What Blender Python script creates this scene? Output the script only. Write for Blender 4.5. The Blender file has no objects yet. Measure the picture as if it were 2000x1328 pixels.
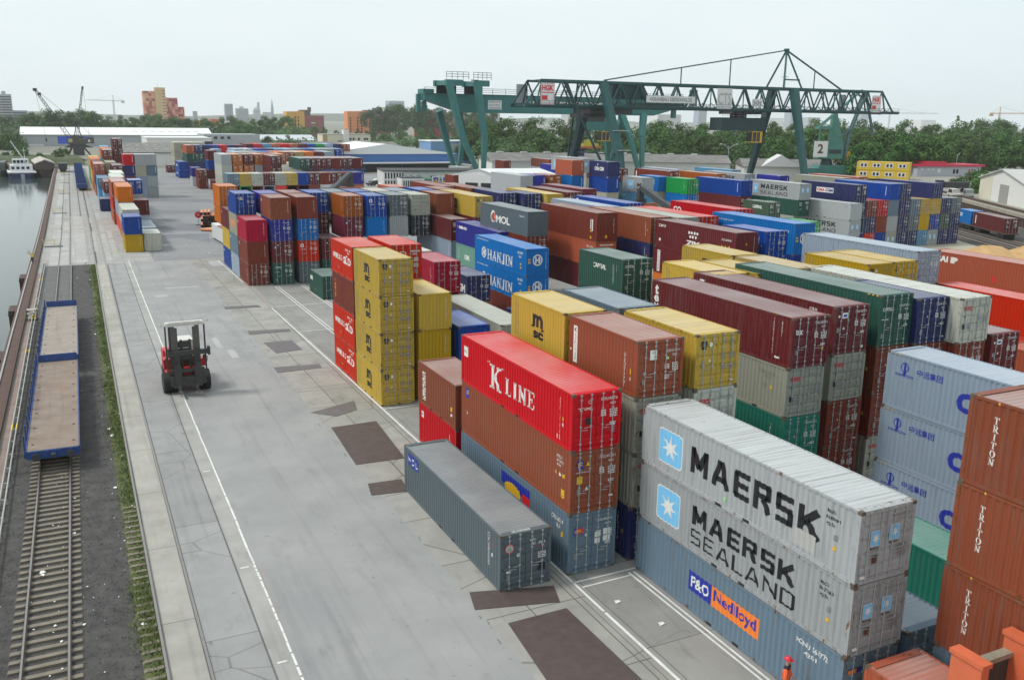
import bpy, bmesh, math, random
from mathutils import Vector, Matrix
random.seed(7)
SC = bpy.context.scene
COL = SC.collection
R = math.radians
PI = math.pi

# ------------------------------------------------------------------ helpers
def tag(o, label=None, cat=None, group=None, kind=None):
    if label: o['label'] = label
    if cat: o['category'] = cat
    if group: o['group'] = group
    if kind: o['kind'] = kind
    return o

def empty(name, loc=(0, 0, 0), rz=0.0, label=None, cat=None, group=None, kind=None):
    o = bpy.data.objects.new(name, None)
    COL.objects.link(o)
    o.location = loc
    o.rotation_euler = (0, 0, rz)
    o.empty_display_size = 0.3
    return tag(o, label, cat, group, kind)

def link(name, mesh, parent=None, loc=(0, 0, 0), rz=0.0):
    o = bpy.data.objects.new(name, mesh)
    COL.objects.link(o)
    o.location = loc
    o.rotation_euler = (0, 0, rz)
    if parent is not None: o.parent = parent
    return o

def copy_tree(o, parent=None):
    c = o.copy(); COL.objects.link(c)
    if parent is not None: c.parent = parent
    for ch in list(o.children): copy_tree(ch, c)
    return c

class MB:
    """collects faces for one mesh"""
    def __init__(s):
        s.v = []; s.f = []; s.m = []; s.sm = []
    def add(s, vs, fs, m=0, smooth=False):
        b = len(s.v); s.v += [tuple(x) for x in vs]
        for f in fs:
            s.f.append(tuple(b + i for i in f)); s.m.append(m); s.sm.append(smooth)
        return s
    def box(s, x0, x1, y0, y1, z0, z1, m=0):
        return s.add([(x0,y0,z0),(x1,y0,z0),(x1,y1,z0),(x0,y1,z0),(x0,y0,z1),(x1,y0,z1),(x1,y1,z1),(x0,y1,z1)],
                     [(3,2,1,0),(4,5,6,7),(0,1,5,4),(1,2,6,5),(2,3,7,6),(3,0,4,7)], m)
    def bar(s, p, q, w, h=None, m=0, up=(0,0,1), w2=None, h2=None):
        p = Vector(p); q = Vector(q); d = (q-p).normalized(); up = Vector(up)
        if abs(d.dot(up)) > .98: up = Vector((1,0,0)) if abs(d.x) < .9 else Vector((0,1,0))
        h = w if h is None else h
        w2 = w if w2 is None else w2; h2 = h if h2 is None else h2
        a = d.cross(up).normalized(); b = a.cross(d)
        vs = []
        for (c, ww, hh) in ((p, w, h), (q, w2, h2)):
            for i, j in ((-1,-1),(1,-1),(1,1),(-1,1)): vs.append(c + a*(i*ww/2) + b*(j*hh/2))
        return s.add(vs, [(0,1,2,3),(7,6,5,4),(0,4,5,1),(1,5,6,2),(2,6,7,3),(3,7,4,0)], m)
    def tube(s, p, q, r, n=8, m=0, r2=None, caps=True):
        p = Vector(p); q = Vector(q); d = (q-p).normalized()
        up = Vector((0,0,1)) if abs(d.z) < .95 else Vector((1,0,0))
        a = d.cross(up).normalized(); b = a.cross(d); r2 = r if r2 is None else r2
        vs = []
        for k in range(n):
            t = 2*PI*k/n; e = a*math.cos(t) + b*math.sin(t)
            vs.append(p+e*r); vs.append(q+e*r2)
        s.add(vs, [(2*k, 2*k+1, (2*k+3) % (2*n), (2*k+2) % (2*n)) for k in range(n)], m, True)
        if caps:
            s.add([vs[2*k] for k in range(n)], [tuple(range(n))], m)
            s.add([vs[2*k+1] for k in range(n)], [tuple(range(n-1,-1,-1))], m)
        return s
    def path(s, pts, r, n=6, m=0):
        for a, b in zip(pts, pts[1:]): s.tube(a, b, r, n, m)
        return s
    def prism(s, poly, axis, a, b, m=0):
        """poly: 2D outline; axis x: poly=(y,z); y: (x,z); z: (x,y)"""
        n = len(poly)
        def P(p, t): return (t,p[0],p[1]) if axis == 'x' else (p[0],t,p[1]) if axis == 'y' else (p[0],p[1],t)
        vs = [P(p, a) for p in poly] + [P(p, b) for p in poly]
        fs = [tuple(range(n)), tuple(range(2*n-1, n-1, -1))] + [(i, i+n, (i+1) % n + n, (i+1) % n) for i in range(n)]
        return s.add(vs, fs, m)
    def ico(s, c, r, m=0, sub=1, sq=(1,1,1), jit=0.0, smooth=True):
        bm = bmesh.new(); bmesh.ops.create_icosphere(bm, subdivisions=sub, radius=1)
        vs = [(c[0]+v.co.x*r*sq[0]*(1+random.uniform(-jit,jit)), c[1]+v.co.y*r*sq[1]*(1+random.uniform(-jit,jit)), c[2]+v.co.z*r*sq[2]*(1+random.uniform(-jit,jit))) for v in bm.verts]
        fs = [tuple(v.index for v in f.verts) for f in bm.faces]; bm.free()
        return s.add(vs, fs, m, smooth)
    def mesh(s, name, mats=None, fix=True):
        me = bpy.data.meshes.new(name); me.from_pydata(s.v, [], s.f)
        me.polygons.foreach_set('material_index', s.m); me.polygons.foreach_set('use_smooth', s.sm)
        if fix:
            bm = bmesh.new(); bm.from_mesh(me); bmesh.ops.recalc_face_normals(bm, faces=bm.faces); bm.to_mesh(me); bm.free()
        for m in (mats or []): me.materials.append(m)
        me.update()
        return me
    def build(s, name, mats=None, parent=None, loc=(0,0,0), rz=0.0, fix=True):
        if mats is not None and not isinstance(mats, (list, tuple)): mats = [mats]
        return link(name, s.mesh(name, mats, fix), parent, loc, rz)

# ------------------------------------------------------------------ materials
def newmat(name):
    m = bpy.data.materials.new(name); m.use_nodes = True
    nt = m.node_tree; b = nt.nodes['Principled BSDF']
    return m, nt, b
def N(nt, t, **kw):
    n = nt.nodes.new(t)
    for k, v in kw.items():
        if k in n.inputs: n.inputs[k].default_value = v
        else: setattr(n, k, v)
    return n
def L(nt, a, b): nt.links.new(a, b)
def mixc(nt, fac, a, b, blend='MIX'):
    n = nt.nodes.new('ShaderNodeMix'); n.data_type = 'RGBA'; n.blend_type = blend
    for s, v in ((0, fac), (6, a), (7, b)):
        if hasattr(v, 'is_output'): nt.links.new(v, n.inputs[s])
        else: n.inputs[s].default_value = v if s == 0 or len(v) == 4 else (*v, 1)
    return n.outputs[2]
def ramp(nt, fac, stops):
    n = nt.nodes.new('ShaderNodeValToRGB'); e = n.color_ramp.elements
    while len(e) < len(stops): e.new(.5)
    for i, (p, c) in enumerate(stops):
        e[i].position = p; e[i].color = c if len(c) == 4 else (*c, 1)
    nt.links.new(fac, n.inputs[0]); return n.outputs[0]
def mth(nt, op, a, b=0.0, c=None):
    n = nt.nodes.new('ShaderNodeMath'); n.operation = op
    for i, v in enumerate((a, b) if c is None else (a, b, c)):
        if hasattr(v, 'is_output'): nt.links.new(v, n.inputs[i])
        else: n.inputs[i].default_value = v
    return n.outputs[0]
def coords(nt, scale=(1,1,1), rnd=False, kind='Object'):
    tc = nt.nodes.new('ShaderNodeTexCoord'); mp = nt.nodes.new('ShaderNodeMapping')
    mp.inputs['Scale'].default_value = scale
    src = tc.outputs[kind]
    if kind == 'World':
        src = None
    if rnd:
        oi = nt.nodes.new('ShaderNodeObjectInfo'); va = nt.nodes.new('ShaderNodeVectorMath'); va.operation = 'ADD'
        cb = nt.nodes.new('ShaderNodeCombineXYZ'); k = mth(nt, 'MULTIPLY', oi.outputs['Random'], 137.0)
        for i in range(3): nt.links.new(k, cb.inputs[i])
        nt.links.new(src, va.inputs[0]); nt.links.new(cb.outputs[0], va.inputs[1]); src = va.outputs[0]
    nt.links.new(src, mp.inputs[0]); return mp.outputs[0]
def gpos(nt, scale=(1,1,1)):
    g = nt.nodes.new('ShaderNodeNewGeometry'); mp = nt.nodes.new('ShaderNodeMapping'); mp.inputs['Scale'].default_value = scale
    nt.links.new(g.outputs['Position'], mp.inputs[0]); return mp.outputs[0]
def noise(nt, vec, scale, detail=3.0, rough=.55):
    n = N(nt, 'ShaderNodeTexNoise', Scale=scale, Detail=detail, Roughness=rough); nt.links.new(vec, n.inputs['Vector']); return n.outputs[0]

_pl = {}
def plain(name, col, rough=.6, metal=0.0, vary=.12, scale=3.0):
    """simple painted or bare surface with a little uneven wear"""
    if name in _pl: return _pl[name]
    m, nt, b = newmat(name); v = coords(nt, rnd=True); n = noise(nt, v, scale, 4)
    lo = tuple(c*(1-vary) for c in col); hi = tuple(min(1, c*(1+vary)) for c in col)
    c = mixc(nt, n, lo, hi); L(nt, c, b.inputs['Base Color'])
    b.inputs['Roughness'].default_value = rough; b.inputs['Metallic'].default_value = metal
    _pl[name] = m; return m

def paintmat(name, fade=0.0, dirt=.35, rough=.42, streak=(5,5,.5), rustk=1.0):
    """weathered paint: colour and wear come from the object (colour rgb, alpha = wear)"""
    m, nt, b = newmat(name); oi = nt.nodes.new('ShaderNodeObjectInfo'); base = oi.outputs['Color']
    v = coords(nt, rnd=True)
    big = noise(nt, v, .35, 3); base = mixc(nt, mth(nt, 'MULTIPLY', big, .35+fade*.5), base, (.55,.55,.53), 'MIX') if fade else mixc(nt, mth(nt, 'MULTIPLY', big, .03), base, (.4,.4,.4))
    vs = coords(nt, streak, rnd=True); st = noise(nt, vs, 1.0, 5, .6)
    stm = ramp(nt, st, [(.50,(0,0,0)), (.74,(1,1,1))])
    wear = oi.outputs['Alpha']
    base = mixc(nt, mth(nt, 'MULTIPLY', mth(nt, 'MULTIPLY', stm, dirt), mth(nt, 'ADD', wear, .25)), base, (.16,.145,.125))
    dn = noise(nt, v, 26, 2); base = mixc(nt, mth(nt, 'MULTIPLY', dn, .10), base, (.09,.08,.07))
    rn = noise(nt, coords(nt, (2.6,2.6,.9), rnd=True), 1.0, 9, .74); thr = mth(nt, 'SUBTRACT', .82, mth(nt, 'MULTIPLY', wear, .20*rustk))
    rmask = mth(nt, 'MULTIPLY', mth(nt, 'SUBTRACT', rn, thr), 14.0); cl = nt.nodes.new('ShaderNodeClamp'); L(nt, rmask, cl.inputs[0])
    rc = ramp(nt, noise(nt, v, 9, 4), [(.3,(.085,.035,.018)), (.7,(.24,.105,.04))])
    base = mixc(nt, cl.outputs[0], base, rc)
    hs = nt.nodes.new('ShaderNodeHueSaturation'); hs.inputs['Saturation'].default_value = 1.12; hs.inputs['Value'].default_value = .86 if not fade else 1.0; L(nt, base, hs.inputs['Color']); L(nt, hs.outputs[0], b.inputs['Base Color']); b.inputs['Specular IOR Level'].default_value = .28 if not fade else .5
    L(nt, mth(nt, 'ADD', rough, mth(nt, 'MULTIPLY', cl.outputs[0], .4)), b.inputs['Roughness'])
    return m
M_PAINT = paintmat('container_paint')
M_ROOF = paintmat('roof_paint', fade=.38, dirt=.55, rough=.30, streak=(.25,9,1))
M_FRAME = paintmat('frame_paint', dirt=.6, rough=.5, streak=(6,6,1.2), rustk=1.45)
M_CAST = plain('casting_steel', (.13,.10,.075), .7, .3, .4, 9)
M_GALV = plain('galvanised_bar', (.42,.43,.43), .45, .3, .15, 8)
M_BLACK = plain('black_rubber', (.018,.018,.02), .7)
M_DARK = plain('dark_steel', (.045,.047,.05), .6, .2, .3)
M_GLASS, _nt, _b = newmat('window_glass'); _b.inputs['Base Color'].default_value = (.02,.026,.032,1); _b.inputs['Roughness'].default_value = .08
C_INK = {'w': (.74,.74,.70), 'k': (.012,.013,.016), 'b': (.02,.035,.33), 'r': (.62,.02,.03), 'y': (.72,.42,.02), 'lb': (.20,.52,.80), 'o': (.85,.22,.03), 'g': (.05,.22,.10), 'db': (.02,.02,.16), 'n': (.42,.42,.40), 'gr': (.22,.22,.22), 'lg': (.30,.75,.22)}
INK = {k: plain('ink_'+k, v, .5, 0, .06, 6) for k, v in C_INK.items()}

# ------------------------------------------------------------------ lettering
_tx = {}
def text2d(s, bold=0.0):
    """flat outline of a word in Blender's built-in typeface: verts (u,v) and faces, box 0..w, 0..h"""
    k = (s, bold)
    if k in _tx: return _tx[k]
    cu = bpy.data.curves.new('t', 'FONT'); cu.body = s; cu.size = 1; cu.offset = bold; cu.resolution_u = 3; cu.fill_mode = 'BOTH'
    o = bpy.data.objects.new('t', cu); COL.objects.link(o); bpy.context.view_layer.update()
    me = bpy.data.meshes.new_from_object(o.evaluated_get(bpy.context.evaluated_depsgraph_get()))
    vs = [(v.co.x, v.co.y) for v in me.vertices]; fs = [tuple(p.vertices) for p in me.polygons]
    bpy.data.objects.remove(o); bpy.data.curves.remove(cu); bpy.data.meshes.remove(me)
    x0 = min(v[0] for v in vs); x1 = max(v[0] for v in vs); y0 = min(v[1] for v in vs); y1 = max(v[1] for v in vs)
    vs = [((v[0]-x0)/(x1-x0), (v[1]-y0)/(y1-y0)) for v in vs]
    _tx[k] = (vs, fs, (x1-x0)/(y1-y0)); return _tx[k]

def seg(p, q, w):
    dx, dy = q[0]-p[0], q[1]-p[1]; l = math.hypot(dx, dy); nx, ny = -dy/l*w/2, dx/l*w/2
    return [(p[0]+nx,p[1]+ny),(p[0]-nx,p[1]-ny),(q[0]-nx,q[1]-ny),(q[0]+nx,q[1]+ny)]
def rct(a, b, c, d): return [(a,c),(b,c),(b,d),(a,d)]
def arcq(cx, cy, rx, ry, a0, a1, w, n=10, wy=None):
    o = []; wy = w if wy is None else wy
    for i in range(n):
        t0 = a0+(a1-a0)*i/n; t1 = a0+(a1-a0)*(i+1)/n
        o.append([(cx+rx*math.cos(t0),cy+ry*math.sin(t0)),(cx+(rx-w)*math.cos(t0),cy+(ry-wy)*math.sin(t0)),(cx+(rx-w)*math.cos(t1),cy+(ry-wy)*math.sin(t1)),(cx+rx*math.cos(t1),cy+ry*math.sin(t1))])
    return o
S_ = .2; T_ = .085
def sf(x, y, w=.36): return rct(x-w/2, x+w/2, y, y+T_)
SER = {
 'I': (.42, [rct(.11,.31,0,1), sf(.21,0,.42), sf(.21,1-T_,.42)]),
 'L': (.72, [rct(.1,.3,0,1), sf(.2,0,.4), sf(.2,1-T_,.4), rct(.3,.72,0,T_), rct(.62,.72,0,.3)]),
 'E': (.74, [rct(.1,.3,0,1), sf(.2,0,.4), sf(.2,1-T_,.4), rct(.3,.74,0,T_), rct(.3,.74,1-T_,1), rct(.64,.74,0,.28), rct(.64,.74,.72,1), rct(.3,.56,.47,.55), rct(.5,.58,.38,.64)]),
 'T': (.82, [rct(.31,.51,0,1), sf(.41,0,.42), rct(0,.82,1-T_,1), rct(0,.1,.7,1), rct(.72,.82,.7,1)]),
 'H': (.94, [rct(.08,.28,0,1), rct(.66,.86,0,1), sf(.18,0), sf(.18,1-T_), sf(.76,0), sf(.76,1-T_), rct(.28,.66,.46,.55)]),
 'N': (.96, [rct(.12,.22,0,1), rct(.74,.84,0,1), seg((.17,.94),(.79,.06),.2), sf(.17,0,.34), sf(.1,1-T_,.22), sf(.79,1-T_,.34)]),
 'K': (.96, [rct(.1,.3,0,1), sf(.2,0,.4), sf(.2,1-T_,.4), seg((.28,.42),(.76,.97),.1), seg((.42,.55),(.78,.04),.2), sf(.76,1-T_,.32), sf(.8,0,.36)]),
 'A': (.9, [seg((.14,.02),(.46,.98),.09), seg((.46,.98),(.74,.02),.21), rct(.26,.62,.3,.38), sf(.13,0,.28), sf(.75,0,.36)]),
 'R': (.9, [rct(.1,.3,0,1), sf(.2,0,.4), sf(.2,1-T_,.4), rct(.3,.52,1-T_,1), rct(.3,.52,.46,.54), seg((.48,.5),(.76,.04),.19), sf(.8,0,.24)] + arcq(.5,.73,.3,.27,-PI/2,PI/2,.19,8,.08)),
 'O': (.92, arcq(.46,.5,.46,.52,0,2*PI,.2,18,.08)),
 'J': (.62, [rct(.3,.5,.2,1), sf(.4,1-T_,.42)] + arcq(.22,.2,.28,.24,-PI,0,.19,8,.09) + [rct(-.02,.14,.16,.3)]),
 '"': (.3, [rct(.02,.1,.78,1), rct(.18,.26,.78,1)]), "'": (.3, [rct(.0,.08,.72,.95), rct(.14,.22,.72,.95)]), ' ': (.25, []),
 'C': (.86, arcq(.46,.5,.46,.52,.72,2*PI-.72,.2,14,.1)),
}
def bk(t):
    T2 = t*.82
    return {'M': (1.0, [rct(0,t,0,1), rct(1-t,1,0,1), seg((t*.55,.97),(.5,.24),t*1.05), seg((.5,.24),(1-t*.55,.97),t*1.05)]),
     'A': (1.0, [seg((t*.52,.0),(.46,.985),t), seg((1-t*.52,.0),(.54,.985),t), rct(.24,.76,.2,.2+T2)]),
     'E': (.82, [rct(0,t,.08,.92), rct(.05,.82,0,T2), rct(.05,.82,1-T2,1), rct(t,.76,.5-T2/2,.5+T2/2)]),
     'R': (.88, [rct(0,t,0,1), rct(t,.80,1-T2,1), rct(t,.80,.42,.42+T2), rct(.88-t,.88,.46,.95), seg((.50,.45),(.80,0),t*1.02)]),
     'S': (.84, [rct(.05,.80,0,T2), rct(.05,.80,.5-T2/2,.5+T2/2), rct(.05,.82,1-T2,1), rct(0,t,.5,.95), rct(.84-t,.84,.05,.5)]),
     'K': (.96, [rct(0,t,0,1), seg((t*.6,.40),(.82,.98),t*1.05), seg((.36,.56),(.86,.02),t*1.1)]),
     'L': (.76, [rct(0,t,0,1), rct(t,.76,0,T2)]),
     'N': (.94, [rct(0,t,0,1), rct(.94-t,.94,0,1), seg((t*.5,.97),(.94-t*.5,.03),t*1.05)]),
     'D': (.90, [rct(0,t,0,1), rct(t,.78,0,T2), rct(t,.78,1-T2,1), rct(.90-t,.90,.10,.90), seg((.74,T2*.5),(.86,.14),T2), seg((.74,1-T2*.5),(.86,.86),T2)])}
def block2d(s, t, gap=.2):
    G = bk(t); vs = []; fs = []; x = 0
    for ch in s:
        w, qs = G[ch]
        for q in qs: b = len(vs); vs += [(x+p[0], p[1]) for p in q]; fs.append(tuple(range(b, b+len(q))))
        x += w+gap
    W = x-gap
    return [(a/W, c) for a, c in vs], fs, W
def serif2d(s, gap=.1, sizes=None):
    vs = []; fs = []; x = 0
    for i, ch in enumerate(s):
        w, qs = SER[ch]; k = sizes[i] if sizes else 1
        for q in qs:
            b = len(vs); vs += [(x+p[0]*k, p[1]*k) for p in q]; fs.append(tuple(range(b, b+len(q))))
        x += (w+gap)*k
    W = x-gap; H = max(v[1] for v in vs) if vs else 1
    return [(a/W, c/H) for a, c in vs], fs, W/H
def star2d(n=7, r2=.36, rot=PI/2):
    vs = [(.5+.5*(1 if k % 2 == 0 else r2)*math.cos(rot+PI*k/n), .5+.5*(1 if k % 2 == 0 else r2)*math.sin(rot+PI*k/n)) for k in range(2*n)]
    c = len(vs); vs.append((.5,.5))
    return vs, [(c, k, (k+1) % (2*n)) for k in range(2*n)], 1
def rrect2d(r=.12, n=5):
    vs = []
    for cx, cy, a in ((1-r,1-r,0),(r,1-r,PI/2),(r,r,PI),(1-r,r,1.5*PI)):
        for i in range(n+1): vs.append((cx+r*math.cos(a+PI/2*i/n), cy+r*math.sin(a+PI/2*i/n)))
    return vs, [tuple(range(len(vs)))], 1
def disc2d(n=20): return [(.5+.5*math.cos(2*PI*k/n), .5+.5*math.sin(2*PI*k/n)) for k in range(n)], [tuple(range(n))], 1
def ring2d(w=.12, n=24):
    q = arcq(.5,.5,.5,.5,0,2*PI,w,n); vs = []; fs = []
    for p in q:
        b = len(vs); vs += p; fs.append((b,b+1,b+2,b+3))
    return vs, fs, 1
RECT2D = ([(0,0),(1,0),(1,1),(0,1)], [(0,1,2,3)], 1)
TRI2D = ([(0,0),(1,0),(.5,1)], [(0,1,2)], 1)
def shape2d(kind, s='', bold=0.0):
    if kind == 't': return text2d(s, bold)
    if kind == 's': return serif2d(s)
    if kind == 'bk': return block2d(s, bold)
    if kind == 'star': return star2d()
    if kind == 'rr': return rrect2d()
    if kind == 'disc': return disc2d()
    if kind == 'ring': return ring2d()
    if kind == 'tri': return TRI2D
    return RECT2D
# ------------------------------------------------------------------ shipping containers
W = 2.438; L20 = 6.058; L40 = 12.192; HS = 2.591; HC = 2.896
PER = .278
def prof_pts(s0, s1, per=PER, deep=.036):
    """trapezoid corrugation: list of (s, depth) from s0 to s1"""
    n = max(1, round((s1-s0-.07)/per)); per = (s1-s0)/(n+.26); a = per*.26; b = per*.24
    pts = []; s = s0
    for i in range(n):
        pts += [(s,0),(s+a,0),(s+a+b,deep),(s+2*a+b,deep)]; s += per
    pts += [(s,0),(s1,0)]
    return pts
def prof_at(pts, s):
    if s <= pts[0][0]: return pts[0][1]
    for (a, d), (b, e) in zip(pts, pts[1:]):
        if s <= b: return d+(e-d)*(s-a)/max(1e-6, b-a)
    return pts[-1][1]
def sheet(mb, pts, fn, m=0):
    vs = []
    for s, d in pts: vs += [fn(s, d, 0), fn(s, d, 1)]
    mb.add(vs, [(2*i, 2*i+2, 2*i+3, 2*i+1) for i in range(len(pts)-1)], m)

_cm = {}
def side_pts(Ln): return prof_pts(.15, Ln-.15)
def cmesh(Ln, H, end, part):
    """meshes shared by all containers of one kind. local: x 0..W, y 0 (near) .. Ln, z 0..H; doors at y=0 for end 'd', at y=Ln for 'b'"""
    k = (Ln, H, end, part)
    if k in _cm: return _cm[k]
    mb = MB(); mats = [M_PAINT]
    dy = 0 if end == 'd' else Ln; sg = 1 if end == 'd' else -1      # door plane and inward direction
    by = Ln-dy
    if part in ('body', 'far'):
        sp = side_pts(Ln)
        sheet(mb, sp, lambda s, d, t: (.012+d, Ln-s, .15 if t == 0 else H-.09))
        sheet(mb, sp, lambda s, d, t: (W-.012-d, Ln-s, .15 if t == 0 else H-.09))
        sheet(mb, prof_pts(.13, W-.13, .25, .045), lambda s, d, t: (s, by-sg*(.015+d), .15 if t == 0 else H-.09))
        mb.box(.08, W-.08, .08, Ln-.08, .10, .15)                    # floor
    if part == 'roof' or part == 'far':
        rp = prof_pts(.16, Ln-.16, .235, .022)
        if part == 'far': rp = [(.1, 0), (Ln-.1, 0)]
        sheet(mb, rp, lambda s, d, t: (.06 if t == 0 else W-.06, s, H-.012-d), 1 if part == 'far' else 0)
        if part == 'roof': mats = [M_ROOF]
    if part in ('frame', 'far'):
        m = 2 if part == 'far' else 0
        for x in (0, W-.15):
            for y in (0, Ln-.15): mb.box(x, x+.15, y, y+.15, .118, H-.118, m)
        for x in (.003, W-.063):
            mb.box(x, x+.06, .15, Ln-.15, 0.02, .16, m); mb.box(x, x+.06, .15, Ln-.15, H-.10, H-.004, m)
        for y in (.003, Ln-.103):
            mb.box(.15, W-.15, y, y+.10, 0.03, .15, m); mb.box(.15, W-.15, y, y+.10, H-.12, H-.004, m)
            mb.box(.15, W-.15, y+.001 if y < 1 else y-.2, y+.3 if y < 1 else y+.099, H-.008, H-.001, m)
        for x in (-.003, W-.175):
            for y in (-.004, Ln-.158):
                for z in (0, H-.118): mb.box(x, x+.178, y, y+.162, z+.001, z+.118, 3 if part == 'far' else 1)
        if part == 'frame':
            for yy in (Ln/2-1.0, Ln/2+.64): mb.box(.001, .004, yy, yy+.36, .03, .145, 2)   # fork pockets
        mats = [M_FRAME, M_CAST, M_BLACK]
    if part in ('door_l', 'door_r', 'far'):
        m = 0
        for side in ((0,) if part == 'door_l' else (1,) if part == 'door_r' else (0, 1)):
            x0 = .155 if side == 0 else W/2+.012; x1 = W/2-.012 if side == 0 else W-.155
            z0, z1 = .155, H-.125
            # pressed panel: horizontal ribs
            nb = 5; zz = [(z0, .06)]
            for i in range(nb):
                a = z0+(z1-z0)*i/nb; b = z0+(z1-z0)*(i+1)/nb
                zz += [(a+.05, .06), (a+.09, .028), (b-.09, .028), (b-.05, .06)]
            zz.append((z1, .06))
            vs = []
            for z, d in zz: vs += [(x0+.04, dy+sg*d, z), (x1-.04, dy+sg*d, z)]
            mb.add(vs, [(2*i, 2*i+1, 2*i+3, 2*i+2) for i in range(len(zz)-1)], m)
            mb.box(x0, x0+.045, min(dy+sg*.02, dy+sg*.07), max(dy+sg*.02, dy+sg*.07), z0, z1, m)
            mb.box(x1-.045, x1, min(dy+sg*.02, dy+sg*.07), max(dy+sg*.02, dy+sg*.07), z0, z1, m)
            mb.box(x0+.045, x1-.045, min(dy+sg*.021, dy+sg*.07), max(dy+sg*.021, dy+sg*.07), z0, z0+.05, m)
            mb.box(x0+.045, x1-.045, min(dy+sg*.021, dy+sg*.07), max(dy+sg*.021, dy+sg*.07), z1-.05, z1, m)
            for zh in (.35, .95, 1.6, H-.4): mb.box((x0-.05) if side == 0 else x1-.02, (x0+.02) if side == 0 else x1+.05, min(dy+sg*.0, dy+sg*.03), max(dy+sg*.0, dy+sg*.03), zh, zh+.1, m)
            if part == 'far':
                for fx in (.26, .74): mb.tube((x0+(x1-x0)*fx, dy-sg*.012, .06), (x0+(x1-x0)*fx, dy-sg*.012, H-.04), .022, 5, 3)
                for fx, z in ((.3,1.05),(.3,1.25)): mb.box(x0+.12, x0+.46, min(dy-sg*.01,dy-sg*.035), max(dy-sg*.01,dy-sg*.035), z, z+.035, 3)
    if part.startswith('bar'):
        i = int(part[3:]); side = i//2; fx = (.26, .74)[i % 2]
        x0 = .155 if side == 0 else W/2+.012; x1 = W/2-.012 if side == 0 else W-.155; x = x0+(x1-x0)*fx
        mb.tube((x, dy-sg*.012, .05), (x, dy-sg*.012, H-.03), .0195, 6)
        for z in (.06, .32, H*.42, H*.7, H-.3, H-.1): mb.box(x-.05, x+.05, min(dy-sg*.03, dy+sg*.03), max(dy-sg*.03, dy+sg*.03), z, z+.06)
        mb.bar((x, dy-sg*.04, .98+.12*(i % 2)), (x+(.34 if i % 2 == 0 else -.34), dy-sg*.035, .95+.12*(i % 2)), .035, .02)
        mats = [M_GALV]
    if part == 'far': mats = [M_PAINT, M_ROOF, M_FRAME, M_GALV]
    me = mb.mesh('container_'+part, mats, True)
    if part == 'far' or part == 'body':
        pass
    _cm[k] = me
    return me

def decal_mesh(items, Ln, H, conform=True):
    """items on the left side or an end, joined to one mesh. item = (kind, string, bold, u0, u1, z0, z1, ink, face)"""
    mb = MB(); mats = []; n = 0
    sp = side_pts(Ln)
    ep = prof_pts(.13, W-.13, .25, .045)
    for it in items:
        kind, s, bold, u0, u1, z0, z1, ink, face = it
        n += 1
        if ink not in mats: mats.append(ink)
        mi = mats.index(ink)
        if kind == 'vt':                                              # word set downwards, letter by letter
            k = len(s); st = (z1-z0)/k
            for i, ch in enumerate(s):
                if ch == ' ': continue
                vs, fs, asp = (serif2d(ch) if bold < 0 else text2d(ch, bold)); h = st*.86; w = min(u1-u0, h*asp)
                _put(mb, vs, fs, (u0+u1)/2-w/2, (u0+u1)/2+w/2, z1-st*i-h, z1-st*i, mi, face, n, sp, ep, Ln, H, conform)
            continue
        vs, fs, asp = serif2d(s) if kind == 's' else shape2d(kind, s, bold)
        if kind == 'vr':                                              # word turned a quarter to read downwards
            vs, fs, asp = text2d(s, bold); vs = [(b, 1-a) for a, b in vs]
        if u1 is None: u1 = u0+(z1-z0)*asp
        _put(mb, vs, fs, u0, u1, z0, z1, mi, face, n, sp, ep, Ln, H, conform)
    return mb.mesh('lettering', [INK[i] for i in mats], False)
def _put(mb, vs, fs, u0, u1, z0, z1, mi, face, n, sp, ep, Ln, H, conform):
    P = [(u0+(u1-u0)*a, z0+(z1-z0)*b) for a, b in vs]; off = .0025+.0012*n
    kindstag = False
    pts = sp if face == 'L' else ep
    if conform and face in 'LN' and (face == 'L' or conform == 2):
        bm = bmesh.new(); bv = [bm.verts.new((a, 0, b)) for a, b in P]
        for f in fs:
            try: bm.faces.new([bv[i] for i in f])
            except ValueError: pass
        for s, d in pts:
            if u0 < s < u1: bmesh.ops.bisect_plane(bm, geom=bm.verts[:]+bm.edges[:]+bm.faces[:], plane_co=(s,0,0), plane_no=(1,0,0), dist=1e-5)
        bm.verts.index_update()
        P = [(v.co.x, v.co.z) for v in bm.verts]; fs = [tuple(v.index for v in f.verts) for f in bm.faces]; bm.free()
        D = [prof_at(pts, a) for a, b in P]
    else: D = [0]*len(P)
    if kindstag: D = [d+0 for d in D]
    if face == 'L': V = [(.012+d-off, Ln-a, b) for (a, b), d in zip(P, D)]
    elif face == 'N': V = [(a, (.015+d if conform == 2 else .018)-off, b) for (a, b), d in zip(P, D)]
    else: V = [(a, b, H-.001+off*.3) for a, b in P]                   # roof: u = x, z = y
    # small stagger keeps overlapping strokes apart
    if len(fs) < 60 and not conform: pass
    mb.add(V, fs, mi)

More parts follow.
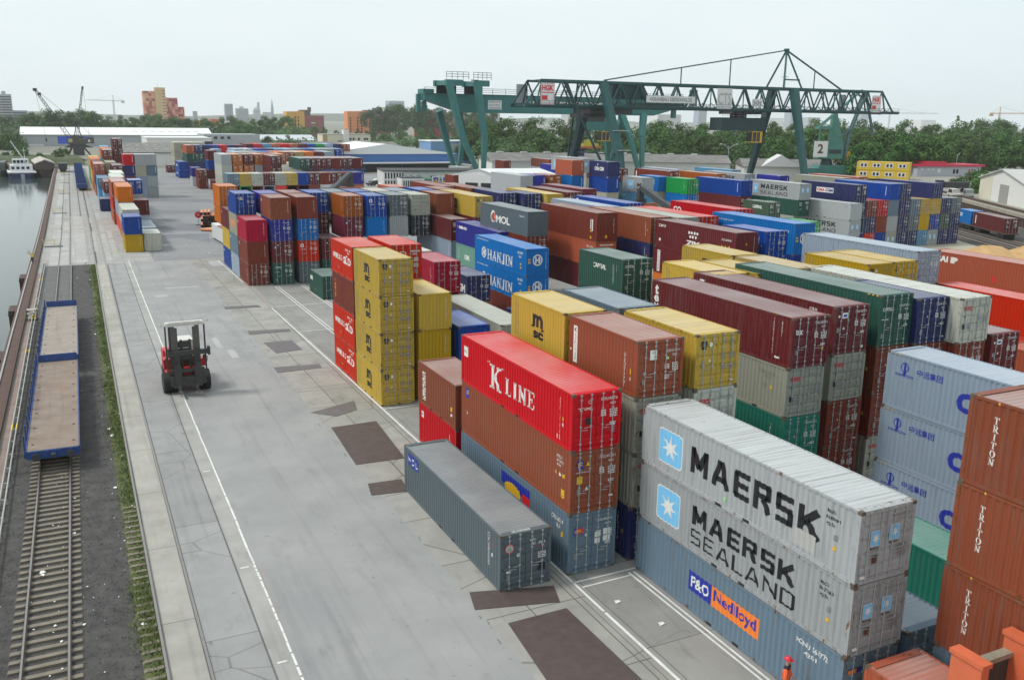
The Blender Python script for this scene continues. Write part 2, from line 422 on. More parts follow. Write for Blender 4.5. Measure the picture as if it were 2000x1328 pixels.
CONT = {
 'rd': ('bright red',(.58,.012,.02)), 'or': ('orange red',(.60,.045,.025)), 'mr': ('maroon',(.135,.022,.026)), 'br': ('brown',(.27,.085,.05)), 'rb': ('rust brown',(.20,.045,.03)),
 'ye': ('yellow',(.57,.40,.10)), 'oy': ('ochre yellow',(.50,.33,.05)), 'ty': ('tan yellow',(.52,.38,.16)), 'nv': ('navy',(.022,.03,.115)), 'bl': ('blue',(.025,.075,.33)), 'bb': ('bright blue',(.03,.18,.50)),
 'db': ('royal blue',(.045,.05,.30)), 'gy': ('slate grey',(.12,.155,.175)), 'lg': ('light grey',(.42,.44,.45)), 'wh': ('off white',(.56,.57,.50)), 'og': ('pale olive grey',(.36,.37,.31)), 'gn': ('dark green',(.022,.085,.065)),
 'bg': ('bright green',(.03,.33,.09)), 'tl': ('teal green',(.03,.21,.15)), 'og2': ('orange',(.62,.17,.02)), 'co': ('coral',(.46,.135,.085)), 'sb': ('blue grey',(.155,.22,.28)), 'pb': ('pale blue grey',(.33,.40,.49)),
 'cr': ('crimson',(.40,.012,.045)), 'mg': ('mint green',(.22,.42,.34)), 'bk': ('black',(.02,.025,.035)), 'lb': ('light blue',(.13,.32,.50)), 'ob': ('orange brown',(.36,.11,.035)), 'be': ('beige',(.44,.42,.33)), 'pw': ('plum',(.17,.028,.05)), 'dg': ('olive green',(.06,.11,.07)),
}
DEC = {}      # named sets of lettering
def T(s, u0, u1, z0, z1, ink='w', bold=.02, face='L'): return ('t', s, bold, u0, u1, z0, z1, ink, face)
def Rr(u0, u1, z0, z1, ink='w', face='L', kind='r'): return (kind, '', 0, u0, u1, z0, z1, ink, face)
def fine(face, u, z, ink, rows, w=.5, seed=0, h=.045, gap=.03):
    """tiny stencilled data too small to read: rows of short dashes"""
    rg = random.Random(seed); o = []
    for i in range(rows):
        x = u
        while x < u+w:
            l = rg.uniform(.04,.13); o.append(Rr(x, min(x+l, u+w), z-i*(h+gap)-h, z-i*(h+gap), ink, face)); x += l+.03
    return o
def code(face, ink, a, b, Ln=None, z=2.2):
    if face == 'N': return [T(a, 1.42, 1.75, z, z+.12, ink, .01, 'N'), T(b, 1.78, 2.22, z, z+.12, ink, .01, 'N'), T('45G1', 1.86, 2.14, z-.2, z-.1, ink, .01, 'N')] + fine('N', 1.85, z-.42, ink, 5, .38, 3) + fine('N', 1.4, z-.42, ink, 4, .25, 5) + fine('N', 1.85, z-1.0, ink, 2, .3, 8)
    return [T(a, Ln-1.7, Ln-1.38, z, z+.13, ink, .01), T(b, Ln-1.72, Ln-1.05, z-.2, z-.07, ink, .01)]
def door_std(ink='w', H=HS): return code('N', ink, 'TRLU', '417823 6', z=H-.45) + [Rr(.3, .5, .55, .85, 'gr', 'N'), Rr(.72, .82, 1.5, 1.62, 'n', 'N', 'disc'), Rr(2.1, 2.24, .3, .36, 'w', 'N')]

ALL = []
GROUP = 'shipping containers stacked in the yard'
def container(x, y, z, Ln, H, col, end, wear, lod, decs, label, rz=0.0, group=GROUP):
    rot = rz
    root = empty('shipping_container', (x, y, z), rot, label, 'container', group)
    rgb = CONT[col][1] if isinstance(col, str) else col
    rg = random.Random(int(x*131+y*17+z*7)); k = rg.uniform(.88, 1.12)
    c = (rgb[0]*k, rgb[1]*k, rgb[2]*k, wear)
    def add(part, name, parent=root):
        o = link(name, cmesh(Ln, H, end, part), parent); o.color = c; return o
    if lod == 2: add('far', 'body')
    else:
        add('body', 'body'); add('roof', 'roof'); add('frame', 'frame')
        ds = [add('door_l', 'door'), add('door_r', 'door')]
        if lod == 0 or end == 'd':
            for i in range(4): add('bar%d' % i, 'locking_bar', ds[i//2])
    for kx in decs:
        items = DEC[kx](Ln, H)
        key = ('D', kx, Ln, H, lod)
        if key not in _cm: _cm[key] = decal_mesh(items, Ln, H, (2 if end == 'b' else 1) if lod < 2 else 0)
        o = link('lettering', _cm[key], root); o.color = c
    ALL.append(root); return root

ORD = ['zeroth','first','second','third','fourth','fifth','sixth','seventh','eighth','ninth','tenth','eleventh','twelfth','thirteenth']
def tierword(i, n):
    if n == 1: return 'standing alone'
    if i == n-1: return 'top'
    if i == 0: return 'bottom'
    if n == 3: return 'middle'
    return ('second from top' if i == n-2 else 'second from bottom') if n == 4 else ('second from top' if i == n-2 else ORD[i+1]+' up')
def stack(x, y, Ln, phrase, tiers, lod=1, rz=0.0, z0=0.0):
    """tiers bottom to top: 'col[.flags][:decal,decal][~feature]'; flags d/b near end, H high cube, r rusty, s20 shorter; '-' leaves a buried tier out"""
    z = z0; n = len(tiers); Ln = L40 if Ln == 40 else L20
    for i, t in enumerate(tiers):
        feat = ''
        if '~' in t: t, feat = t.split('~')
        decs = []
        if ':' in t: t, dd = t.split(':'); decs = dd.split(',')
        fl = t.split('.'); col = fl[0]; fl = ''.join(fl[1:])
        H = HC if 'H' in fl else HS
        if col != '-':
            end = 'b' if 'b' in fl else 'd'
            wear = .9 if 'r' in fl else .12 if 'n' in fl else .4
            ln = L20 if 's' in fl else Ln
            nm = CONT[col][0]
            parts = [nm, 'container'] + ([feat] if feat else []) + ([tierword(i, n)+' '+('of' if n > 1 else '')] if True else []) + [phrase]
            lab = ' '.join(' '.join(parts).split())
            if len(lab.split()) > 16 and feat: lab = ' '.join(' '.join([nm, 'container', tierword(i, n)+' '+('of' if n > 1 else ''), phrase]).split())
            rg = random.Random(int(x*77+y*13+i*5)); jx = rg.uniform(-.025,.025); jy = rg.uniform(-.06,.06)
            if not decs and lod < 2 and end == 'd': decs = ['std'] if col not in ('wh','lg','og','be','ye','oy','ty') else ['stk']
            elif not decs and lod == 2: decs = ['far'+end] if col not in ('wh','lg','og','be','ye','oy','ty','pb') else []
            elif not decs and end == 'b': decs = ['bend']
            container(x+jx, y+jy, z, ln, H, col, end, wear, lod, decs, lab, rz)
        z += H
    return z
# ------------------------------------------------------------------ lettering sets (u from the far end on the left side, z up)
def star_box(u0, u1, z0, z1, face='L', word=False):
    w = u1-u0; h = z1-z0; o = [Rr(u0, u1, z0, z1, 'w', face, 'rr'), Rr(u0+w*.03, u1-w*.03, z0+h*.03, z1-h*.03, 'lb', face, 'rr'), Rr(u0+w*.13, u1-w*.13, z0+h*.14, z1-h*.14, 'w', face, 'star')]
    return o
def m_door(L_, H): return star_box(.52, .98, 1.3, 1.85, 'N') + star_box(1.34, 1.8, 1.38, 1.93, 'N') + [T('MAERSK', .54, .97, 1.2, 1.27, 'k', .01, 'N'), T('MAERSK', 1.36, 1.79, 1.28, 1.35, 'k', .01, 'N'), Rr(.66, .86, .7, .98, 'rb2', 'N'), Rr(.2, .48, .22, .34, 'w', 'N')] + [T('MAEU', 1.42, 1.75, 2.2, 2.3, 'gr', .01, 'N'), T('638 091', 1.8, 2.2, 2.2, 2.3, 'gr', .01, 'N')] + fine('N', 1.75, 1.2, 'gr', 6, .4, 4)
INK['rb2'] = plain('ink_rust', (.10,.05,.03), .6)
DEC['maersk'] = lambda L_, H: star_box(1.18, 2.82, .5, 2.0) + [('bk', 'MAERSK', .25, 3.42, 10.55, .78, 1.86, 'k', 'L'), T('MAEU', 10.75, 11.15, 2.06, 2.18, 'k', .01), T('638091', 10.72, 11.35, 1.84, 1.96, 'k', .01), T('4251', 10.75, 11.15, 1.62, 1.74, 'k', .01), Rr(11.15, 11.3, 1.2, 1.4, 'gr'), Rr(11.12, 11.32, .86, 1.04, 'y', 'L', 'tri'), Rr(9.3, 10.4, .3, .95, 'n'), Rr(5.55, 5.7, .36, .52, 'lg')] + m_door(L_, H)
DEC['sealand'] = lambda L_, H: star_box(1.25, 2.85, .5, 2.05) + [('bk', 'MAERSK', .25, 3.72, 9.6, 1.22, 2.02, 'k', 'L'), ('bk', 'SEALAND', .15, 3.66, 9.66, .38, 1.02, 'k', 'L'), T('MSCU', 10.75, 11.15, 2.06, 2.18, 'k', .01), T('817783', 10.72, 11.35, 1.84, 1.96, 'k', .01), T('4251', 10.75, 11.15, 1.62, 1.74, 'k', .01), Rr(11.15, 11.3, 1.2, 1.4, 'gr'), Rr(11.12, 11.32, .86, 1.04, 'y', 'L', 'tri')] + m_door(L_, H)
DEC['pando'] = lambda L_, H: [Rr(3.82, 5.28, .92, 1.78, 'b'), Rr(5.28, 8.12, .92, 1.78, 'o'), T('P&O', 3.98, 5.14, 1.12, 1.6, 'w', .03), T('Nedlloyd', 5.45, 7.95, 1.05, 1.68, 'b', .02), T('PONU 561772', 10.0, 11.5, 2.0, 2.2, 'w', .02), T('4201', 10.4, 11.0, 1.7, 1.86, 'w', .02)] + [Rr(.25, .62, 1.9, 2.05, 'o', 'N'), Rr(.62, .82, 1.9, 2.05, 'b', 'N'), Rr(.9, 1.1, 2.0, 2.2, 'n', 'N'), Rr(.3, .6, .5, .8, 'gr', 'N')] + code('N', 'n', 'PONU', '561772 3')
DEC['kline'] = lambda L_, H: [('s', '"', 0, 3.42, 3.68, 1.64, 1.98, 'w', 'L'), ('s', 'K', 0, 3.72, 5.05, .66, 1.9, 'w', 'L'), ('s', '"', 0, 5.12, 5.38, 1.66, 1.98, 'w', 'L'), ('s', 'L', 0, 5.5, 6.2, .78, 1.62, 'w', 'L'), ('s', 'I', 0, 6.4, 6.8, .8, 1.64, 'w', 'L'), ('s', 'N', 0, 6.98, 7.8, .82, 1.66, 'w', 'L'), ('s', 'E', 0, 7.95, 8.62, .84, 1.68, 'w', 'L'), Rr(.3, .85, 1.5, 2.05, 'w'), T('N', .45, .62, 1.66, 1.86, 'gr', .02), T('KKFU 170267', 10.9, 11.05, .6, 2.1, 'w', 0) if False else ('vt', 'KKFU1702678', 0, 11.02, 11.16, .55, 2.2, 'w', 'L'), Rr(11.3, 11.45, 1.2, 1.38, 'y'), Rr(11.3, 11.45, .95, 1.1, 'w'), T('12', 10.9, 11.2, .3, .5, 'w', .02)] + [T('"K" LINE', .3, .95, 1.86, 1.98, 'w', .02, 'N'), Rr(.78, .92, 2.12, 2.28, 'w', 'N', 'ring'), Rr(.66, .98, 1.2, 1.5, 'k', 'N'), Rr(1.95, 2.12, .7, 1.0, 'gr', 'N'), Rr(1.95, 2.12, 1.02, 1.12, 'w', 'N')] + code('N', 'w', 'KKFU', '170267 8')
DEC['florens'] = lambda L_, H: [Rr(.5, .95, 2.1, 2.62, 'b'), T('F', .6, .85, 2.2, 2.52, 'y', .03), Rr(.62, .8, 1.2, 1.4, 'w', 'L', 'tri'), T('FSCU', 10.9, 11.3, 2.3, 2.44, 'w', .01), T('471700 3', 10.9, 11.5, 2.1, 2.22, 'w', .01), T('4561', 10.9, 11.25, 1.92, 2.03, 'w', .01), Rr(10.7, 10.95, 1.5, 1.72, 'y', 'L', 'tri'), Rr(11.1, 11.3, 1.5, 1.7, 'w', 'L', 'tri'), Rr(11.45, 11.6, 1.5, 1.68, 'y'), Rr(11.3, 11.6, .55, .95, 'y'), ('t', 'L', .02, 11.38, 11.5, .62, .88, 'k', 'L')] + [Rr(.3, .62, 2.05, 2.48, 'b', 'N'), T('F', .36, .56, 2.12, 2.4, 'y', .03, 'N'), Rr(.74, .94, 2.2, 2.42, 'y', 'N', 'tri'), T('www.florens.com', .25, .98, 1.9, 1.98, 'w', 0, 'N'), Rr(.3, .58, 1.4, 1.75, 'y', 'N'), T('CAUTION', .33, .55, 1.62, 1.68, 'k', 0, 'N'), Rr(.32, .5, .9, 1.2, 'gr', 'N'), Rr(.72, .88, 1.1, 1.25, 'w', 'N', 'tri'), Rr(1.95, 2.15, .6, .68, 'w', 'N')] + code('N', 'w', 'FSCU', '471700 3', z=2.45)
DEC['opl'] = lambda L_, H: [Rr(5.2, 8.4, 1.9, 2.5, 'b'), Rr(5.6, 7.4, 1.5, 2.2, 'y', 'L', 'disc'), Rr(7.6, 8.4, 1.5, 2.1, 'r'), T('CRXU 645214', 10.6, 11.6, 2.2, 2.42, 'w', .02), T('CRX', 11.0, 11.4, 1.9, 2.1, 'w', .02), Rr(11.5, 11.66, 1.6, 1.85, 'y')] + [Rr(.25, .75, 1.9, 2.2, 'b', 'N'), Rr(.4, .75, 1.92, 2.18, 'r', 'N'), T('OPL', .3, .7, 1.96, 2.12, 'y', .02, 'N'), Rr(.85, .98, 1.75, 1.87, 'w', 'N'), Rr(1.35, 1.62, 1.6, 1.85, 'w', 'N'), Rr(1.35, 1.62, 1.3, 1.55, 'w', 'N'), Rr(1.78, 2.15, 1.65, 1.95, 'w', 'N'), Rr(1.78, 2.15, 1.35, 1.6, 'w', 'N'), Rr(.3, .52, .7, 1.0, 'gr', 'N')] + code('N', 'w', 'CRXU', '645214 3', z=2.35)
DEC['ndl'] = lambda L_, H: [Rr(.55, 1.05, 1.72, 2.36, 'b'), Rr(1.08, 1.6, 1.68, 2.36, 'b'), Rr(1.63, 2.15, 1.72, 2.36, 'b'), T('N', .65, .95, 1.86, 2.2, 'w', .03), T('D', 1.2, 1.5, 1.84, 2.2, 'w', .03), T('L', 1.75, 2.05, 1.86, 2.2, 'w', .03), ('vt', 'MOFU5822089', 0, 10.9, 11.06, .7, 2.3, 'w', 'L'), Rr(11.25, 11.4, 1.25, 1.45, 'w', 'L', 'disc'), ('vt', '4200', 0, 11.3, 11.42, 1.6, 2.3, 'r', 'L')] + [Rr(.22, .66, 1.72, 2.16, 'r', 'N', 'disc'), Rr(.26, .62, 1.76, 2.12, 'n', 'N', 'disc'), Rr(.34, .54, 1.82, 2.02, 'g', 'N', 'tri'), Rr(.78, .94, 1.5, 1.66, 'w', 'N', 'disc'), Rr(.82, .9, 1.54, 1.62, 'gr', 'N', 'disc'), T('MOFU', 1.42, 1.68, 2.1, 2.22, 'w', .01, 'N'), T('582', 1.46, 1.68, 1.93, 2.04, 'w', .01, 'N'), T('208 9', 1.82, 2.15, 1.93, 2.04, 'w', .01, 'N'), T('4200', 1.84, 2.1, 1.76, 1.87, 'r', .01, 'N'), Rr(.3, .5, .82, .92, 'w', 'N'), Rr(.3, .46, .45, .75, 'gr', 'N'), Rr(1.8, 2.16, .68, 1.0, 'k', 'N'), Rr(1.98, 2.1, .3, .37, 'w', 'N')] + fine('N', 1.8, 1.55, 'w', 4, .38, 3) + [('t', 'OPL CONTAINER', .01, .62, 1.5, .1, .26, 'w', 'R')]
DEC['msc'] = lambda L_, H: [T('m', L_*.42, L_*.42+1.15, 1.28, 1.95, 'k', .05), Rr(L_*.42-.1, L_*.42+.2, 1.22, 1.32, 'k'), Rr(L_*.42+1.0, L_*.42+1.3, 1.14, 1.26, 'k'), T('sc', L_*.42+.1, L_*.42+1.2, .66, 1.08, 'k', .05), ('vt', 'SHIPPING CO', 0, .72, .84, .4, 2.2, 'gr', 'L'), ('vt', 'MEDITERRANEAN', 0, .45, .55, .4, 2.3, 'gr', 'L')] + [T('m', .26, .6, 2.06, 2.28, 'k', .05, 'N'), T('sc', .3, .58, 1.88, 2.03, 'k', .05, 'N'), Rr(.72, .9, 1.98, 2.2, 'w', 'N', 'disc'), Rr(.32, .5, 1.05, 1.35, 'gr', 'N'), Rr(.7, .86, 1.3, 1.42, 'w', 'N', 'tri'), T('MSCU', 1.42, 1.76, 2.12, 2.22, 'gr', .01, 'N'), T('200019', 1.8, 2.2, 2.12, 2.22, 'gr', .01, 'N'), T('2257', 1.86, 2.14, 1.92, 2.02, 'gr', .01, 'N')] + fine('N', 1.4, 1.65, 'gr', 4, .3, 5) + fine('N', 1.85, 1.65, 'gr', 4, .36, 6) + fine('N', 1.4, 1.1, 'gr', 3, .3, 9) + fine('N', 1.85, 1.1, 'gr', 3, .36, 7) + [Rr(2.0, 2.14, .3, .36, 'w', 'N')]
DEC['genstar'] = lambda L_, H: [Rr(.42, .8, .35, 2.18, 'w'), ('t', 'C', .04, .5, .72, 1.88, 2.08, 'k', 'L'), ('vt', 'GENSTAR', 0, .52, .7, .45, 1.8, 'gr', 'L'), Rr(.12, .24, .9, 1.0, 'w'), ('vt', 'GCEU017701', 0, 5.0, 5.1, .3, 1.9, 'w', 'L'), Rr(5.45, 5.58, 1.0, 1.25, 'y'), Rr(5.46, 5.57, .72, .86, 'w')] + [Rr(.66, 1.02, 1.7, 2.14, 'w', 'N'), T('C', .78, .9, 1.98, 2.08, 'k', .03, 'N'), Rr(.32, .44, 1.05, 1.18, 'w', 'N', 'ring'), Rr(.3, .46, .6, .85, 'gr', 'N'), Rr(1.5, 1.66, 1.66, 1.78, 'lg', 'N'), T('GCEU', 1.5, 1.78, 2.0, 2.12, 'w', .01, 'N'), T('017701 4', 1.82, 2.24, 2.0, 2.12, 'w', .01, 'N'), T('2251', 1.84, 2.08, 1.82, 1.92, 'w', .01, 'N')] + fine('N', 1.45, 1.45, 'w', 3, .25, 5) + fine('N', 1.85, 1.5, 'w', 5, .3, 6) + fine('N', 1.45, .98, 'w', 3, .25, 8)
DEC['oocl'] = lambda L_, H: [T('OOCL', .28, .95, 1.88, 2.12, 'r', .045, 'N'), Rr(.38, .5, 1.45, 1.6, 'b', 'N', 'disc'), Rr(.28, .52, .82, 1.08, 'k', 'N'), Rr(.72, .88, .82, 1.06, 'gr', 'N'), T('OOLU', 1.46, 1.74, 2.1, 2.2, 'gr', .01, 'N'), T('267418 2', 1.8, 2.2, 2.1, 2.2, 'gr', .01, 'N'), T('2257', 1.85, 2.1, 1.93, 2.02, 'gr', .01, 'N'), T('OOLU 325142', L_-2.1, L_-.9, 2.0, 2.14, 'gr', .01), T('4257', L_-1.6, L_-1.2, 1.78, 1.9, 'gr', .01), Rr(L_-1.7, L_-1.5, 1.3, 1.5, 'gr'), Rr(L_-1.2, L_-1.0, 1.25, 1.45, 'y')] + fine('N', 1.45, 1.55, 'gr', 4, .28, 5) + fine('N', 1.85, 1.55, 'gr', 5, .34, 6)
DEC['tex'] = lambda L_, H: [T('t', .3, .72, 1.75, 2.35, 'w', .04), T('e', .25, .78, 1.3, 1.7, 'w', .04), T('x', .25, .8, .82, 1.22, 'w', .04), ('vt', 'TEXU4283463', 0, 10.75, 10.88, .5, 2.35, 'w', 'L'), ('vt', '45G1', 0, 11.35, 11.48, 1.5, 2.3, 'w', 'L'), Rr(11.0, 11.35, .35, .45, 'w')] + [T('tex', .22, .66, 1.72, 2.02, 'w', .03, 'N'), Rr(.3, .44, .7, .95, 'gr', 'N'), Rr(1.95, 2.1, .85, 1.0, 'y', 'N'), Rr(1.98, 2.1, .22, .3, 'w', 'N')] + code('N', 'w', 'TEXU', '428346 3')
DEC['crx'] = lambda L_, H: [Rr(.62, 1.1, 1.75, 2.25, 'w'), T('E', .76, .96, 1.88, 2.1, 'gr', .02), T('CRX', L_-1.9, L_-1.3, 2.12, 2.28, 'w', .03)] + [Rr(.24, .38, 2.0, 2.14, 'w', 'N', 'disc'), Rr(.52, .92, 1.95, 2.25, 'w', 'N'), Rr(.6, .84, 2.02, 2.16, 'b', 'N'), Rr(.6, .76, 1.36, 1.5, 'w', 'N', 'tri'), Rr(2.0, 2.2, .25, .38, 'w', 'N'), Rr(.2, .42, 1.2, 1.45, 'gr', 'N')] + code('N', 'w', 'CRXU', '428123 2')
DEC['capital'] = lambda L_, H: [T('CAPITAL', .34*L_, .34*L_+1.75, 1.55, 1.9, 'w', .03), ('vt', 'CLHU2790831', 0, L_-1.3, L_-1.2, .7, 2.1, 'w', 'L'), ('vt', '22G1', 0, L_-.9, L_-.8, 1.5, 2.1, 'w', 'L')] + [T('CAPITAL', .22, .95, 2.0, 2.2, 'w', .02, 'N'), Rr(.2, .7, 1.52, 1.56, 'w', 'N'), Rr(.25, .45, .5, .75, 'gr', 'N')] + code('N', 'w', 'CLHU', '279083 1', z=2.2) + ([Rr(u, u+.16, H-.09, H-.02, 'y') for u in (L_-.95, L_-.65, L_-.35)] if L_ > 7 else [])
DEC['cosco'] = lambda L_, H: [Rr(.85, 1.35, 2.0, 2.5, 'b', 'L', 'ring'), Rr(1.06, 1.16, 1.92, 2.44, 'b'), Rr(1.0, 1.22, 1.9, 2.1, 'b', 'L', 'tri'), T('COSCO', .55, 1.65, 1.78, 1.9, 'b', .04), T('中远集团', 1.85, 3.3, 2.0, 2.36, 'b', .012), T('C', 4.15, 5.1, .95, 1.9, 'b', .06), T('O', 5.85, 6.9, .95, 1.9, 'b', .06), T('S', 7.5, 8.4, .95, 1.9, 'b', .06), T('C', 9.0, 9.95, .95, 1.9, 'b', .06), T('O', 10.6, 11.6, .95, 1.9, 'b', .06)] + [Rr(u, u+.14, H-.09, H-.02, 'y') for u in (.2, .42, .64)]
DEC['triton'] = lambda L_, H: [('vt', 'TRITON', -1, .72, 1.24, .82, 2.4, 'w', 'L')] + [Rr(u, u+.11, H-.10, H-.02, 'y') for u in (.2, .38, .56, .74, .92)]
DEC['hanjin'] = lambda L_, H: [Rr(1.75, 2.85, .45, 1.6, 'w', 'L', 'ring'), T('H', 2.0, 2.6, .7, 1.35, 'w', .06), ('s', 'HANJIN', 0, 3.2, 9.2, .42, 1.5, 'w', 'L'), T('HJCU 429108', 10.3, 11.4, 1.9, 2.2, 'w', .02), T('4232', 10.5, 11.1, 1.6, 1.78, 'w', .02), Rr(10.85, 11.05, .9, 1.1, 'y'), Rr(10.85, 11.05, .55, .75, 'y'), T('www.hanjin.com', .5, 3.4, 2.2, 2.42, 'w', 0)] + [Rr(.7, 1.75, .95, 2.05, 'w', 'N', 'ring'), T('H', .95, 1.5, 1.2, 1.8, 'w', .06, 'N'), Rr(.2, .45, 1.5, 1.65, 'y', 'N'), Rr(.2, .45, 1.2, 1.4, 'y', 'N'), ('vt', 'HJCU429108', 0, 2.08, 2.18, .6, 2.2, 'w', 'N')]
DEC['zim'] = lambda L_, H: [Rr(5.3+.42*i, 5.6+.42*i, 1.75, 2.02, 'w', 'L', 'disc') for i in range(4)] + [Rr(5.5+.42*i, 5.8+.42*i, 1.38, 1.65, 'w', 'L', 'disc') for i in range(3)] + [T('ZIM', 5.1, 7.1, .7, 1.15, 'w', .05), T('ZIMU', .5, 1.7, 1.95, 2.2, 'w', .02), Rr(.7, 1.0, .55, .85, 'w', 'L', 'disc'), T('ZCSU 830481', 10.2, 11.6, 1.75, 1.92, 'w', .01), Rr(10.2, 10.45, 1.2, 1.4, 'y', 'L', 'tri'), Rr(10.7, 10.95, 1.2, 1.4, 'y', 'L', 'tri'), Rr(11.2, 11.45, 1.2, 1.4, 'y', 'L', 'tri')] + [Rr(1.1, 1.3, 1.5, 1.7, 'y', 'N', 'tri'), ('vt', 'ZCSU830481', 0, 2.0, 2.1, .7, 2.2, 'w', 'N')]
DEC['tiphook'] = lambda L_, H: [Rr(.55, 1.05, .15, 2.25, 'w'), ('vt', 'TIPHOOK', 0, .65, .95, .22, 2.18, 'k', 'L')]
DEC['cai'] = lambda L_, H: [T('CAI IP', .7, 3.1, 2.0, 2.55, 'w', .06), Rr(6.6, 6.95, 1.0, 1.45, 'r')]
DEC['hamsud'] = lambda L_, H: [T('HAMBURG', .55, 3.2, 1.2, 1.62, 'w', .02), T('SÜD', 3.6, 5.5, 1.05, 1.75, 'w', .035), T('SUDU 140', 4.2, 5.5, 2.1, 2.26, 'w', .02), T('2210', 4.7, 5.3, 1.9, 2.03, 'w', .02), Rr(2.0, 2.2, .5, .65, 'w'), Rr(2.95, 3.0, .17, H-.1, 'rs')]
INK['rs'] = plain('ink_seam', (.25,.02,.015), .5)
DEC['evergr'] = lambda L_, H: [('vr', 'EVERGREEN', .03, .75, 1.3, .35, 2.1, 'w', 'L'), ('vt', 'EISU3491', 0, 4.9, 5.0, .6, 2.2, 'w', 'L'), Rr(5.3, 5.5, .9, 1.15, 'y'), Rr(5.3, 5.5, .6, .75, 'w')]
DEC['capred'] = lambda L_, H: [('vr', 'CAPITAL', .02, .6, 1.0, .5, 2.0, 'y', 'L'), ('vt', 'CLHU', 0, 4.6, 4.75, 1.0, 2.1, 'y', 'L'), Rr(2.95, 3.0, .17, H-.1, 'rs')]
DEC['nseal'] = lambda L_, H: [Rr(.4, .8, 1.7, 2.1, 'w'), T('N', .5, .66, 1.8, 2.0, 'b', .02), ('vt', 'KKFU2201', 0, 5.0, 5.1, .6, 2.0, 'w', 'L')]
DEC['mol'] = lambda L_, H: [Rr(2.9, 4.1, .65, 2.0, 'w', 'L', 'disc'), Rr(3.0, 3.6, .9, 1.6, 'g', 'L', 'disc'), Rr(3.3, 4.0, .75, 1.8, 'r', 'L', 'disc'), T('MOL', 4.3, 7.9, .72, 1.55, 'w', .03), T('MOAU 671', 10.2, 11.3, 1.9, 2.1, 'w', .01)]
DEC['seaco'] = lambda L_, H: [T('sea', .9, 2.2, 1.8, 2.15, 'w', .05), T('co', 2.25, 3.3, 1.8, 2.12, 'w', .05), Rr(.3, .8, 1.85, 2.2, 'r', 'L', 'tri')] + fine('N', .7, 2.2, 'n', 1, 1.4, 3, .1)
DEC['cmk'] = lambda L_, H: [T('CMK', 2.6, 4.2, .9, 1.5, 'w', .05), ('vt', 'CHINA', 0, .7, .95, .8, 2.1, 'w', 'L')]
DEC['cgm20'] = lambda L_, H: [T('CGM', 3.2, 5.5, .9, 1.7, 'w', .04)] + door_std()
DEC['cmacgm'] = lambda L_, H: [Rr(3.6, 7.4, .95, 1.75, 'w', 'L', 'r'), T('CMA', 3.75, 5.45, 1.1, 1.6, 'r', .05), T('CGM', 5.6, 7.25, 1.1, 1.6, 'db', .05)] + far_door()
DEC['cmaw'] = lambda L_, H: [T('CMA CGM', L_*.3, L_*.3+min(4.2, L_*.5), 1.0, 1.65, 'w', .05), T('/', L_*.42, L_*.42+.5, 1.8, 2.2, 'w', .02)]
def far_door(ink='w'): return fine('N', .3, 2.2, ink, 3, .5, 2, .1, .09) + fine('N', 1.45, 2.3, ink, 2, .75, 3, .1, .09) + fine('N', 1.75, 1.7, ink, 4, .4, 4, .09, .08) + fine('N', .35, 1.2, ink, 1, .3, 5, .1)
DEC['fard'] = lambda L_, H: far_door()
DEC['farb'] = lambda L_, H: [('vt', 'IIIIIIII', 0, 2.0, 2.1, .7, 2.2, 'w', 'N')] if False else [Rr(2.0, 2.08, .8, 2.2, 'w', 'N')]
DEC['bend'] = lambda L_, H: [('vt', 'TRLU417823', 0, 2.0, 2.09, .75, 2.2, 'w', 'N'), Rr(L_-.9, L_-.8, .7, 2.2, 'w'), Rr(.4, .62, 1.8, 2.1, 'w')]
DEC['std'] = lambda L_, H: door_std(H=H) + [('vt', 'TRLU4178', 0, L_-.95, L_-.85, .7, 2.1, 'w', 'L'), Rr(L_-.6, L_-.45, 1.2, 1.4, 'y')]
DEC['stk'] = lambda L_, H: door_std('gr', H)
DEC['mfar'] = lambda L_, H: star_box(1.1, 2.3, .5, 2.0) + [('bk', 'MAERSK', .25, 3.0, 9.4, 1.28, 2.05, 'k', 'L'), ('bk', 'SEALAND', .16, 3.0, 9.4, .4, 1.0, 'k', 'L')] + star_box(.4, .95, 1.2, 1.9, 'N') + star_box(1.4, 1.95, 1.2, 1.9, 'N')
DEC['m20'] = lambda L_, H: star_box(1.6, 3.4, .5, 2.0) + [T('M', 4.6, 5.9, 1.0, 1.7, 'k', .03)]
DEC['msmall'] = lambda L_, H: [Rr(.4, .7, 2.0, 2.2, 'lb'), T('MAERSK LINE', .85, 2.6, 2.02, 2.18, 'gr', .01), T('MWCU', 11.0, 11.5, 1.9, 2.1, 'gr', .01)]
DEC['stars'] = lambda L_, H: star_box(.4, .95, 1.0, 1.8, 'N') + star_box(1.4, 1.95, 1.0, 1.8, 'N')
DEC['capf'] = lambda L_, H: [T('CAPITAL', L_*.38, L_*.38+2.2, 1.5, 2.0, 'w', .04)] + far_door()
DEC['whs'] = lambda L_, H: [Rr(.5, 1.0, .5, 2.3, 'w'), Rr(4.6, 4.75, 1.2, 2.1, 'w')]
DEC['vbar'] = lambda L_, H: [Rr(.6, .95, .6, 2.1, 'w')] + far_door()
DEC['plate'] = lambda L_, H: [Rr(.5, .85, 1.8, 2.2, 'n', 'N'), Rr(.5, .9, 1.3, 1.6, 'bp', 'N'), Rr(.25, .4, 2.0, 2.12, 'w', 'N', 'disc'), Rr(.3, .45, .3, .4, 'w', 'N'), Rr(.4, .8, 2.0, 2.3, 'y')] + code('N', 'w', 'YMLU', '321745 2', z=2.15)
INK['bp'] = plain('ink_blue_plate', (.03,.12,.45), .5)
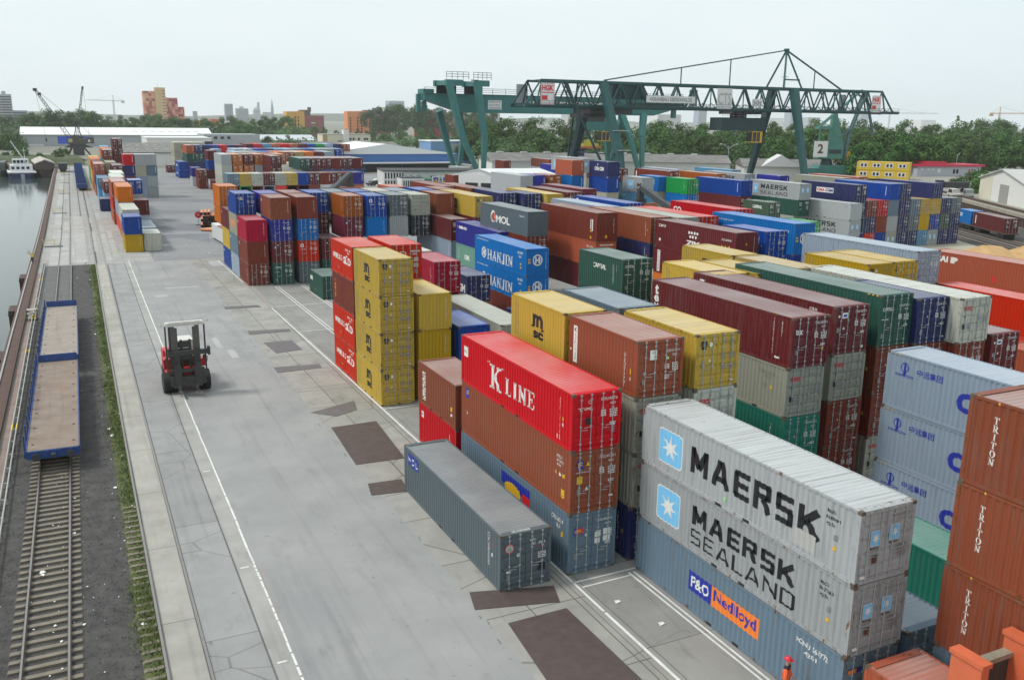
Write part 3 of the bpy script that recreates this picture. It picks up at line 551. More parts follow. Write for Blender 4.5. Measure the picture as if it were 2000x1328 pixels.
DEC['emb'] = lambda L_, H: [Rr(.25, .5, 1.75, 2.05, 'lb', 'N', 'disc'), Rr(.6, .75, 2.1, 2.22, 'w', 'N', 'disc')] + code('N', 'w', 'TGHU', '251674 0', z=2.0)
DEC['sqr'] = lambda L_, H: [Rr(.25, .62, 1.8, 2.2, 'w', 'N'), Rr(.36, .5, 1.9, 2.1, 'k', 'N'), T('UNITED', .25, .85, 1.5, 1.6, 'w', .02, 'N')] + code('N', 'w', 'TTNU', '912846 5', z=2.15)
DEC['orlet'] = lambda L_, H: [T('P&O', 1.6, 4.4, .9, 1.8, 'o', .03)]
DEC['hsdoor'] = lambda L_, H: [Rr(.3, .9, 1.7, 1.9, 'r', 'N'), Rr(1.4, 2.1, 1.7, 1.85, 'gr', 'N')]
DEC['hg'] = lambda L_, H: [T('HG', .8, 2.4, 1.3, 2.0, 'o', .04)]
DEC['tx2'] = lambda L_, H: [T('CO', .6, 2.2, 1.3, 2.0, 'w', .05)]
DEC['dicai'] = lambda L_, H: [T('CAI', .7, 1.9, 1.5, 2.2, 'w', .06), T('TRIU 4412', 10.2, 11.6, 1.9, 2.1, 'w', .01)] + fine('N', .5, 2.3, 'w', 1, 1.6, 3, .14)
DEC['bigb'] = lambda L_, H: [Rr(10.9, 11.0, 1.2, 2.2, 'w'), Rr(10.9, 11.1, .9, 1.1, 'y'), Rr(10.9, 11.1, .2, .5, 'y'), Rr(11.2, 11.35, 1.0, 2.2, 'w')] + [Rr(1.0, 1.25, .35, .65, 'y', 'N'), ('vt', 'TRIU871245', 0, 1.95, 2.05, .8, 2.3, 'w', 'N')]
DEC['redtop'] = lambda L_, H: [Rr(1.5, 2.3, 2.0, 2.14, 'n', 'N'), Rr(1.7, 2.0, 1.8, 1.92, 'n', 'N'), Rr(1.8, 2.15, 1.3, 1.6, 'n', 'N'), Rr(1.8, 2.15, .85, 1.15, 'n', 'N'), Rr(1.85, 2.1, .4, .7, 'gr', 'N'), Rr(.6, 1.2, 1.7, 2.1, 'w', 'N', 'ring')]
DEC['fff'] = lambda L_, H: [T('FFF', 1.1, 1.7, 1.5, 1.75, 'w', .04, 'N'), Rr(.6, .75, 2.0, 2.12, 'w', 'N')] + code('N', 'w', 'FFFU', '110274', z=2.2)
DEC['dre'] = lambda L_, H: [T('DRE', .5, 1.6, 1.5, 2.0, 'w', .05), Rr(2.6, 2.8, .6, .75, 'w', 'L', 'disc'), T('DRE', 1.3, 2.0, 1.5, 1.8, 'w', .05, 'N'), Rr(1.5, 1.75, 1.0, 1.2, 'w', 'N', 'tri')]

# ------------------------------------------------------------------ the yard: stacks (x, y of the near left corner)
# front tiers beside the roadway
stack(15.01, 31.76, 40, 'on the roadway with a crocodile badge', ['gy.n:ndl'], 0, R(.14))
stack(18.37, 31.84, 40, 'the roadside pile', ['sb.H:opl~half hidden', 'br.H:florens~with yellow signs', 'rd.n:kline~with white serif lettering'], 0)
stack(18.42, 44.95, 20, 'the two behind the bright red one', ['rd.b:nseal~with white square', 'br.b:evergr~with white sideways word'], 0)
stack(18.38, 58.43, 20, 'the four-high yellow corner tower', ['ye.r:msc', 'ye.r:msc', 'ye.r:msc', 'ye.r:msc'], 0)
stack(18.36, 64.85, 20, 'the red tower behind the yellow tower', ['or:hamsud', 'or:hamsud', 'rb:capred', 'or:hamsud'], 0)
stack(21.58, 19.0, 40, 'the pile beside the worker', ['sb.r:pando~with blue and orange panel', 'lg.r:sealand~with two-line black lettering', 'lg.r:maersk~with huge black lettering'], 0)
stack(21.9, 6.3, 40, 'below the orange flat rack', ['co.r'], 0)
stack(24.65, 5.9, 40, 'the pile at the right edge', ['sb.Hr', 'br.Hr:triton~with white downward word', 'br.Hr:triton~with white downward word', 'br.Hr:triton~with white downward word'], 0)
stack(24.7, 19.2, 40, 'between the star pile and brown pile', ['sb'], 0)
stack(30.5, 16.9, 40, 'with green ribbed roof below the grey-blue wall', ['tl'], 0)
stack(36.3, 19.3, 40, 'the pale pile with Chinese lettering', ['pb.H:cosco', 'pb.H:cosco', 'pb.H:cosco'], 0)
# second tiers
stack(21.6, 31.9, 20, 'the stack right of the serif-lettered red one', ['nv', 'og.r:oocl~with red door word', 'og.r:oocl~with red door word', 'br:genstar~with white upright panel'], 0)
stack(21.5, 38.3, 20, 'the stack behind the brown panelled one', ['-', '-', 'br', 'ye:msc~with big black logo'], 0)
stack(24.8, 32.0, 20, 'the stack left of the long maroon one', ['-', '-', 'wh:oocl~with red door word', 'ye.r:msc~with rusty edges'], 0)
stack(24.7, 38.3, 20, 'the stack behind the rusty yellow one', ['-', '-', 'sb', 'sb.r~with rusty patched roof'], 0)
stack(31.4, 33.1, 40, 'the pile with the three-letter maroon top', ['rb', 'tl.s', 'og.s:oocl~with red door word', 'mr.r:tex~with white three-letter word'], 0)
stack(35.5, 34.3, 40, 'the pile with the ribbed pink roof', ['rb', 'rb', 'og:oocl~with red door word', 'mr.r:crx~with white square'], 0)
stack(39.05, 34.6, 40, 'the pile with the long green top', ['og:oocl', 'rb', 'rb.r', 'gn.H:capital~with white door word'], 0)
stack(41.52, 34.3, 20, 'the pile right of the long green one', ['-', '-', 'rb', 'nv~with yellow triangle'], 0)
stack(43.95, 33.5, 40, 'the pile with the long white roof', ['-', '-', 'rb', 'wh.r:oocl~with red door word'], 0)
stack(48.0, 34.3, 20, 'the pile right of the white roofed one', ['-', '-', 'mr:crx'], 0)
stack(36.2, 45.0, 20, 'behind the long green pile', ['-', '-', 'oy', 'ye.b:msc'], 1)
stack(38.9, 44.4, 20, 'wedged behind the long green pile', ['-', '-', '-', 'ye.b:msc~with bare roof'], 1)
stack(42.6, 45.1, 20, 'in front of the highest yellow box', ['-', '-', '-', 'ty~with tan roof'], 1)
stack(42.6, 51.5, 20, 'the stack before the seven-dot maroon pile', ['-', '-', 'oy', 'ye.b:msc~with black downward words'], 1)
stack(48.7, 44.7, 20, 'the left of two yellow towers', ['-', '-', 'oy', 'oy.b:msc'], 1)
stack(51.3, 44.9, 20, 'the right of two yellow towers', ['-', '-', 'oy', 'oy.r:msc'], 1)
stack(57.5, 48.1, 40, 'the pile before the blue white-badged one', ['-', 'gy.r', 'sb.r', 'pb.r~streaked with rust'], 1)
stack(70.0, 45.2, 40, 'the pile at the right picture edge', ['mr.H', 'mr.Hb', 'co.Hb:cai~with white italic letters'], 1)
stack(60.0, 36.0, 40, 'in front of the coral pile', ['-', 'or', 'or'], 1)
stack(56.3, 27.5, 40, 'below the bright red pair', ['-', 'co'], 1)
# middle block
stack(24.25, 58.6, 20, 'behind the bright red serif-lettered one', ['nv', 'bl.b~with plain blue roof'], 1)
stack(27.3, 58.0, 40, 'with pale roof beside the blue roof', ['-', 'og'], 1)
stack(30.4, 57.6, 20, 'between the pale roof and the far blue pile', ['nv', 'nv.b'], 1)
stack(21.2, 58.5, 20, 'the plain yellow stack beside the corner tower', ['oy.b', 'oy.b', 'ye.b'], 0)
stack(21.4, 65.0, 20, 'the stack behind the corner tower', ['-', '-', 'or', 'or:redtop~with white door plates'], 0)
stack(27.4, 71.7, 20, 'the crimson stack', ['-', 'cr', 'cr.n'], 1)
stack(27.35, 78.5, 20, 'behind the crimson stack', ['-', 'pb', 'wh~with white marks'], 1)
stack(33.2, 78.1, 20, 'beside the round-badged blue pile', ['ob', 'nv:cgm20~with white letters'], 1)
stack(38.4, 76.1, 40, 'the bright blue round-badged pile', ['rb', 'bb.b:hanjin', 'bb.bn:hanjin'], 0)
stack(33.95, 52.4, 20, 'the green stack', ['-', '-', 'gn', 'gn:capital~with white italic word'], 0)
stack(47.4, 78.4, 40, 'the pile right of the bright blue one', ['-', 'mr', 'co.b:dicai~with white letters', 'rb.Hb:bigb~with yellow labels'], 1)
stack(52.0, 75.5, 40, 'the pile left of the seven-dot one', ['-', '-', 'nv', 'br'], 1)
stack(54.6, 74.4, 40, 'beside the brown top with pale roof', ['-', '-', '-', 'og'], 1)
stack(57.1, 74.5, 40, 'the pile before the leaning black boom', ['-', '-', '-', 'or~with bright red roof'], 1)
stack(51.7, 62.2, 40, 'the pile with seven white dots', ['-', 'og2', 'mr.b:tiphook~with white downward panel', 'mr.b:zim~with white dots'], 1)
stack(54.9, 62.0, 20, 'right of the seven-dot pile', ['-', '-', 'bl', 'bl'], 1)
stack(60.0, 64.0, 40, 'the pile before the far star pile', ['-', '-', 'bl.b', 'bb.Hb:hanjin~with white round badge'], 1)
stack(53.2, 86.8, 40, 'with pale roof beyond the brown pile', ['-', '-', '-', 'pb'], 1)
stack(58.3, 89.9, 40, 'with striped side near the gantry foot', ['-', '-', '-', 'bl:whs'], 1)
stack(42.7, 84.5, 40, 'the pile with the round badge', ['-', '-', 'rb', 'gy.b:mol~with red and green badge'], 1)
stack(41.5, 89.0, 40, 'the pile beyond the bright blue one', ['-', 'mg:cmk~with white letters', 'db.b:seaco~with red triangle'], 1)
stack(41.4, 102.5, 40, 'the pile before the far yellow one', ['-', 'pb.b', 'mr.b:vbar'], 1)
stack(45.1, 103.7, 40, 'the pile with the far black logo', ['-', '-', 'mr', 'ye:msc~with black two-line logo'], 1)
stack(50.4, 107.6, 40, 'right of the far black-logo one', ['-', '-', 'nv', 'nv'], 1)
stack(53.0, 105.6, 20, 'with yellow label near the grey badge pile', ['-', '-', 'nv', 'nv'], 1)
stack(55.6, 104.5, 40, 'with bright roof beyond the navy pair', ['-', '-', '-', 'ye.b'], 1)
stack(59.7, 106.4, 40, 'beyond the bright yellow roof', ['-', '-', '-', 'mr:vbar'], 1)
stack(64.5, 111.0, 40, 'at the near gantry foot', ['-', '-', '-', 'pw.b'], 1)
stack(47.2, 121.0, 40, 'low before the white workshop', ['-', '-', '-', 'rb'], 1)
stack(50.0, 116.5, 40, 'before the white workshop doors', ['-', '-', '-', 'br'], 1)
stack(66.0, 79.8, 40, 'behind the leaning black boom', ['-', '-', '-', 'rd:tx2~with white round letters'], 1)
# the four-high wall of short boxes facing the empty bays
WALL = [(18.3, 109.4, ['rb', 'rb.b', 'cr.bn']), (21.15, 108.9, ['gn:capital', 'mr:emb', 'db', 'br.b']), (24.25, 108.9, ['gy', 'or:sqr', 'bb', 'rb.b']), (27.2, 115.0, ['-', 'mr', 'mr', 'bl']),
        (29.95, 109.0, ['-', '-', 'pw:emb', 'ob']), (32.75, 108.3, ['-', '-', 'bb.b', 'bl:sqr']), (35.75, 108.9, ['-', '-', 'lg.b', 'gy']), (38.55, 108.5, ['-', '-', 'bk', 'og']), (42.1, 109.2, ['-', '-', 'rb.b', 'br.b'])]
for i, (x, y, t) in enumerate(WALL): stack(x, y, 20, ORD[i+1]+' stack facing the empty bays', t, 0 if i < 3 else 1)
stack(27.3, 109.8, 20, 'low between the wall and red tower', ['gn', 'mr:fff'], 1)
stack(24.2, 97.8, 20, 'alone in the empty bays', ['gn:dre'], 0)
WALL2 = [(18.3, 115.9, ['pb.b', 'sb.b', 'be.b:orlet', 'bl:plate']), (18.3, 122.3, ['bl.b', 'ye.b', 'mr.b']), (18.3, 129.0, ['-', '-', 'og2.b', 'og2']), (21.2, 115.4, ['-', '-', '-', 'db']), (24.3, 115.4, ['-', '-', 'mr', 'rb']), (29.95, 115.4, ['-', '-', '-', 'gy']), (32.75, 115.0, ['-', '-', '-', 'bl']), (35.75, 115.4, ['-', '-', '-', 'be']), (38.5, 115.2, ['-', '-', '-', 'sb']), (42.1, 115.6, ['-', '-', '-', 'bl']), (45.2, 116.2, ['-', '-', '-', 'br']), (40.2, 121.8, ['-', '-', '-', 'co'])]
for i, (x, y, t) in enumerate(WALL2): stack(x, y, 20, ORD[i+1]+' stack in the second rank behind the bays', t, 1)
# quayside row on the left
stack(6.72, 143.4, 20, 'the pair nearest the white line', ['oy.b~with ribbed end', 'bl.b~with pale square'], 0)
stack(7.2, 154.5, 40, 'the stack behind the blue quayside box', ['co.b', 'wh:hsdoor~with red door stripe'], 1)
stack(7.3, 168.2, 40, 'the orange-topped quayside stack', ['or', 'pb', 'og2.b'], 1)
stack(9.32, 144.0, 20, 'right of the ochre quayside box', ['wh.br~with stained ribs'], 0)
stack(9.4, 151.5, 40, 'with blue roof behind the stained white one', ['sb'], 1)
stack(9.9, 171.5, 20, 'the maroon-ended quayside stack', ['pb.b', 'mr.b'], 1)
stack(10.0, 185.0, 20, 'the blue-topped quayside stack', ['og', 'lg', 'bl'], 2)
QS = [(7.0, 181.5, 40, ['co', 'or', 'co']), (7.5, 195, 40, ['lb', 'wh', 'wh']), (8.2, 208, 40, ['mr', 'mr', 'wh']), (7.0, 221.5, 40, ['lb', 'mr']), (6.2, 235, 40, ['lb', 'lb']), (6.0, 248.5, 40, ['co', 'pw', 'co']), (6.0, 262, 40, ['ob', 'og2', 'mr']), (6.0, 276, 40, ['ye', 'ye', 'og2']), (6.0, 290, 40, ['bg', 'bg', 'ye']), (6.2, 305, 40, ['bg', 'bg']), (6.4, 320, 20, ['bl', 'dg']),
      (9.4, 226, 40, ['rb', 'rb']), (9.8, 240, 40, ['-', 'mr', 'mr']), (9.0, 256, 40, ['-', 'gn', 'be']), (9.0, 270, 40, ['-', 'bg', 'bg', 'rb']), (9.0, 285, 40, ['-', 'lb', 'lb', 'og2']), (9.4, 300, 40, ['-', 'lb', 'lb', 'lb']), (12.3, 285, 40, ['-', '-', 'mr', 'mr', 'mr'])]
for i, (x, y, l, t) in enumerate(QS): stack(x, y, l, (ORD[i+1]+' quayside stack along the crane rail') if i < 11 else (ORD[i-10]+' stack in the inner quayside line'), t, 2)
stack(5.6, 207.5, 20, 'by the crane rail', ['nv.b'], 2)
for i, (x, t) in enumerate([(12.35, ['-', 'mr.b', 'nv.b', 'rd.b']), (14.9, ['pb.b', 'pb.b', 'be.b', 'lg.b']), (17.4, ['lg.b', 'lg.b', 'sb.b', 'lg.b'])]): stack(x, 240, 20, ORD[i+1]+' column of the grey end wall', t, 2)
# far middle
stack(31.8, 343.9, 20, 'in front of the white hall', ['mr'], 2)
for i in range(4): stack(34.6+2.6*i, 345, 40, ORD[i+1]+' column of the beige wall', [['be']*4, ['be', 'co', 'be', 'be'], ['-', '-', 'be', 'be'], ['-', '-', 'be', 'be']][i], 2)
for i, t in enumerate([['bl.b:cmaw', 'bl.b:cmaw'], ['nv', 'nv', 'gn.b', 'co.b'], ['nv', 'nv', 'gn', 'nv'], ['nv', 'nv', 'nv', 'nv'], ['-', '-', 'bl', 'bl'], ['-', '-', 'rd.b', 'rd.b'], ['-', '-', 'nv', 'nv'], ['-', '-', '-', 'pw']]): stack(32.4+2.6*i, 312.2, 40, ORD[i+1]+' column of the far blue block', t, 2)
stack(32.1, 276.2, 20, 'the pair left of the far maroon box', ['lg', 'db.b'], 2)
stack(38.0, 276.0, 20, 'behind the far maroon box', ['-', '-', 'db', 'pb'], 2)
stack(32.4, 264.8, 20, 'the red pair beside the small maroon box', ['rb.b', 'rb'], 2)
stack(35.1, 264.8, 20, 'the column above the small maroon box', ['-', 'mr.b', 'bl.b', 'mr.b'], 2)
stack(35.2, 257.5, 20, 'with white door marks before the column', ['mr'], 2)
ECOL = [['oy', 'wh', 'wh', 'lg.b'], ['-', '-', 'og2', 'og2'], ['-', '-', 'og2', 'mr'], ['-', '-', 'lg.b', 'og2'], ['-', '-', 'og2', 'ob'], ['-', '-', '-', 'og2']]
for i, t in enumerate(ECOL): stack(34.6+2.7*i, 237, 40, ORD[i+1]+' column of the orange block', t, 2)
FCOL = [['mr', 'mr', 'sb'], ['-', 'bg', 'ye'], ['-', 'co', 'wh'], ['-', 'pb', 'mr'], ['-', 'or.b', 'wh'], ['-', 'mr', 'ye'], ['-', 'mr', 'bl.b'], ['-', 'rb', 'mr'], ['-', '-', 'rb.b'], ['-', '-', 'mr'], ['-', '-', 'mr'], ['-', 'co', 'db.b']]
for i, t in enumerate(FCOL): stack(30.3+2.47*i, 200.5, 20, ORD[i+1]+' column of the patchwork row', t, 1 if i < 7 else 2)
GCOL = ['gn', 'mr', 'mr', 'rb.b', 'mr', 'mr.b']
for i, t in enumerate(GCOL): stack(48.6+2.5*i, 213, 40, ORD[i+1]+' stack above the patchwork row', ['-', '-', '-', t], 2)
stack(44.6, 226, 40, 'with pink roof above the patchwork row', ['-', '-', 'mr', 'mr'], 2)
stack(58.0, 207.5, 20, 'beside the parked cars', ['-', 'nv'], 2)
for i, c in enumerate(['pb', 'og', 'sb', 'bl', 'og2', 'co', 'ty', 'og2', 'mr', 'pb']): stack(40.0+2.7*i, 252, 40, ORD[i+1]+' roof of the far orange rank', ['-', '-', '-', c], 2)
for i, c in enumerate(['pb', 'lg', 'db', 'nv', 'lb', 'pb', 'sb', 'bl', 'pb', 'og', 'bl']): stack(44.0+3.0*i, 276, 40, ORD[i+1]+' roof of the far pale rank', ['-', '-', '-', c], 2)
for i, c in enumerate(['mr', 'rd', 'lb', 'co', 'rd', 'co', 'mr', 'bl', 'bg', 'pb', 'nv', 'co']): stack(56.0+3.1*i, 326, 40, ORD[i+1]+' roof of the farthest red rank', ['-', '-', '-', c], 2)
# right-hand block with its end facing the railway
RB = [(112.3, ['bl', 'sb', 'nv', 'nv:cmacgm~with white panel']), (114.9, ['or', 'nv', 'rb']), (117.35, ['bl.b', 'rb.b', 'rd']), (119.8, ['og:stars', 'lg.b', 'sb.b', 'bl.b~with pale lettering']), (122.3, ['nv', 'nv', 'nv', 'nv']), (124.75, ['nv', 'gy', 'sb']), (127.2, ['lb', 'oy.b', 'ye']), (129.65, ['lg:stars', 'bl', 'ye', 'nv:cmaw~with white letters']), (132.1, ['nv', 'dg', 'nv']), (134.55, ['nv', 'nv', 'gy'])]
for i, (x, t) in enumerate(RB): stack(x, 107, 40, ORD[i+1]+' column of the railway-side end wall', t, 1)
stack(108.4, 104.0, 40, 'the pale pair left of the end wall', ['-', 'lg:mfar~with blue square and black lettering', 'lg.b:msmall~with small lettering'], 1)
stack(104.8, 111.5, 40, 'the pile with the far white star', ['-', '-', 'gn.b:capf~with white italic word', 'lg:mfar~with black two-line lettering'], 1)
stack(97.0, 109.5, 20, 'before the far star pile', ['-', '-', 'dg:capf~with white word'], 1)
stack(100.6, 104.5, 20, 'low before the long dark green one', ['-', 'bg'], 1)
stack(100.2, 120.2, 40, 'the pile of blue over maroon', ['-', '-', 'mr.b:vbar', 'bl.bn'], 1)
stack(93.8, 126.2, 20, 'the pair of green over blue', ['-', '-', 'bb', 'bg.n'], 1)
stack(92.6, 133.0, 20, 'the pair behind the fallen boom', ['-', '-', 'be.b', 'bb.b:whs'], 1)
stack(87.9, 131.0, 20, 'the pair with the blue star square', ['-', '-', 'lb.b', 'lg.b:m20'], 1)
stack(82.5, 133.5, 20, 'the blue pair at the dark crane leg', ['-', 'be.b', 'be.b', 'bl.b', 'nv.b:cmaw'], 2)
stack(79.0, 139.5, 20, 'the stack behind the dark crane leg', ['-', '-', 'lg.b:m20', 'bb.b', 'co.b'], 2)
stack(75.5, 141.5, 20, 'the orange stack near the crane leg', ['-', '-', 'mr.b:vbar', 'ob.b:vbar'], 2)
stack(72.6, 141.5, 20, 'the dark blue stack near the workshop', ['-', '-', 'bl.b', 'db.b'], 2)
stack(70.0, 141.5, 40, 'the pale stack right of the workshop', ['-', '-', 'lg', 'lg'], 2)
stack(84.9, 146.0, 40, 'the raised pale box under the hanging one', ['-', '-', '-', '-', 'lg.b:mfar'], 2)
stack(105.1, 147.5, 40, 'the long red one beyond the crane leg', ['-', '-', '-', 'rb.b:vbar'], 2)
stack(108.6, 137.6, 40, 'the long brown one beyond the green box', ['-', '-', '-', 'ob.b:vbar'], 2)
stack(114.5, 136.5, 40, 'the pale one beside the far crane leg', ['-', '-', '-', 'lg:mfar'], 2)
stack(117.0, 130.0, 20, 'under the far crane leg', ['-', '-', '-', 'db.b'], 2)
stack(129.4, 123.1, 40, 'the long rusty one before the yellow cabins', ['-', '-', '-', 'co.b:vbar'], 2)
stack(124.0, 121.5, 40, 'with white roof before the rusty one', ['-', '-', '-', 'og'], 2)
stack(100.0, 158.0, 40, 'one of the far roofs by the crane leg', ['-', '-', '-', 'mr'], 2)
stack(110.0, 152.0, 40, 'the far pale roof by the crane leg', ['-', '-', '-', 'pb'], 2)
stack(121.0, 148.5, 40, 'the far sky-blue roof by the crane leg', ['-', '-', '-', 'lb'], 2)
# around the workshop
for i, (x, y, l, t) in enumerate([(95.0, 222, 40, ['bg.b', 'lg.b:mfar']), (92.0, 226, 20, ['rb.b', 'rb.b']), (104, 218, 40, ['rb.b:vbar', 'rb.b:vbar']), (111, 212, 40, ['-', 'lg.b:mfar']), (121, 220, 40, ['-', 'db.b', 'db.b']), (122, 208, 40, ['-', 'og.b:hg', 'og.b']), (118, 250, 20, ['-', 'rb.b', 'rb.b']), (136, 255, 40, ['-', '-', 'br.b']), (110, 262, 40, ['lg', 'lg']), (118, 275, 40, ['lg', 'og'])]): stack(x, y, l, ORD[i+1]+' stack behind the white workshop', t, 2)
# ------------------------------------------------------------------ camera, light, sky
cam = bpy.data.cameras.new('camera'); co = bpy.data.objects.new('camera', cam); COL.objects.link(co)
cam.sensor_fit = 'HORIZONTAL'; cam.sensor_width = 36.0; cam.lens = 36.0*1770.6/2000; cam.clip_start = .5; cam.clip_end = 20000
_p, _r, _y = R(13.628), R(.788), R(25.937); _H = 19.634
F_ = Vector((math.sin(_y)*math.cos(_p), math.cos(_y)*math.cos(_p), -math.sin(_p))); R_ = Vector((math.cos(_y), -math.sin(_y), 0)); U_ = R_.cross(F_)
R_, U_ = R_*math.cos(_r)+U_*math.sin(_r), -R_*math.sin(_r)+U_*math.cos(_r)
co.matrix_world = Matrix(((R_.x, U_.x, -F_.x, 0), (R_.y, U_.y, -F_.y, 0), (R_.z, U_.z, -F_.z, _H), (0, 0, 0, 1)))
SC.camera = co

SUN_EL, SUN_AZ = R(52), R(292)          # high, hazy sun over the water on the left
w = bpy.data.worlds.new('World'); SC.world = w; w.use_nodes = True; nt = w.node_tree
bg = nt.nodes['Background']
sky = nt.nodes.new('ShaderNodeTexSky'); sky.sky_type = 'NISHITA'; sky.sun_disc = False; sky.sun_elevation = SUN_EL; sky.sun_rotation = SUN_AZ; sky.dust_density = 4; sky.air_density = 1.2
tc = nt.nodes.new('ShaderNodeTexCoord'); mp = nt.nodes.new('ShaderNodeMapping'); mp.inputs['Scale'].default_value = (1, 1, 3.2); L(nt, tc.outputs['Generated'], mp.inputs[0])
cn = noise(nt, mp.outputs[0], 1.7, 6, .55)
cloud = ramp(nt, cn, [(.30, (6.3, 7.35, 7.8)), (.62, (7.5, 8.2, 8.4))])
out = mixc(nt, .93, sky.outputs[0], cloud)
L(nt, out, bg.inputs[0]); bg.inputs[1].default_value = .10
sl = bpy.data.lights.new('sun', 'SUN'); so = bpy.data.objects.new('sun', sl); COL.objects.link(so)
sl.energy = 2.0; sl.angle = R(12); sl.color = (1, .96, .9)
sd = Vector((math.sin(SUN_AZ)*math.cos(SUN_EL), math.cos(SUN_AZ)*math.cos(SUN_EL), math.sin(SUN_EL)))
so.rotation_euler = sd.to_track_quat('Z', 'Y').to_euler()
vs = SC.view_settings; vs.view_transform = 'Standard'; vs.look = 'None'; vs.exposure = 0.30; vs.gamma = 1; vs.use_curve_mapping = False
SC.cycles.use_denoising = True
try: SC.cycles.denoiser = 'OPENIMAGEDENOISE'
except Exception: pass
SC.cycles.max_bounces = 6; SC.cycles.diffuse_bounces = 3; SC.cycles.glossy_bounces = 2; SC.cycles.transmission_bounces = 2; SC.cycles.volume_bounces = 2; SC.cycles.transparent_max_bounces = 4
SC.cycles.sample_clamp_indirect = 4; SC.cycles.use_adaptive_sampling = True; SC.cycles.adaptive_threshold = .015
SC.cycles.volume_max_steps = 64
HAZE = True
if HAZE:
    hz = MB(); hz.box(-2600, 5200, -60, 6200, -7, 150)
    m = bpy.data.materials.new('haze_air'); m.use_nodes = True; nt = m.node_tree; nt.nodes.remove(nt.nodes['Principled BSDF'])
    pv = nt.nodes.new('ShaderNodeVolumePrincipled'); pv.inputs['Color'].default_value = (.97,.985,1,1); pv.inputs['Density'].default_value = .00010; pv.inputs['Anisotropy'].default_value = .25
    L(nt, pv.outputs[0], nt.nodes['Material Output'].inputs['Volume'])
    tag(hz.build('haze', m), 'thin pale haze filling the air over the port', 'haze', kind='stuff')
# ------------------------------------------------------------------ ground, quay, rails
def gq(y):
    P = [(-100,-.3),(0,-.1),(30,0),(60,.1),(90,.3),(135,.75),(173,1.1),(345,1.95),(520,3.5),(720,4.8)]
    for (a,b),(c,d) in zip(P, P[1:]):
        if y <= c: return b+(d-b)*(y-a)/(c-a)
    return P[-1][1]
YS = [-60, 0, 20, 30, 45, 60, 75, 90, 105, 120, 135, 150, 173, 210, 260, 300, 345, 396]
def groundmat(name, c0, c1, scale=.35, rough=.85, stain=.5, cracks=0.0, slab=None, tyre=0.0, spots=.0, bump=0.0, stainc=(.10,.10,.095)):
    m, nt, b = newmat(name); v = gpos(nt)
    n = noise(nt, v, scale, 6, .6); c = ramp(nt, n, [(.32,c0),(.68,c1)])
    f = noise(nt, v, 9, 3, .7); c = mixc(nt, mth(nt,'MULTIPLY',f,.28), c, tuple(x*.62 for x in c0))
    s = noise(nt, gpos(nt,(1,.35,1)), .9, 7, .68); sm = ramp(nt, s, [(.56,(0,0,0)),(.76,(1,1,1))]); c = mixc(nt, mth(nt,'MULTIPLY',sm,stain), c, stainc)
    if tyre:
        t = noise(nt, gpos(nt,(1.6,.05,1)), 1.0, 4, .6); tm = ramp(nt, t, [(.54,(0,0,0)),(.70,(1,1,1))]); c = mixc(nt, mth(nt,'MULTIPLY',tm,tyre), c, tuple(x*.45 for x in c0))
    if slab:
        br = nt.nodes.new('ShaderNodeTexBrick'); L(nt, gpos(nt), br.inputs['Vector']); br.inputs['Scale'].default_value = 1; br.inputs['Brick Width'].default_value = slab[0]; br.inputs['Row Height'].default_value = slab[1]; br.inputs['Mortar Size'].default_value = slab[2]; br.offset = 0
        br.inputs['Color1'].default_value = (1,1,1,1); br.inputs['Color2'].default_value = (.86,.86,.86,1); br.inputs['Mortar'].default_value = (.35,.34,.32,1); c = mixc(nt, 1.0, c, br.outputs[0], 'MULTIPLY')
    if cracks:
        vo = nt.nodes.new('ShaderNodeTexVoronoi'); vo.feature = 'DISTANCE_TO_EDGE'; L(nt, gpos(nt), vo.inputs['Vector']); vo.inputs['Scale'].default_value = .16
        wob = ramp(nt, vo.outputs[0], [(.0,(1,1,1)),(.006,(0,0,0))]); c = mixc(nt, mth(nt,'MULTIPLY',wob,cracks), c, (.05,.05,.048))
    if spots:
        sp = noise(nt, v, 2.6, 2, .5); spm = ramp(nt, sp, [(.70,(0,0,0)),(.74,(1,1,1))]); c = mixc(nt, mth(nt,'MULTIPLY',spm,spots), c, (.07,.07,.07))
    L(nt, c, b.inputs['Base Color']); b.inputs['Roughness'].default_value = rough
    if bump:
        bp = nt.nodes.new('ShaderNodeBump'); bp.inputs['Strength'].default_value = bump; bp.inputs['Distance'].default_value = .05; L(nt, noise(nt, v, 14, 4, .7), bp.inputs['Height']); L(nt, bp.outputs[0], b.inputs['Normal'])
    return m
G_CONC = groundmat('roadway_concrete', (.255,.26,.26), (.335,.335,.325), .22, .8, .35, 0, None, .28, .35)
G_APRON = groundmat('apron_concrete', (.28,.275,.25), (.385,.375,.34), .5, .85, .55, .8, (5.2,5.0,.03), .1, .3)
G_BAY = groundmat('bay_concrete', (.25,.245,.23), (.33,.325,.30), .3, .85, .6, .3, (6.2,6.4,.02), .22, .3)
G_STRIP = groundmat('rail_strip_concrete', (.33,.32,.285), (.45,.43,.385), .5, .85, .35, 0, (40,7,.02), .35, .2, stainc=(.2,.15,.10))
G_LANE = groundmat('lane_concrete', (.27,.275,.27), (.35,.35,.34), .4, .85, .4, .5, (40,11,.02), .3, .45)
G_QUAY = groundmat('quay_concrete', (.29,.285,.27), (.39,.385,.365), .4, .85, .45, 0, None, .25, .3)
G_SLAB = groundmat('pale_slab', (.38,.375,.355), (.47,.465,.45), .6, .85, .35, 0, (40,4.2,.015), .15, .2)
G_DARK = groundmat('dark_asphalt', (.105,.105,.105), (.15,.148,.145), .8, .9, .3)
G_YARD = groundmat('yard_asphalt', (.20,.205,.215), (.285,.285,.285), .07, .8, .45, .5, None, .25, .3)
G_BALL = groundmat('ballast_stone', (.045,.043,.042), (.10,.095,.09), 1.4, .95, .4, 0, None, 0, 0, .9)
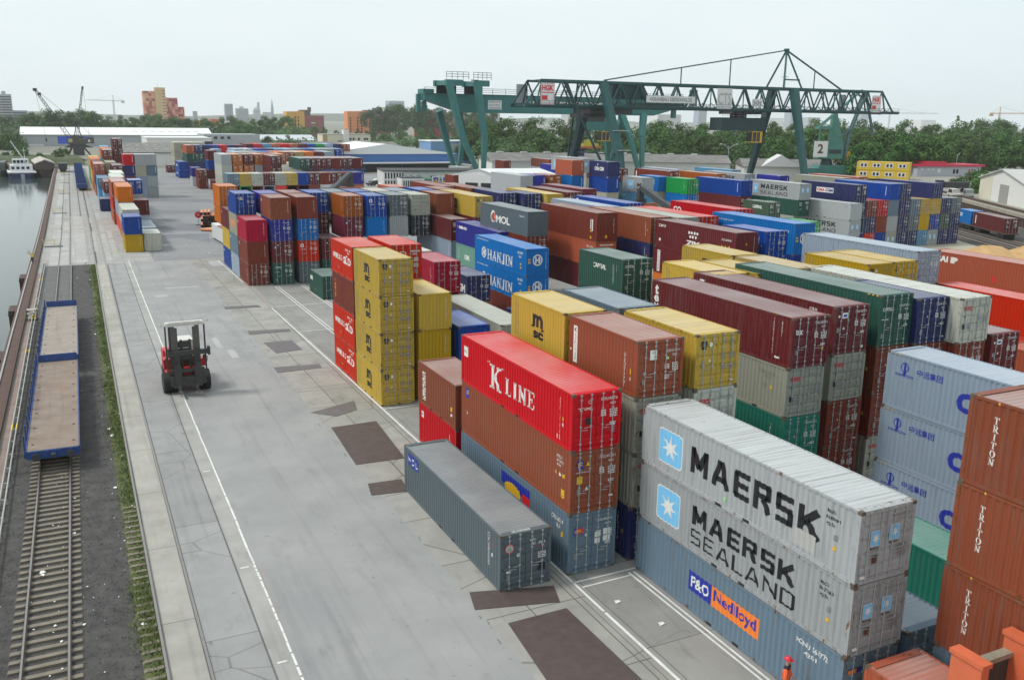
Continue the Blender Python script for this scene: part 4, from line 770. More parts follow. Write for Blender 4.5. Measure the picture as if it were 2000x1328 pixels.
G_EARTH = groundmat('far_ground', (.15,.15,.12), (.26,.25,.21), .03, .95, .4)
G_SAND = groundmat('sandy_yard', (.36,.32,.25), (.46,.42,.34), .09, .95, .3)
G_PATH = groundmat('rusty_path', (.23,.165,.14), (.32,.25,.22), .8, .9, .4)
G_MOSS = groundmat('mossy_soil', (.055,.065,.03), (.13,.15,.05), 1.6, .95, .5, 0, None, 0, 0, .6)

def strip(name, mat, a, b, z, ys=None, y0=None, y1=None, kind='structure', fl=True):
    """ground sheet between two lines that follow the quay"""
    ys = [y for y in YS if (y0 is None or y > y0) and (y1 is None or y < y1)]
    if y0 is not None: ys = [y0]+ys
    if y1 is not None: ys = ys+[y1]
    vs = []
    for y in ys: vs += [(a+gq(y), y, z), (b+gq(y), y, z)]
    o = MB().add(vs, [(2*i, 2*i+1, 2*i+3, 2*i+2) for i in range(len(ys)-1)]).build(name, mat); o['kind'] = kind; return o
QX = -6.2
vs = []
for y in YS: vs += [(QX+gq(y), y, 0), (7000, y, 0)]
fs = [(2*i, 2*i+1, 2*i+3, 2*i+2) for i in range(len(YS)-1)]; b = len(vs)
vs += [(-4000, 396, 0), (-4000, 9000, 0), (7000, 9000, 0)]; n = len(YS)
fs += [(b, 2*n-2, 2*n-1, b+2, b+1)]
MB().add(vs, fs).build('ground', G_EARTH)['kind'] = 'structure'
# yard paving
def sheetq(name, mat, x0, x1, y0, y1, z):
    o = MB().add([(x0,y0,z),(x1,y0,z),(x1,y1,z),(x0,y1,z)], [(0,1,2,3)]).build(name, mat); o['kind'] = 'structure'; return o
strip('roadway', G_CONC, 5.95, 13.62, .004, y0=-20, y1=133.5)
strip('pavement', G_APRON, 13.62, 18.2, .004, y0=-20, y1=133.5)
o = MB().add([(18.2+gq(-20),-20,.004)]+[(18.2+gq(y),y,.004) for y in (30,60,90,133)]+[(75,133,.004),(160,70,.004),(160,-20,.004)], [(0,1,2,3,4,5,6,7)]).build('pavement', G_BAY); o['kind'] = 'structure'
o = MB().add([(75,133.01,.004),(160,70.01,.004),(176,112,.004),(150,131,.004)], [(0,1,2,3)]).build('pavement', G_SAND); o['kind'] = 'structure'
strip('pavement', G_LANE, 3.12, 5.12, .004, y0=-20, y1=133.5)
strip('pavement', G_QUAY, 5.2, 5.95, .004, y0=-20, y1=133.5)
strip('pavement', G_DARK, 5.12, 5.2, .004, y0=-20, y1=133.5)
strip('pavement', G_STRIP, 1.68, 3.03, .004, y0=-20, y1=133.5)
strip('path', G_PATH, -5.25, -4.75, .004, y0=-20, y1=128)
strip('path', G_QUAY, -5.25, -4.55, .0045, y0=128.01, y1=392)
strip('ballast', G_BALL, -4.75, 1.62, .003, y0=-20, y1=133.5)
strip('pavement', G_DARK, -4.35, -1.35, .03, y0=97, y1=133.5)
strip('roadway', G_QUAY, -4.55, 9.0, .004, y0=133.51, y1=392)
o = MB().add([(9.76,133.6,.004),(75,133.6,.004),(75,330,.004),(11,392,.004),(10.6,300,.004),(10.0,170,.004)], [(0,1,2,3,4,5)]).build('roadway', G_YARD); o['kind'] = 'structure'
o = MB().add([(75.01,133.6,.004),(112,170,.004),(160,300,.004),(75.01,330,.004)], [(0,1,2,3)]).build('pavement', G_YARD); o['kind'] = 'structure'
# pale cast slabs let into the quay between the rails
rg = random.Random(5)
for x0, x1, ylist in ((-4.1, -2.95, [(134.5,152),(158,176),(180,214),(222,262),(270,330)]), (-2.75, -1.75, [(134.5,147),(149,171),(176,190),(240,262)]), (-1.45, .62, [(135.5,176),(177,199)]), (1.7, 2.35, [(146,158.5),(159,172),(186,196)]), (3.1, 3.75, [(137,152),(152.5,168),(171,182),(190,205)]), (4.1, 4.8, [(140,160),(162,172)])):
    for a, bb in ylist: strip('pavement', G_SLAB, x0, x1, .008, y0=a, y1=bb)
# asphalt repairs on the far roadway
G_PATCH = groundmat('patch_asphalt', (.155,.16,.175), (.205,.21,.225), .2, .85, .3)
for poly in ([(11,158.5),(16,158),(19.5,151),(21,163),(11,164)], [(12.5,170),(22,166),(24,176),(13,184)], [(13,200),(27,195),(29,203),(13.5,209)], [(14,230),(30,222),(31,231),(15,240)]):
    o = MB().add([(x+.0, y, .0055) for x, y in poly], [tuple(range(len(poly)))]).build('roadway', G_PATCH); o['kind'] = 'structure'
G_LPATCH = groundmat('pale_patch', (.36,.36,.35), (.42,.42,.41), .5, .85, .3)
for x0, x1, y0, y1 in ((16.4,18,126,131),(11,11.6,76,79),(10.4,10.9,80,84),(7.6,8.9,106,107.4),(9,12.8,111,111.8)):
    sheetq('pavement', G_LPATCH, x0, x1, y0, y1, .009)

# painted lines
M_LINE = groundmat('line_paint', (.60,.60,.57), (.78,.78,.75), 2.0, .7, .35); M_PINK = groundmat('worn_red_paint', (.42,.25,.23), (.36,.30,.28), 1.2, .8, .4)
def lineq(pts, wd, mat=None, z=.010, name='road_marking'):
    mb = MB()
    for (a, b) in zip(pts, pts[1:]):
        q = seg(a, b, wd); mb.add([(p[0], p[1], z) for p in q], [(0,1,2,3)])
    o = mb.build(name, mat or M_LINE); o['kind'] = 'structure'; return o
rg = random.Random(2); mb = MB(); y = 20.0
while y < 132:
    l = rg.uniform(.8, 3.4) if y > 40 else rg.uniform(.25, .9); x = 5.98+gq(y)*.72; w_ = .085+rg.uniform(-.012,.02); x2 = 5.98+gq(y+l)*.72
    j = rg.uniform(-.012,.012); mb.add([(x-w_/2+j,y,.010),(x+w_/2+j,y,.010),(x2+w_/2+j,y+l,.010),(x2-w_/2+j,y+l,.010)], [(0,1,2,3)]); y += l+(rg.uniform(.02,.12) if y < 45 else rg.uniform(0,.05))
mb.build('road_marking', M_LINE)['kind'] = 'structure'
for yy, dg in ((38.5,'5'),(51,'1'),(68,'7'),(80,'6'),(88,'5'),(97,'4'),(30.5,'4')):
    lineq([(5.35+gq(yy)*.7, yy),(5.72+gq(yy)*.7, yy)], .1)
for k in range(9): lineq([(6.05+.02*k, 33.5+.55*k),(6.04+.02*k, 33.8+.55*k)], .05, M_PINK, .0105)
lineq([(18.3,28.6),(18.32,31.2),(18.25,64),(18.15,95.5)], .12); lineq([(18.3,5),(18.3,28.5)], .14)
lineq([(18.06,112),(17.9,131)], .12)
for x0 in (21.1, 24.15, 27.1): lineq([(x0,71.5),(x0-.05,108)], .1); lineq([(x0+.34,71.5),(x0+.29,108)], .1)
for yy in (96, 83.5): lineq([(18.3,yy),(30,yy)], .1)
lineq([(18.3,57.9),(21.3,57.9)], .1); lineq([(18.3,31.2),(24,31.25)], .1); lineq([(18.5,30.7),(21,30.75)], .09)
lineq([(21.05,31),(21.05,6)], .1); lineq([(21.3,31),(21.3,6)], .1)
lineq([(18.35,110),(18.1,97)], .1, M_PINK, .0095)
# kerb line between apron and bays with rusty channel
strip('drain_channel', plain('channel_iron', (.12,.11,.10), .8), 17.66, 17.72, .007, y0=5, y1=133)['kind'] = 'structure'
strip('drain_channel', plain('channel_iron', (.12,.11,.10), .8), 17.96, 18.0, .007, y0=5, y1=133)['kind'] = 'structure'
mbk = MB(); rg = random.Random(9)
for i in range(60):
    y = rg.uniform(18, 132); l = rg.uniform(.2, .7); x = 13.55+gq(y)*.25+rg.uniform(-.14,.14); w_ = rg.uniform(.015,.04)
    mbk.add([(x-w_,y,.0085),(x+w_*.4,y+l*.2,.0085),(x+w_,y+l*.7,.0085),(x-w_*.3,y+l,.0085)], [(0,1,2,3)])
mbk.build('dirt', G_DARK)['kind'] = 'stuff'

# rusty steel plates lying on the apron
M_PLATE = plain('rusty_plate', (.10,.075,.068), .62, .3, .35, 2.2); M_PLATE2 = plain('grey_plate', (.15,.135,.135), .6, .3, .3, 2.0)
PLN = [([(13.5,59.1),(16.95,60.5),(16.6,58.5),(14.9,57.6)], 'rusty steel plate beside the yellow corner tower', 1),
 ([(14.0,55.5),(17.05,55.6),(16.55,48.4),(13.6,48.5)], 'big rusty double plate before the red and brown pair', 0),
 ([(13.4,45.5),(15.3,45.4),(15.1,43.6),(13.1,43.9)], 'rusty plate half under the lone grey container', 0),
 ([(13.85,32.3),(17.4,31.3),(17.0,30.0),(13.5,30.9)], 'rusty plate at the door end of the lone grey container', 0),
 ([(14.3,29.4),(17.0,29.45),(17.1,23.0),(13.8,24.0)], 'largest rusty plate on the apron nearest the worker', 0),
 ([(13.6,97.9),(17.1,97.5),(17.2,96.4),(13.6,96.6)], 'narrow grey plate nearest the first wall stack', 1),
 ([(13.9,85.5),(17.7,85.0),(17.6,83.9),(13.8,84.0)], 'narrow grey plate between two others on the apron', 1),
 ([(14.4,80.4),(16.9,80.3),(17.0,76.6),(14.7,76.2)], 'square grey plate in the middle of the apron', 1),
 ([(13.6,71.7),(17.2,71.3),(17.1,70.2),(13.5,70.0)], 'narrow brownish plate before the red tower', 1)]
for q, lab, k in PLN:
    mb = MB(); mb.prism(q, 'z', .006, .03)
    if k == 0 and len(lab) > 40 and 'plate' in lab:
        c0 = ((q[0][0]+q[1][0])/2, (q[0][1]+q[1][1])/2); c1 = ((q[2][0]+q[3][0])/2, (q[2][1]+q[3][1])/2); mb.bar((c0[0],c0[1],.031),(c1[0],c1[1],.031),.03,.006)
    tag(mb.build('steel_plate', M_PLATE if k == 0 else M_PLATE2), lab, 'steel plate', 'steel plates lying on the apron')

# water and quay wall
m, nt, b = newmat('harbour_water'); b.inputs['Base Color'].default_value = (.055,.075,.07,1); b.inputs['Roughness'].default_value = .06; b.inputs['IOR'].default_value = 1.33; b.inputs['Specular IOR Level'].default_value = .5
bp = nt.nodes.new('ShaderNodeBump'); bp.inputs['Strength'].default_value = .10; bp.inputs['Distance'].default_value = .1
L(nt, noise(nt, gpos(nt,(.45,1.2,1)), 1.0, 5, .6), bp.inputs['Height']); L(nt, bp.outputs[0], b.inputs['Normal'])
MB().add([(-4000,-60,-3.1),(10,-60,-3.1),(10,420,-3.1),(-4000,420,-3.1)], [(0,1,2,3)]).build('water', m)['kind'] = 'structure'
mb = MB(); M_SHEET = plain('sheet_pile', (.085,.055,.045), .8, .2, .4, 1.2)
for i in range(len(YS)-1):
    a, c = YS[i], YS[i+1]; n = max(1, int((c-a)/3.0)) if c < 180 else 2
    for k in range(n):
        y0 = a+(c-a)*k/n; y1 = a+(c-a)*(k+1)/n; x0 = QX+gq(y0); x1 = QX+gq(y1); d = .22
        ym = (y0*2+y1)/3; yn = (y0+2*y1)/3; xm = (x0*2+x1)/3; xn = (x0+2*x1)/3
        P = [(x0,y0),(xm,ym),(xm+d,ym+.05),(xn+d,yn),(xn,yn+.05),(x1,y1)]
        mb.add([(p[0]+.02,p[1],z) for p in P for z in (-5,-.02)], [(2*j,2*j+1,2*j+3,2*j+2) for j in range(5)])
w_ = mb.build('quay_wall', M_SHEET); tag(w_, 'brown sheet pile quay wall dropping to the water', 'quay wall')
mb = MB(); M_COPE = plain('coping_steel', (.36,.34,.32), .5, .3, .3, 2); M_RUSTB = plain('rusty_beam', (.10,.06,.048), .8, .2, .4, 1.5)
for a, c in zip(YS, YS[1:]):
    mb.bar((QX+gq(a)+.0,a,.12),(QX+gq(c)+.0,c,.12),.13,.16)
cp = mb.build('coping_beam', M_COPE, w_)
mb = MB()
for a, c in zip(YS, YS[1:]):
    mb.bar((QX+gq(a)+.45,a,.06),(QX+gq(c)+.45,c,.06),.62,.1); mb.bar((QX+gq(a)+.80,a,.15),(QX+gq(c)+.80,c,.15),.1,.26); mb.bar((QX+gq(a)-.16,a,-.25),(QX+gq(c)-.16,c,-.25),.2,.7)
mb.build('waling_beam', M_RUSTB, w_)
for k, y in enumerate((126, 105, 84, 66)):
    mb = MB(); x = QX+gq(y); mb.box(x-.95, x-.28, y-1.6, y+1.6, -4.5, .05); mb.box(x-1.0, x-.25, y-1.7, y+1.7, -.4, -.25); mb.box(x-.6,x-.5,y-1.65,y+1.65,-4,.06)
    tag(mb.build('fender_pile', M_SHEET), ['dark fender pile farthest along the quay wall', 'dark fender pile opposite the farther wagon', 'dark fender pile beside the wagons at the picture edge', 'dark fender pile nearest the camera'][k], 'fender pile', 'fender piles along the quay wall')
# embankment closing the basin
m = groundmat('bank_grass', (.05,.065,.03), (.10,.12,.055), .12, .95, .5, 0, None, 0, 0, 1)
MB().add([(-4000,396,-3.6),(-4000,408,2.5),(-4000,424,3.2),(8,396,-3.6),(6.0,408,2.5),(4.0,424,3.2),(8,440,.1),(-4000,440,.1)], [(0,3,4,1),(1,4,5,2),(2,5,6,7)]).build('embankment', m)['kind'] = 'structure'

# rails
M_RAIL = plain('rail_steel', (.16,.115,.09), .45, .6, .35, 4); M_RAILTOP = plain('rail_head', (.30,.28,.26), .35, .7, .2, 5); M_SLEEP = plain('sleeper_concrete', (.19,.165,.13), .9, 0, .4, 3)
def rail(parent, f, y0, y1, z, name='rail', h=.15, wd=.07):
    mb = MB(); ys = [y0]+[y for y in YS if y0 < y < y1]+[y1]
    for a, c in zip(ys, ys[1:]):
        mb.bar((f(a),a,z+h*.42),(f(c),c,z+h*.42),wd*.5,h*.84,0); mb.bar((f(a),a,z+.012),(f(c),c,z+.012),wd*1.9,.024,0); mb.bar((f(a),a,z+h*.86),(f(c),c,z+h*.86),wd,h*.28,1)
    return mb.build(name, [M_RAIL, M_RAILTOP], parent)
fl = lambda y: -3.46+.0103*y; fr = lambda y: -1.86+.0092*y
t = empty('railway_track', (0,0,0), 0, 'rusty railway track on concrete sleepers beside the quay', 'railway track')
rail(t, fl, 10, 133, .10); rail(t, fr, 10, 133, .10)
y = 22.0; k = 0; rg = random.Random(4)
while y < 57:
    c = (fl(y)+fr(y))/2; j = rg.uniform(-.04,.04); mb = MB(); mb.prism([(c-1.26,.01),(c+1.26,.01),(c+1.22,.085+rg.uniform(0,.02)),(c-1.22,.085)], 'y', y-.115, y+.115); mb.box(fl(y)-.12,fl(y)+.12,y-.08,y+.08,.088,.105); mb.box(fr(y)-.12,fr(y)+.12,y-.08,y+.08,.088,.105)
    o = mb.build('sleeper', M_SLEEP, t); o.rotation_euler = (0,0,0); y += .62; k += 1
t = empty('crane_rail', (0,0,0), 0, 'crane rail at the grass edge with sleeper ends showing', 'rail', 'crane rails set along the roadway')
rail(t, lambda y: 1.63+gq(y)*.95, 5, 390, -.02, wd=.1)
y = 22.0
while y < 48:
    x = 1.63+gq(y); MB().prism([(x-.72+rg.uniform(-.08,.05),0),(x-.08,0),(x-.08,.06),(x-.70,.05)], 'y', y-.1, y+.1).build('sleeper', M_SLEEP, t); y += .62
t = empty('crane_rail', (0,0,0), 0, 'crane rail let into the concrete on the roadway side', 'rail', 'crane rails set along the roadway')
rail(t, lambda y: 3.07+gq(y)*.7, 5, 390, -.09, wd=.1)
MB_g = [(3.03,'dark groove')]
strip('rail_groove', G_DARK, 2.98, 3.14, .006, y0=5, y1=132)['kind'] = 'structure'
t = empty('quay_track', (0,0,0), 0, 'rails flush with the pale quay paving beyond the wagons', 'railway track')
for f in (fl, fr, lambda y: .95+gq(y)*.9, lambda y: 2.35+gq(y)*.95): rail(t, f, 133.6, 392, -.13)
for a, b in ((-2.42,-2.25),(-.98,-.8),(.88,1.05),(2.26,2.42)): strip('rail_groove', G_DARK, a-.62+.0, b-.62+.06, .0065, y0=134, y1=390)['kind'] = 'structure'

# gravel, grass, litter
rg = random.Random(11); mb = MB(); M_STONE = plain('ballast_stones', (.085,.082,.08), .95, 0, .5, 2)
for i in range(5200):
    y = 24+ (rg.random()**1.6)*75; x = rg.uniform(-4.7, .7)+gq(y)
    if fl(y)-.04 < x < fl(y)+.04 or fr(y)-.04 < x < fr(y)+.04: continue
    r = rg.uniform(.02,.05); z = .01
    mb.add([(x-r,y-r,z),(x+r,y-r*.8,z),(x+r*.7,y+r,z),(x-r*.8,y+r*.8,z),(x+rg.uniform(-r,r)*.3,y,z+r*1.1)], [(0,1,4),(1,2,4),(2,3,4),(3,0,4)])
tag(mb.build('gravel', M_STONE), 'dark ballast stones between and beside the rails', 'gravel', kind='stuff')
m, nt, b = newmat('grass_blade'); n = noise(nt, gpos(nt), .8, 4, .6); n2 = noise(nt, gpos(nt), 14, 2)
c = ramp(nt, n, [(.3,(.045,.085,.018)),(.5,(.09,.15,.03)),(.7,(.17,.18,.05))]); c = mixc(nt, mth(nt,'MULTIPLY',n2,.5), c, (.20,.19,.07)); L(nt, c, b.inputs['Base Color']); b.inputs['Roughness'].default_value = .7
mb = MB()
for i in range(30000):
    y = 21+(rg.random()**1.7)*112
    q = math.sin(y*.55)*.5+math.sin(y*.21+1)*.5+math.sin(y*1.7)*.3
    x = 1.52-abs(rg.gauss(0,.34))*(1.0+.25*q)+gq(y)
    if i % 11 == 0:
        if y > 70 or rg.random() < .75: continue
        x = rg.choice([-4.6,-4.45,-4.3])+rg.gauss(0,.1)+gq(y)
    if rg.random() < .35-.3*q: continue
    h = rg.uniform(.04,.15)*(1+.7*max(0,q)); a = rg.uniform(0,2*PI); w_ = rg.uniform(.012,.024)*(1+y/90); dx = math.cos(a)*h*.6; dy = math.sin(a)*h*.6
    mb.add([(x-w_*math.sin(a),y+w_*math.cos(a),0),(x+w_*math.sin(a),y-w_*math.cos(a),0),(x+dx,y+dy,h)], [(0,1,2)])
tag(mb.build('grass', m, fix=False), 'ragged grass and moss strip along the crane rail', 'grass', kind='stuff')
strip('grass_soil', G_MOSS, .85, 1.58, .006, y0=5, y1=133)['kind'] = 'structure'
mb = MB(); M_PAPER = plain('waste_paper', (.72,.72,.70), .8, 0, .1)
for i in range(420):
    y = 23+(rg.random()**1.3)*100; x = rg.choice([rg.uniform(-4.6,.2), rg.gauss(fr(y)-gq(y),.5), rg.gauss(1.0,.35)])+gq(y); r = rg.uniform(.015,.05) if i % 9 else rg.uniform(.07,.17); a = rg.uniform(0,6); z = .12 if fl(y) < x < fr(y) else .03
    P = [(x+r*rg.uniform(.5,1.2)*math.cos(a+k*1.26), y+r*rg.uniform(.5,1.4)*math.sin(a+k*1.26), z+rg.uniform(0,.05)) for k in range(5)]; mb.add(P, [(0,1,2,3,4)])
tag(mb.build('litter', M_PAPER), 'scraps of white paper blown over ballast and grass', 'litter', kind='stuff')
mb = MB()
for x, y in ((19.9,26.8),(19.2,29.0),(15.7,149),(12.6,148.5),(17.8,139),(9.5,146)): mb.add([(x-.14,y-.1,.02),(x+.12,y-.08,.05),(x+.15,y+.12,.02),(x-.1,y+.1,.06)], [(0,1,2,3)])
tag(mb.build('litter', M_PAPER), 'scraps of white paper on the concrete', 'litter', kind='stuff')

# pipe run along the quay
M_PIPE = plain('pipe_paint', (.40,.40,.37), .55, .3, .25, 3); M_YEL = plain('safety_yellow', (.66,.50,.05), .5, 0, .12, 3)
t = empty('pipe_run', (0,0,0), 0, 'pair of pale pipes on low supports along the quay path', 'pipes')
for dx in (-4.72, -4.46):
    mb = MB(); ys = [10]+[y for y in YS if 10 < y < 136]+[136]
    mb.path([(dx+gq(y), y, .34) for y in ys], .045, 8); mb.build('pipe', M_PIPE, t)
mb = MB(); y = 24.0
while y < 136: x = -4.59+gq(y); mb.box(x-.2,x+.2,y-.04,y+.04,.0,.30); y += 2.4
mb.build('support', M_PIPE, t)
mb = MB()
for y in (42,62,83,97,98.5,101,120): x = -4.72+gq(y); mb.tube((x,y,.34),(x,y+1.2,.34),.055,8); mb.tube((x+.26,y,.34),(x+.26,y+1.2,.34),.055,8)
mb.build('yellow_band', M_YEL, t)
# ladder hoops and a bollard on the quay edge
def hoop(x, y):
    t = empty('ladder_hoop', (x, y, 0)); mb = MB()
    for dx in (0, 1.5): mb.path([(dx,0,0),(dx,0,1.05),(dx-.25,0,1.15)], .035, 6); mb.path([(dx,.5,0),(dx,.5,1.05)], .03, 6); mb.tube((dx,0,1.0),(dx,.5,1.0),.03,6)
    mb.tube((0,0,1.0),(1.5,0,1.0),.03,6); mb.tube((0,0,.55),(1.5,0,.55),.03,6); mb.build('hoop_frame', M_YEL, t)
    MB().box(.1,2.6,-.35,.9,.004,.06).build('hatch', M_DARK, t); return t
for k, (x, y) in enumerate(((-4.2,153.5),(-3.4,206),(-2.6,258),(-2.3,298),(-1.9,338))):
    tag(hoop(x, y), ['yellow ladder hoops over a dark hatch nearest on the quay', 'yellow ladder hoops second along the quay edge', 'yellow ladder hoops third along the quay edge', 'yellow ladder hoops fourth along the quay edge', 'yellow ladder hoops beside the moored barge'][k], 'ladder hoops', 'yellow ladder hoops on the quay')
t = empty('mooring_post', (-5.35, 138, 0), 0, 'dark mooring post with yellow top at the quay edge', 'mooring post')
MB().tube((0,0,0),(0,0,.75),.16,10).build('post', M_DARK, t); MB().tube((0,0,.75),(0,0,1.25),.17,10,0,.13).build('yellow_top', M_YEL, t)
mb = MB()
for k in range(14): a = rg.uniform(0,6.28); mb.tube((.1,.2,.9),(.1+.7*math.cos(a),.2+.5*math.sin(a),1.2+rg.uniform(0,.8)),.012,3)
mb.build('twigs', plain('twig', (.16,.15,.10), .9), t)
t = empty('switch_box', (-4.35, 98.3, 0), 0, 'grey steel rack standing beside the farther wagon', 'rack')
mb = MB()
for z in (.2,.62,1.02): mb.box(-.45,.45,-.4,.4,z,z+.06)
mb.build('shelf', M_PIPE, t)
mb = MB()
for x in (-.45,.4):
    for y in (-.4,.35): mb.box(x,x+.05,y,y+.05,0,1.12)
mb.build('upright', M_DARK, t)
mb = MB(); mb.path([(.55,-.4,0),(.55,-.4,2.0),(.75,-.1,2.3)], .03, 6); mb.path([(.8,-.4,0),(.8,-.4,2.0)], .03, 6); mb.build('handrail', M_PIPE, t)

# sand heaps on the right
M_SAND = groundmat('heap_sand', (.42,.25,.10), (.55,.36,.17), .8, .95, .3)
for k, (x, y, r, h) in enumerate(((130,95,5.2,1.5),(134.5,91,5.5,1.7),(123,98,4,.9))):
    mb = MB(); n = 22; vs = [(0,0,h)]
    for ring, (rr, hh) in enumerate(((.3,.82),(.6,.42),(1,0))):
        for i in range(n): q = rr*r*(1+random.uniform(-.12,.12)); vs.append((q*math.cos(2*PI*i/n), q*math.sin(2*PI*i/n), hh*h*(1+random.uniform(-.15,.15))))
    fs = [(0,1+i,1+(i+1)%n) for i in range(n)]
    for g in range(2): fs += [(1+g*n+i,1+(g+1)*n+i,1+(g+1)*n+(i+1)%n,1+g*n+(i+1)%n) for i in range(n)]
    o = mb.add(vs, fs, 0, True).build('sand_heap', M_SAND, None, (x,y,0)); tag(o, ['orange sand heap behind the coral container', 'larger orange sand heap at the picture edge', 'low flat sand heap nearest the end wall'][k], 'sand heap', 'sand heaps beside the tracks')
# ------------------------------------------------------------------ wagons, lifting trucks, worker
M_BLUE = plain('wagon_blue', (.022,.06,.21), .55, .1, .3, 1.5); M_DECK = groundmat('wagon_deck', (.20,.145,.11), (.27,.215,.175), .9, .7, .5, 0, None, .45, .0, 0, (.30,.13,.05))
M_DECK2 = groundmat('wagon_deck_grey', (.27,.225,.185), (.34,.29,.25), .9, .7, .4, 0, None, .4)
def wagon(label, deck, Ln=20.8, wdt=2.75):
    t = empty('flat_wagon', (0,0,0), 0, label, 'wagon', 'blue flat wagons on the quay track'); w2 = wdt/2
    MB().box(-w2+.06,w2-.06,.12,Ln-.12,1.08,1.2).build('deck', deck, t)
    mb = MB(); mb.box(-w2,-w2+.055,0,Ln,.82,1.24); mb.box(w2-.055,w2,0,Ln,.82,1.24); mb.box(-w2+.056,w2-.056,0,.1,.72,1.19); mb.box(-w2+.056,w2-.056,Ln-.1,Ln,.72,1.19)
    for x in (-.9,-.3,.3,.9): mb.box(x-.06,x+.06,-.05,0,.74,1.16)
    mb.box(-.35,.35,.1,Ln-.1,.7,1.07); mb.build('frame', M_BLUE, t)
    for yy in (.02, Ln-.1):
        if yy > 1: MB().box(-w2+.05,w2-.05,yy,yy+.08,1.2,1.75).build('end_board', M_BLUE, t)
    for i in range(11):
        y = .5+i*(Ln-1)/10
        mb = MB(); mb.box(-w2-.09,-w2-.003,y-.06,y+.06,.8,2.02); mb.box(-w2-.12,-w2+.0,y-.09,y+.09,.72,.95); mb.build('stake', M_BLUE, t)
    for i in range(7):
        y = 1.2+i*(Ln-2.4)/6
        for x in (-w2+.32, w2-.32): MB().tube((x,y,1.2),(x,y,1.225),.075,8).build('lashing_ring', M_DARK, t)
    for yb in (2.6, Ln-2.6):
        mb = MB()
        mb.box(-1.0,1.0,yb-1.2,yb+1.2,.45,.62); mb.box(-1.05,-.85,yb-1.3,yb+1.3,.35,.72); mb.box(.85,1.05,yb-1.3,yb+1.3,.35,.72)
        bg_ = mb.build('bogie', M_DARK, t)
        for dy in (-.9,.9):
            mb = MB()
            for x in (-.75,.63): mb.tube((x,yb+dy,.53),(x+.12,yb+dy,.53),.44,16)
            mb.tube((-.9,yb+dy,.53),(.9,yb+dy,.53),.08,8); mb.build('wheelset', M_DARK, bg_)
    for x in (-.87,.87):
        for yy, s in ((0,-1),(Ln,1)): mb = MB(); mb.tube((x,yy,.98),(x,yy+s*.42,.98),.07,8); mb.tube((x,yy+s*.42,.98),(x,yy+s*.47,.98),.22,14); mb.build('buffer', M_DARK, t)
    MB().box(-.12,.12,-.35,0,.9,1.02).build('coupling', M_DARK, t)
    return t
t = wagon('nearer blue flat wagon with rusty brown deck', M_DECK); y = 54.3; t.location = ((fl(y)+fr(y))/2, y, .16); t.rotation_euler.z = R(-.55)
t = wagon('farther blue flat wagon with greyish deck', M_DECK2); y = 76.6; t.location = ((fl(y)+fr(y))/2+.04, y, .16); t.rotation_euler.z = R(-.55)
# distant low-sided wagons
def far_wagon(i):
    t = empty('low_wagon', (0,0,0), 0, None, 'wagon', 'train of low blue wagons on the inner quay track')
    mb = MB(); mb.box(-1.35,-1.25,0,11.4,.9,1.3); mb.box(1.25,1.35,0,11.4,.9,1.3); mb.box(-1.25,1.25,0,.1,.6,1.75); mb.box(-1.25,1.25,11.3,11.4,.9,1.9); mb.build('body', M_BLUE, t)
    MB().box(-1.25,1.25,.1,11.3,.95,1.05).build('deck', plain('pale_deck', (.30,.30,.30), .8), t)
    mb = MB(); mb.box(-1,1,.3,11.1,.4,.89)
    for y in (1.4,2.9,8.5,10):
        mb.tube((-.8,y,.45),(.8,y,.45),.44,10)
    mb.build('bogie', M_DARK, t); return t
fw = far_wagon(0)
for i in range(9):
    o = fw if i == 0 else copy_tree(fw); y = 266+i*12.6
    o.location = (1.62+gq(y), y, .1); o['label'] = ('nearest of the low blue wagons on the far quay' if i == 0 else 'farthest of the low blue wagons near the crane' if i == 8 else ORD[i+1]+' low blue wagon along the far quay track')
t = empty('dark_wagon', (-1.2, 352, 0), 0, 'dark open wagon under the dockside slewing crane', 'wagon')
mb = MB(); mb.box(-1.4,1.4,0,11,1,3.0); mb.box(-1.5,1.5,-.1,11.1,2.8,3.05); mb.build('body', M_DARK, t); mb = MB(); mb.box(-1,1,.5,10.5,.3,.99)
mb.build('bogie', M_BLACK, t)

# forklift for empty boxes, facing the camera
M_RED = plain('truck_red', (.50,.015,.02), .4, 0, .15, 2); M_MASTW = plain('mast_white', (.62,.61,.56), .5, .1, .12, 3); M_MASTD = plain('mast_dark', (.05,.052,.048), .5, .3, .35, 4); M_MASTG = plain('mast_grey', (.11,.11,.10), .45, .3, .15, 4)
t = empty('forklift_truck', (6.55, 66.6, 0), R(2), 'large red forklift with tall white mast on the roadway', 'forklift')
mb = MB(); mb.box(-1.15,1.15,1.2,5.4,.75,1.7); mb.box(-1.0,1.0,3.4,5.7,1.7,2.35); mb.prism([(4.6,.7),(5.9,.8),(5.9,2.3),(4.6,2.35)], 'x', -1.1, 1.1); mb.box(-1.45,-.95,1.6,2.6,1.65,2.1); mb.box(.95,1.45,1.6,2.6,1.65,2.1); mb.box(-1.48,-1.05,1.2,2.0,2.1,2.5); mb.box(1.05,1.4,1.1,1.9,2.1,2.35); mb.build('chassis', M_RED, t)
mb = MB(); mb.box(-.75,.75,1.9,3.5,1.7,2.2); cab = mb.build('cab', M_MASTD, t)
mb = MB()
for x in (-.7,.64):
    for y in (2.0,3.4): mb.box(x,x+.07,y,y+.07,2.2,3.55)
mb.box(-.75,.75,1.95,3.55,3.55,3.63); mb.box(-.7,.7,2.0,2.06,3.0,3.08); mb.build('cab_frame', M_MASTW, cab)
MB().box(-.62,.62,2.08,2.1,2.25,3.5).build('windscreen', M_GLASS, cab)
mb = MB(); mb.box(-.3,.3,2.5,3.0,2.2,2.4); mb.box(-.3,.3,2.95,3.1,2.4,3.0); mb.build('seat', M_BLACK, cab)
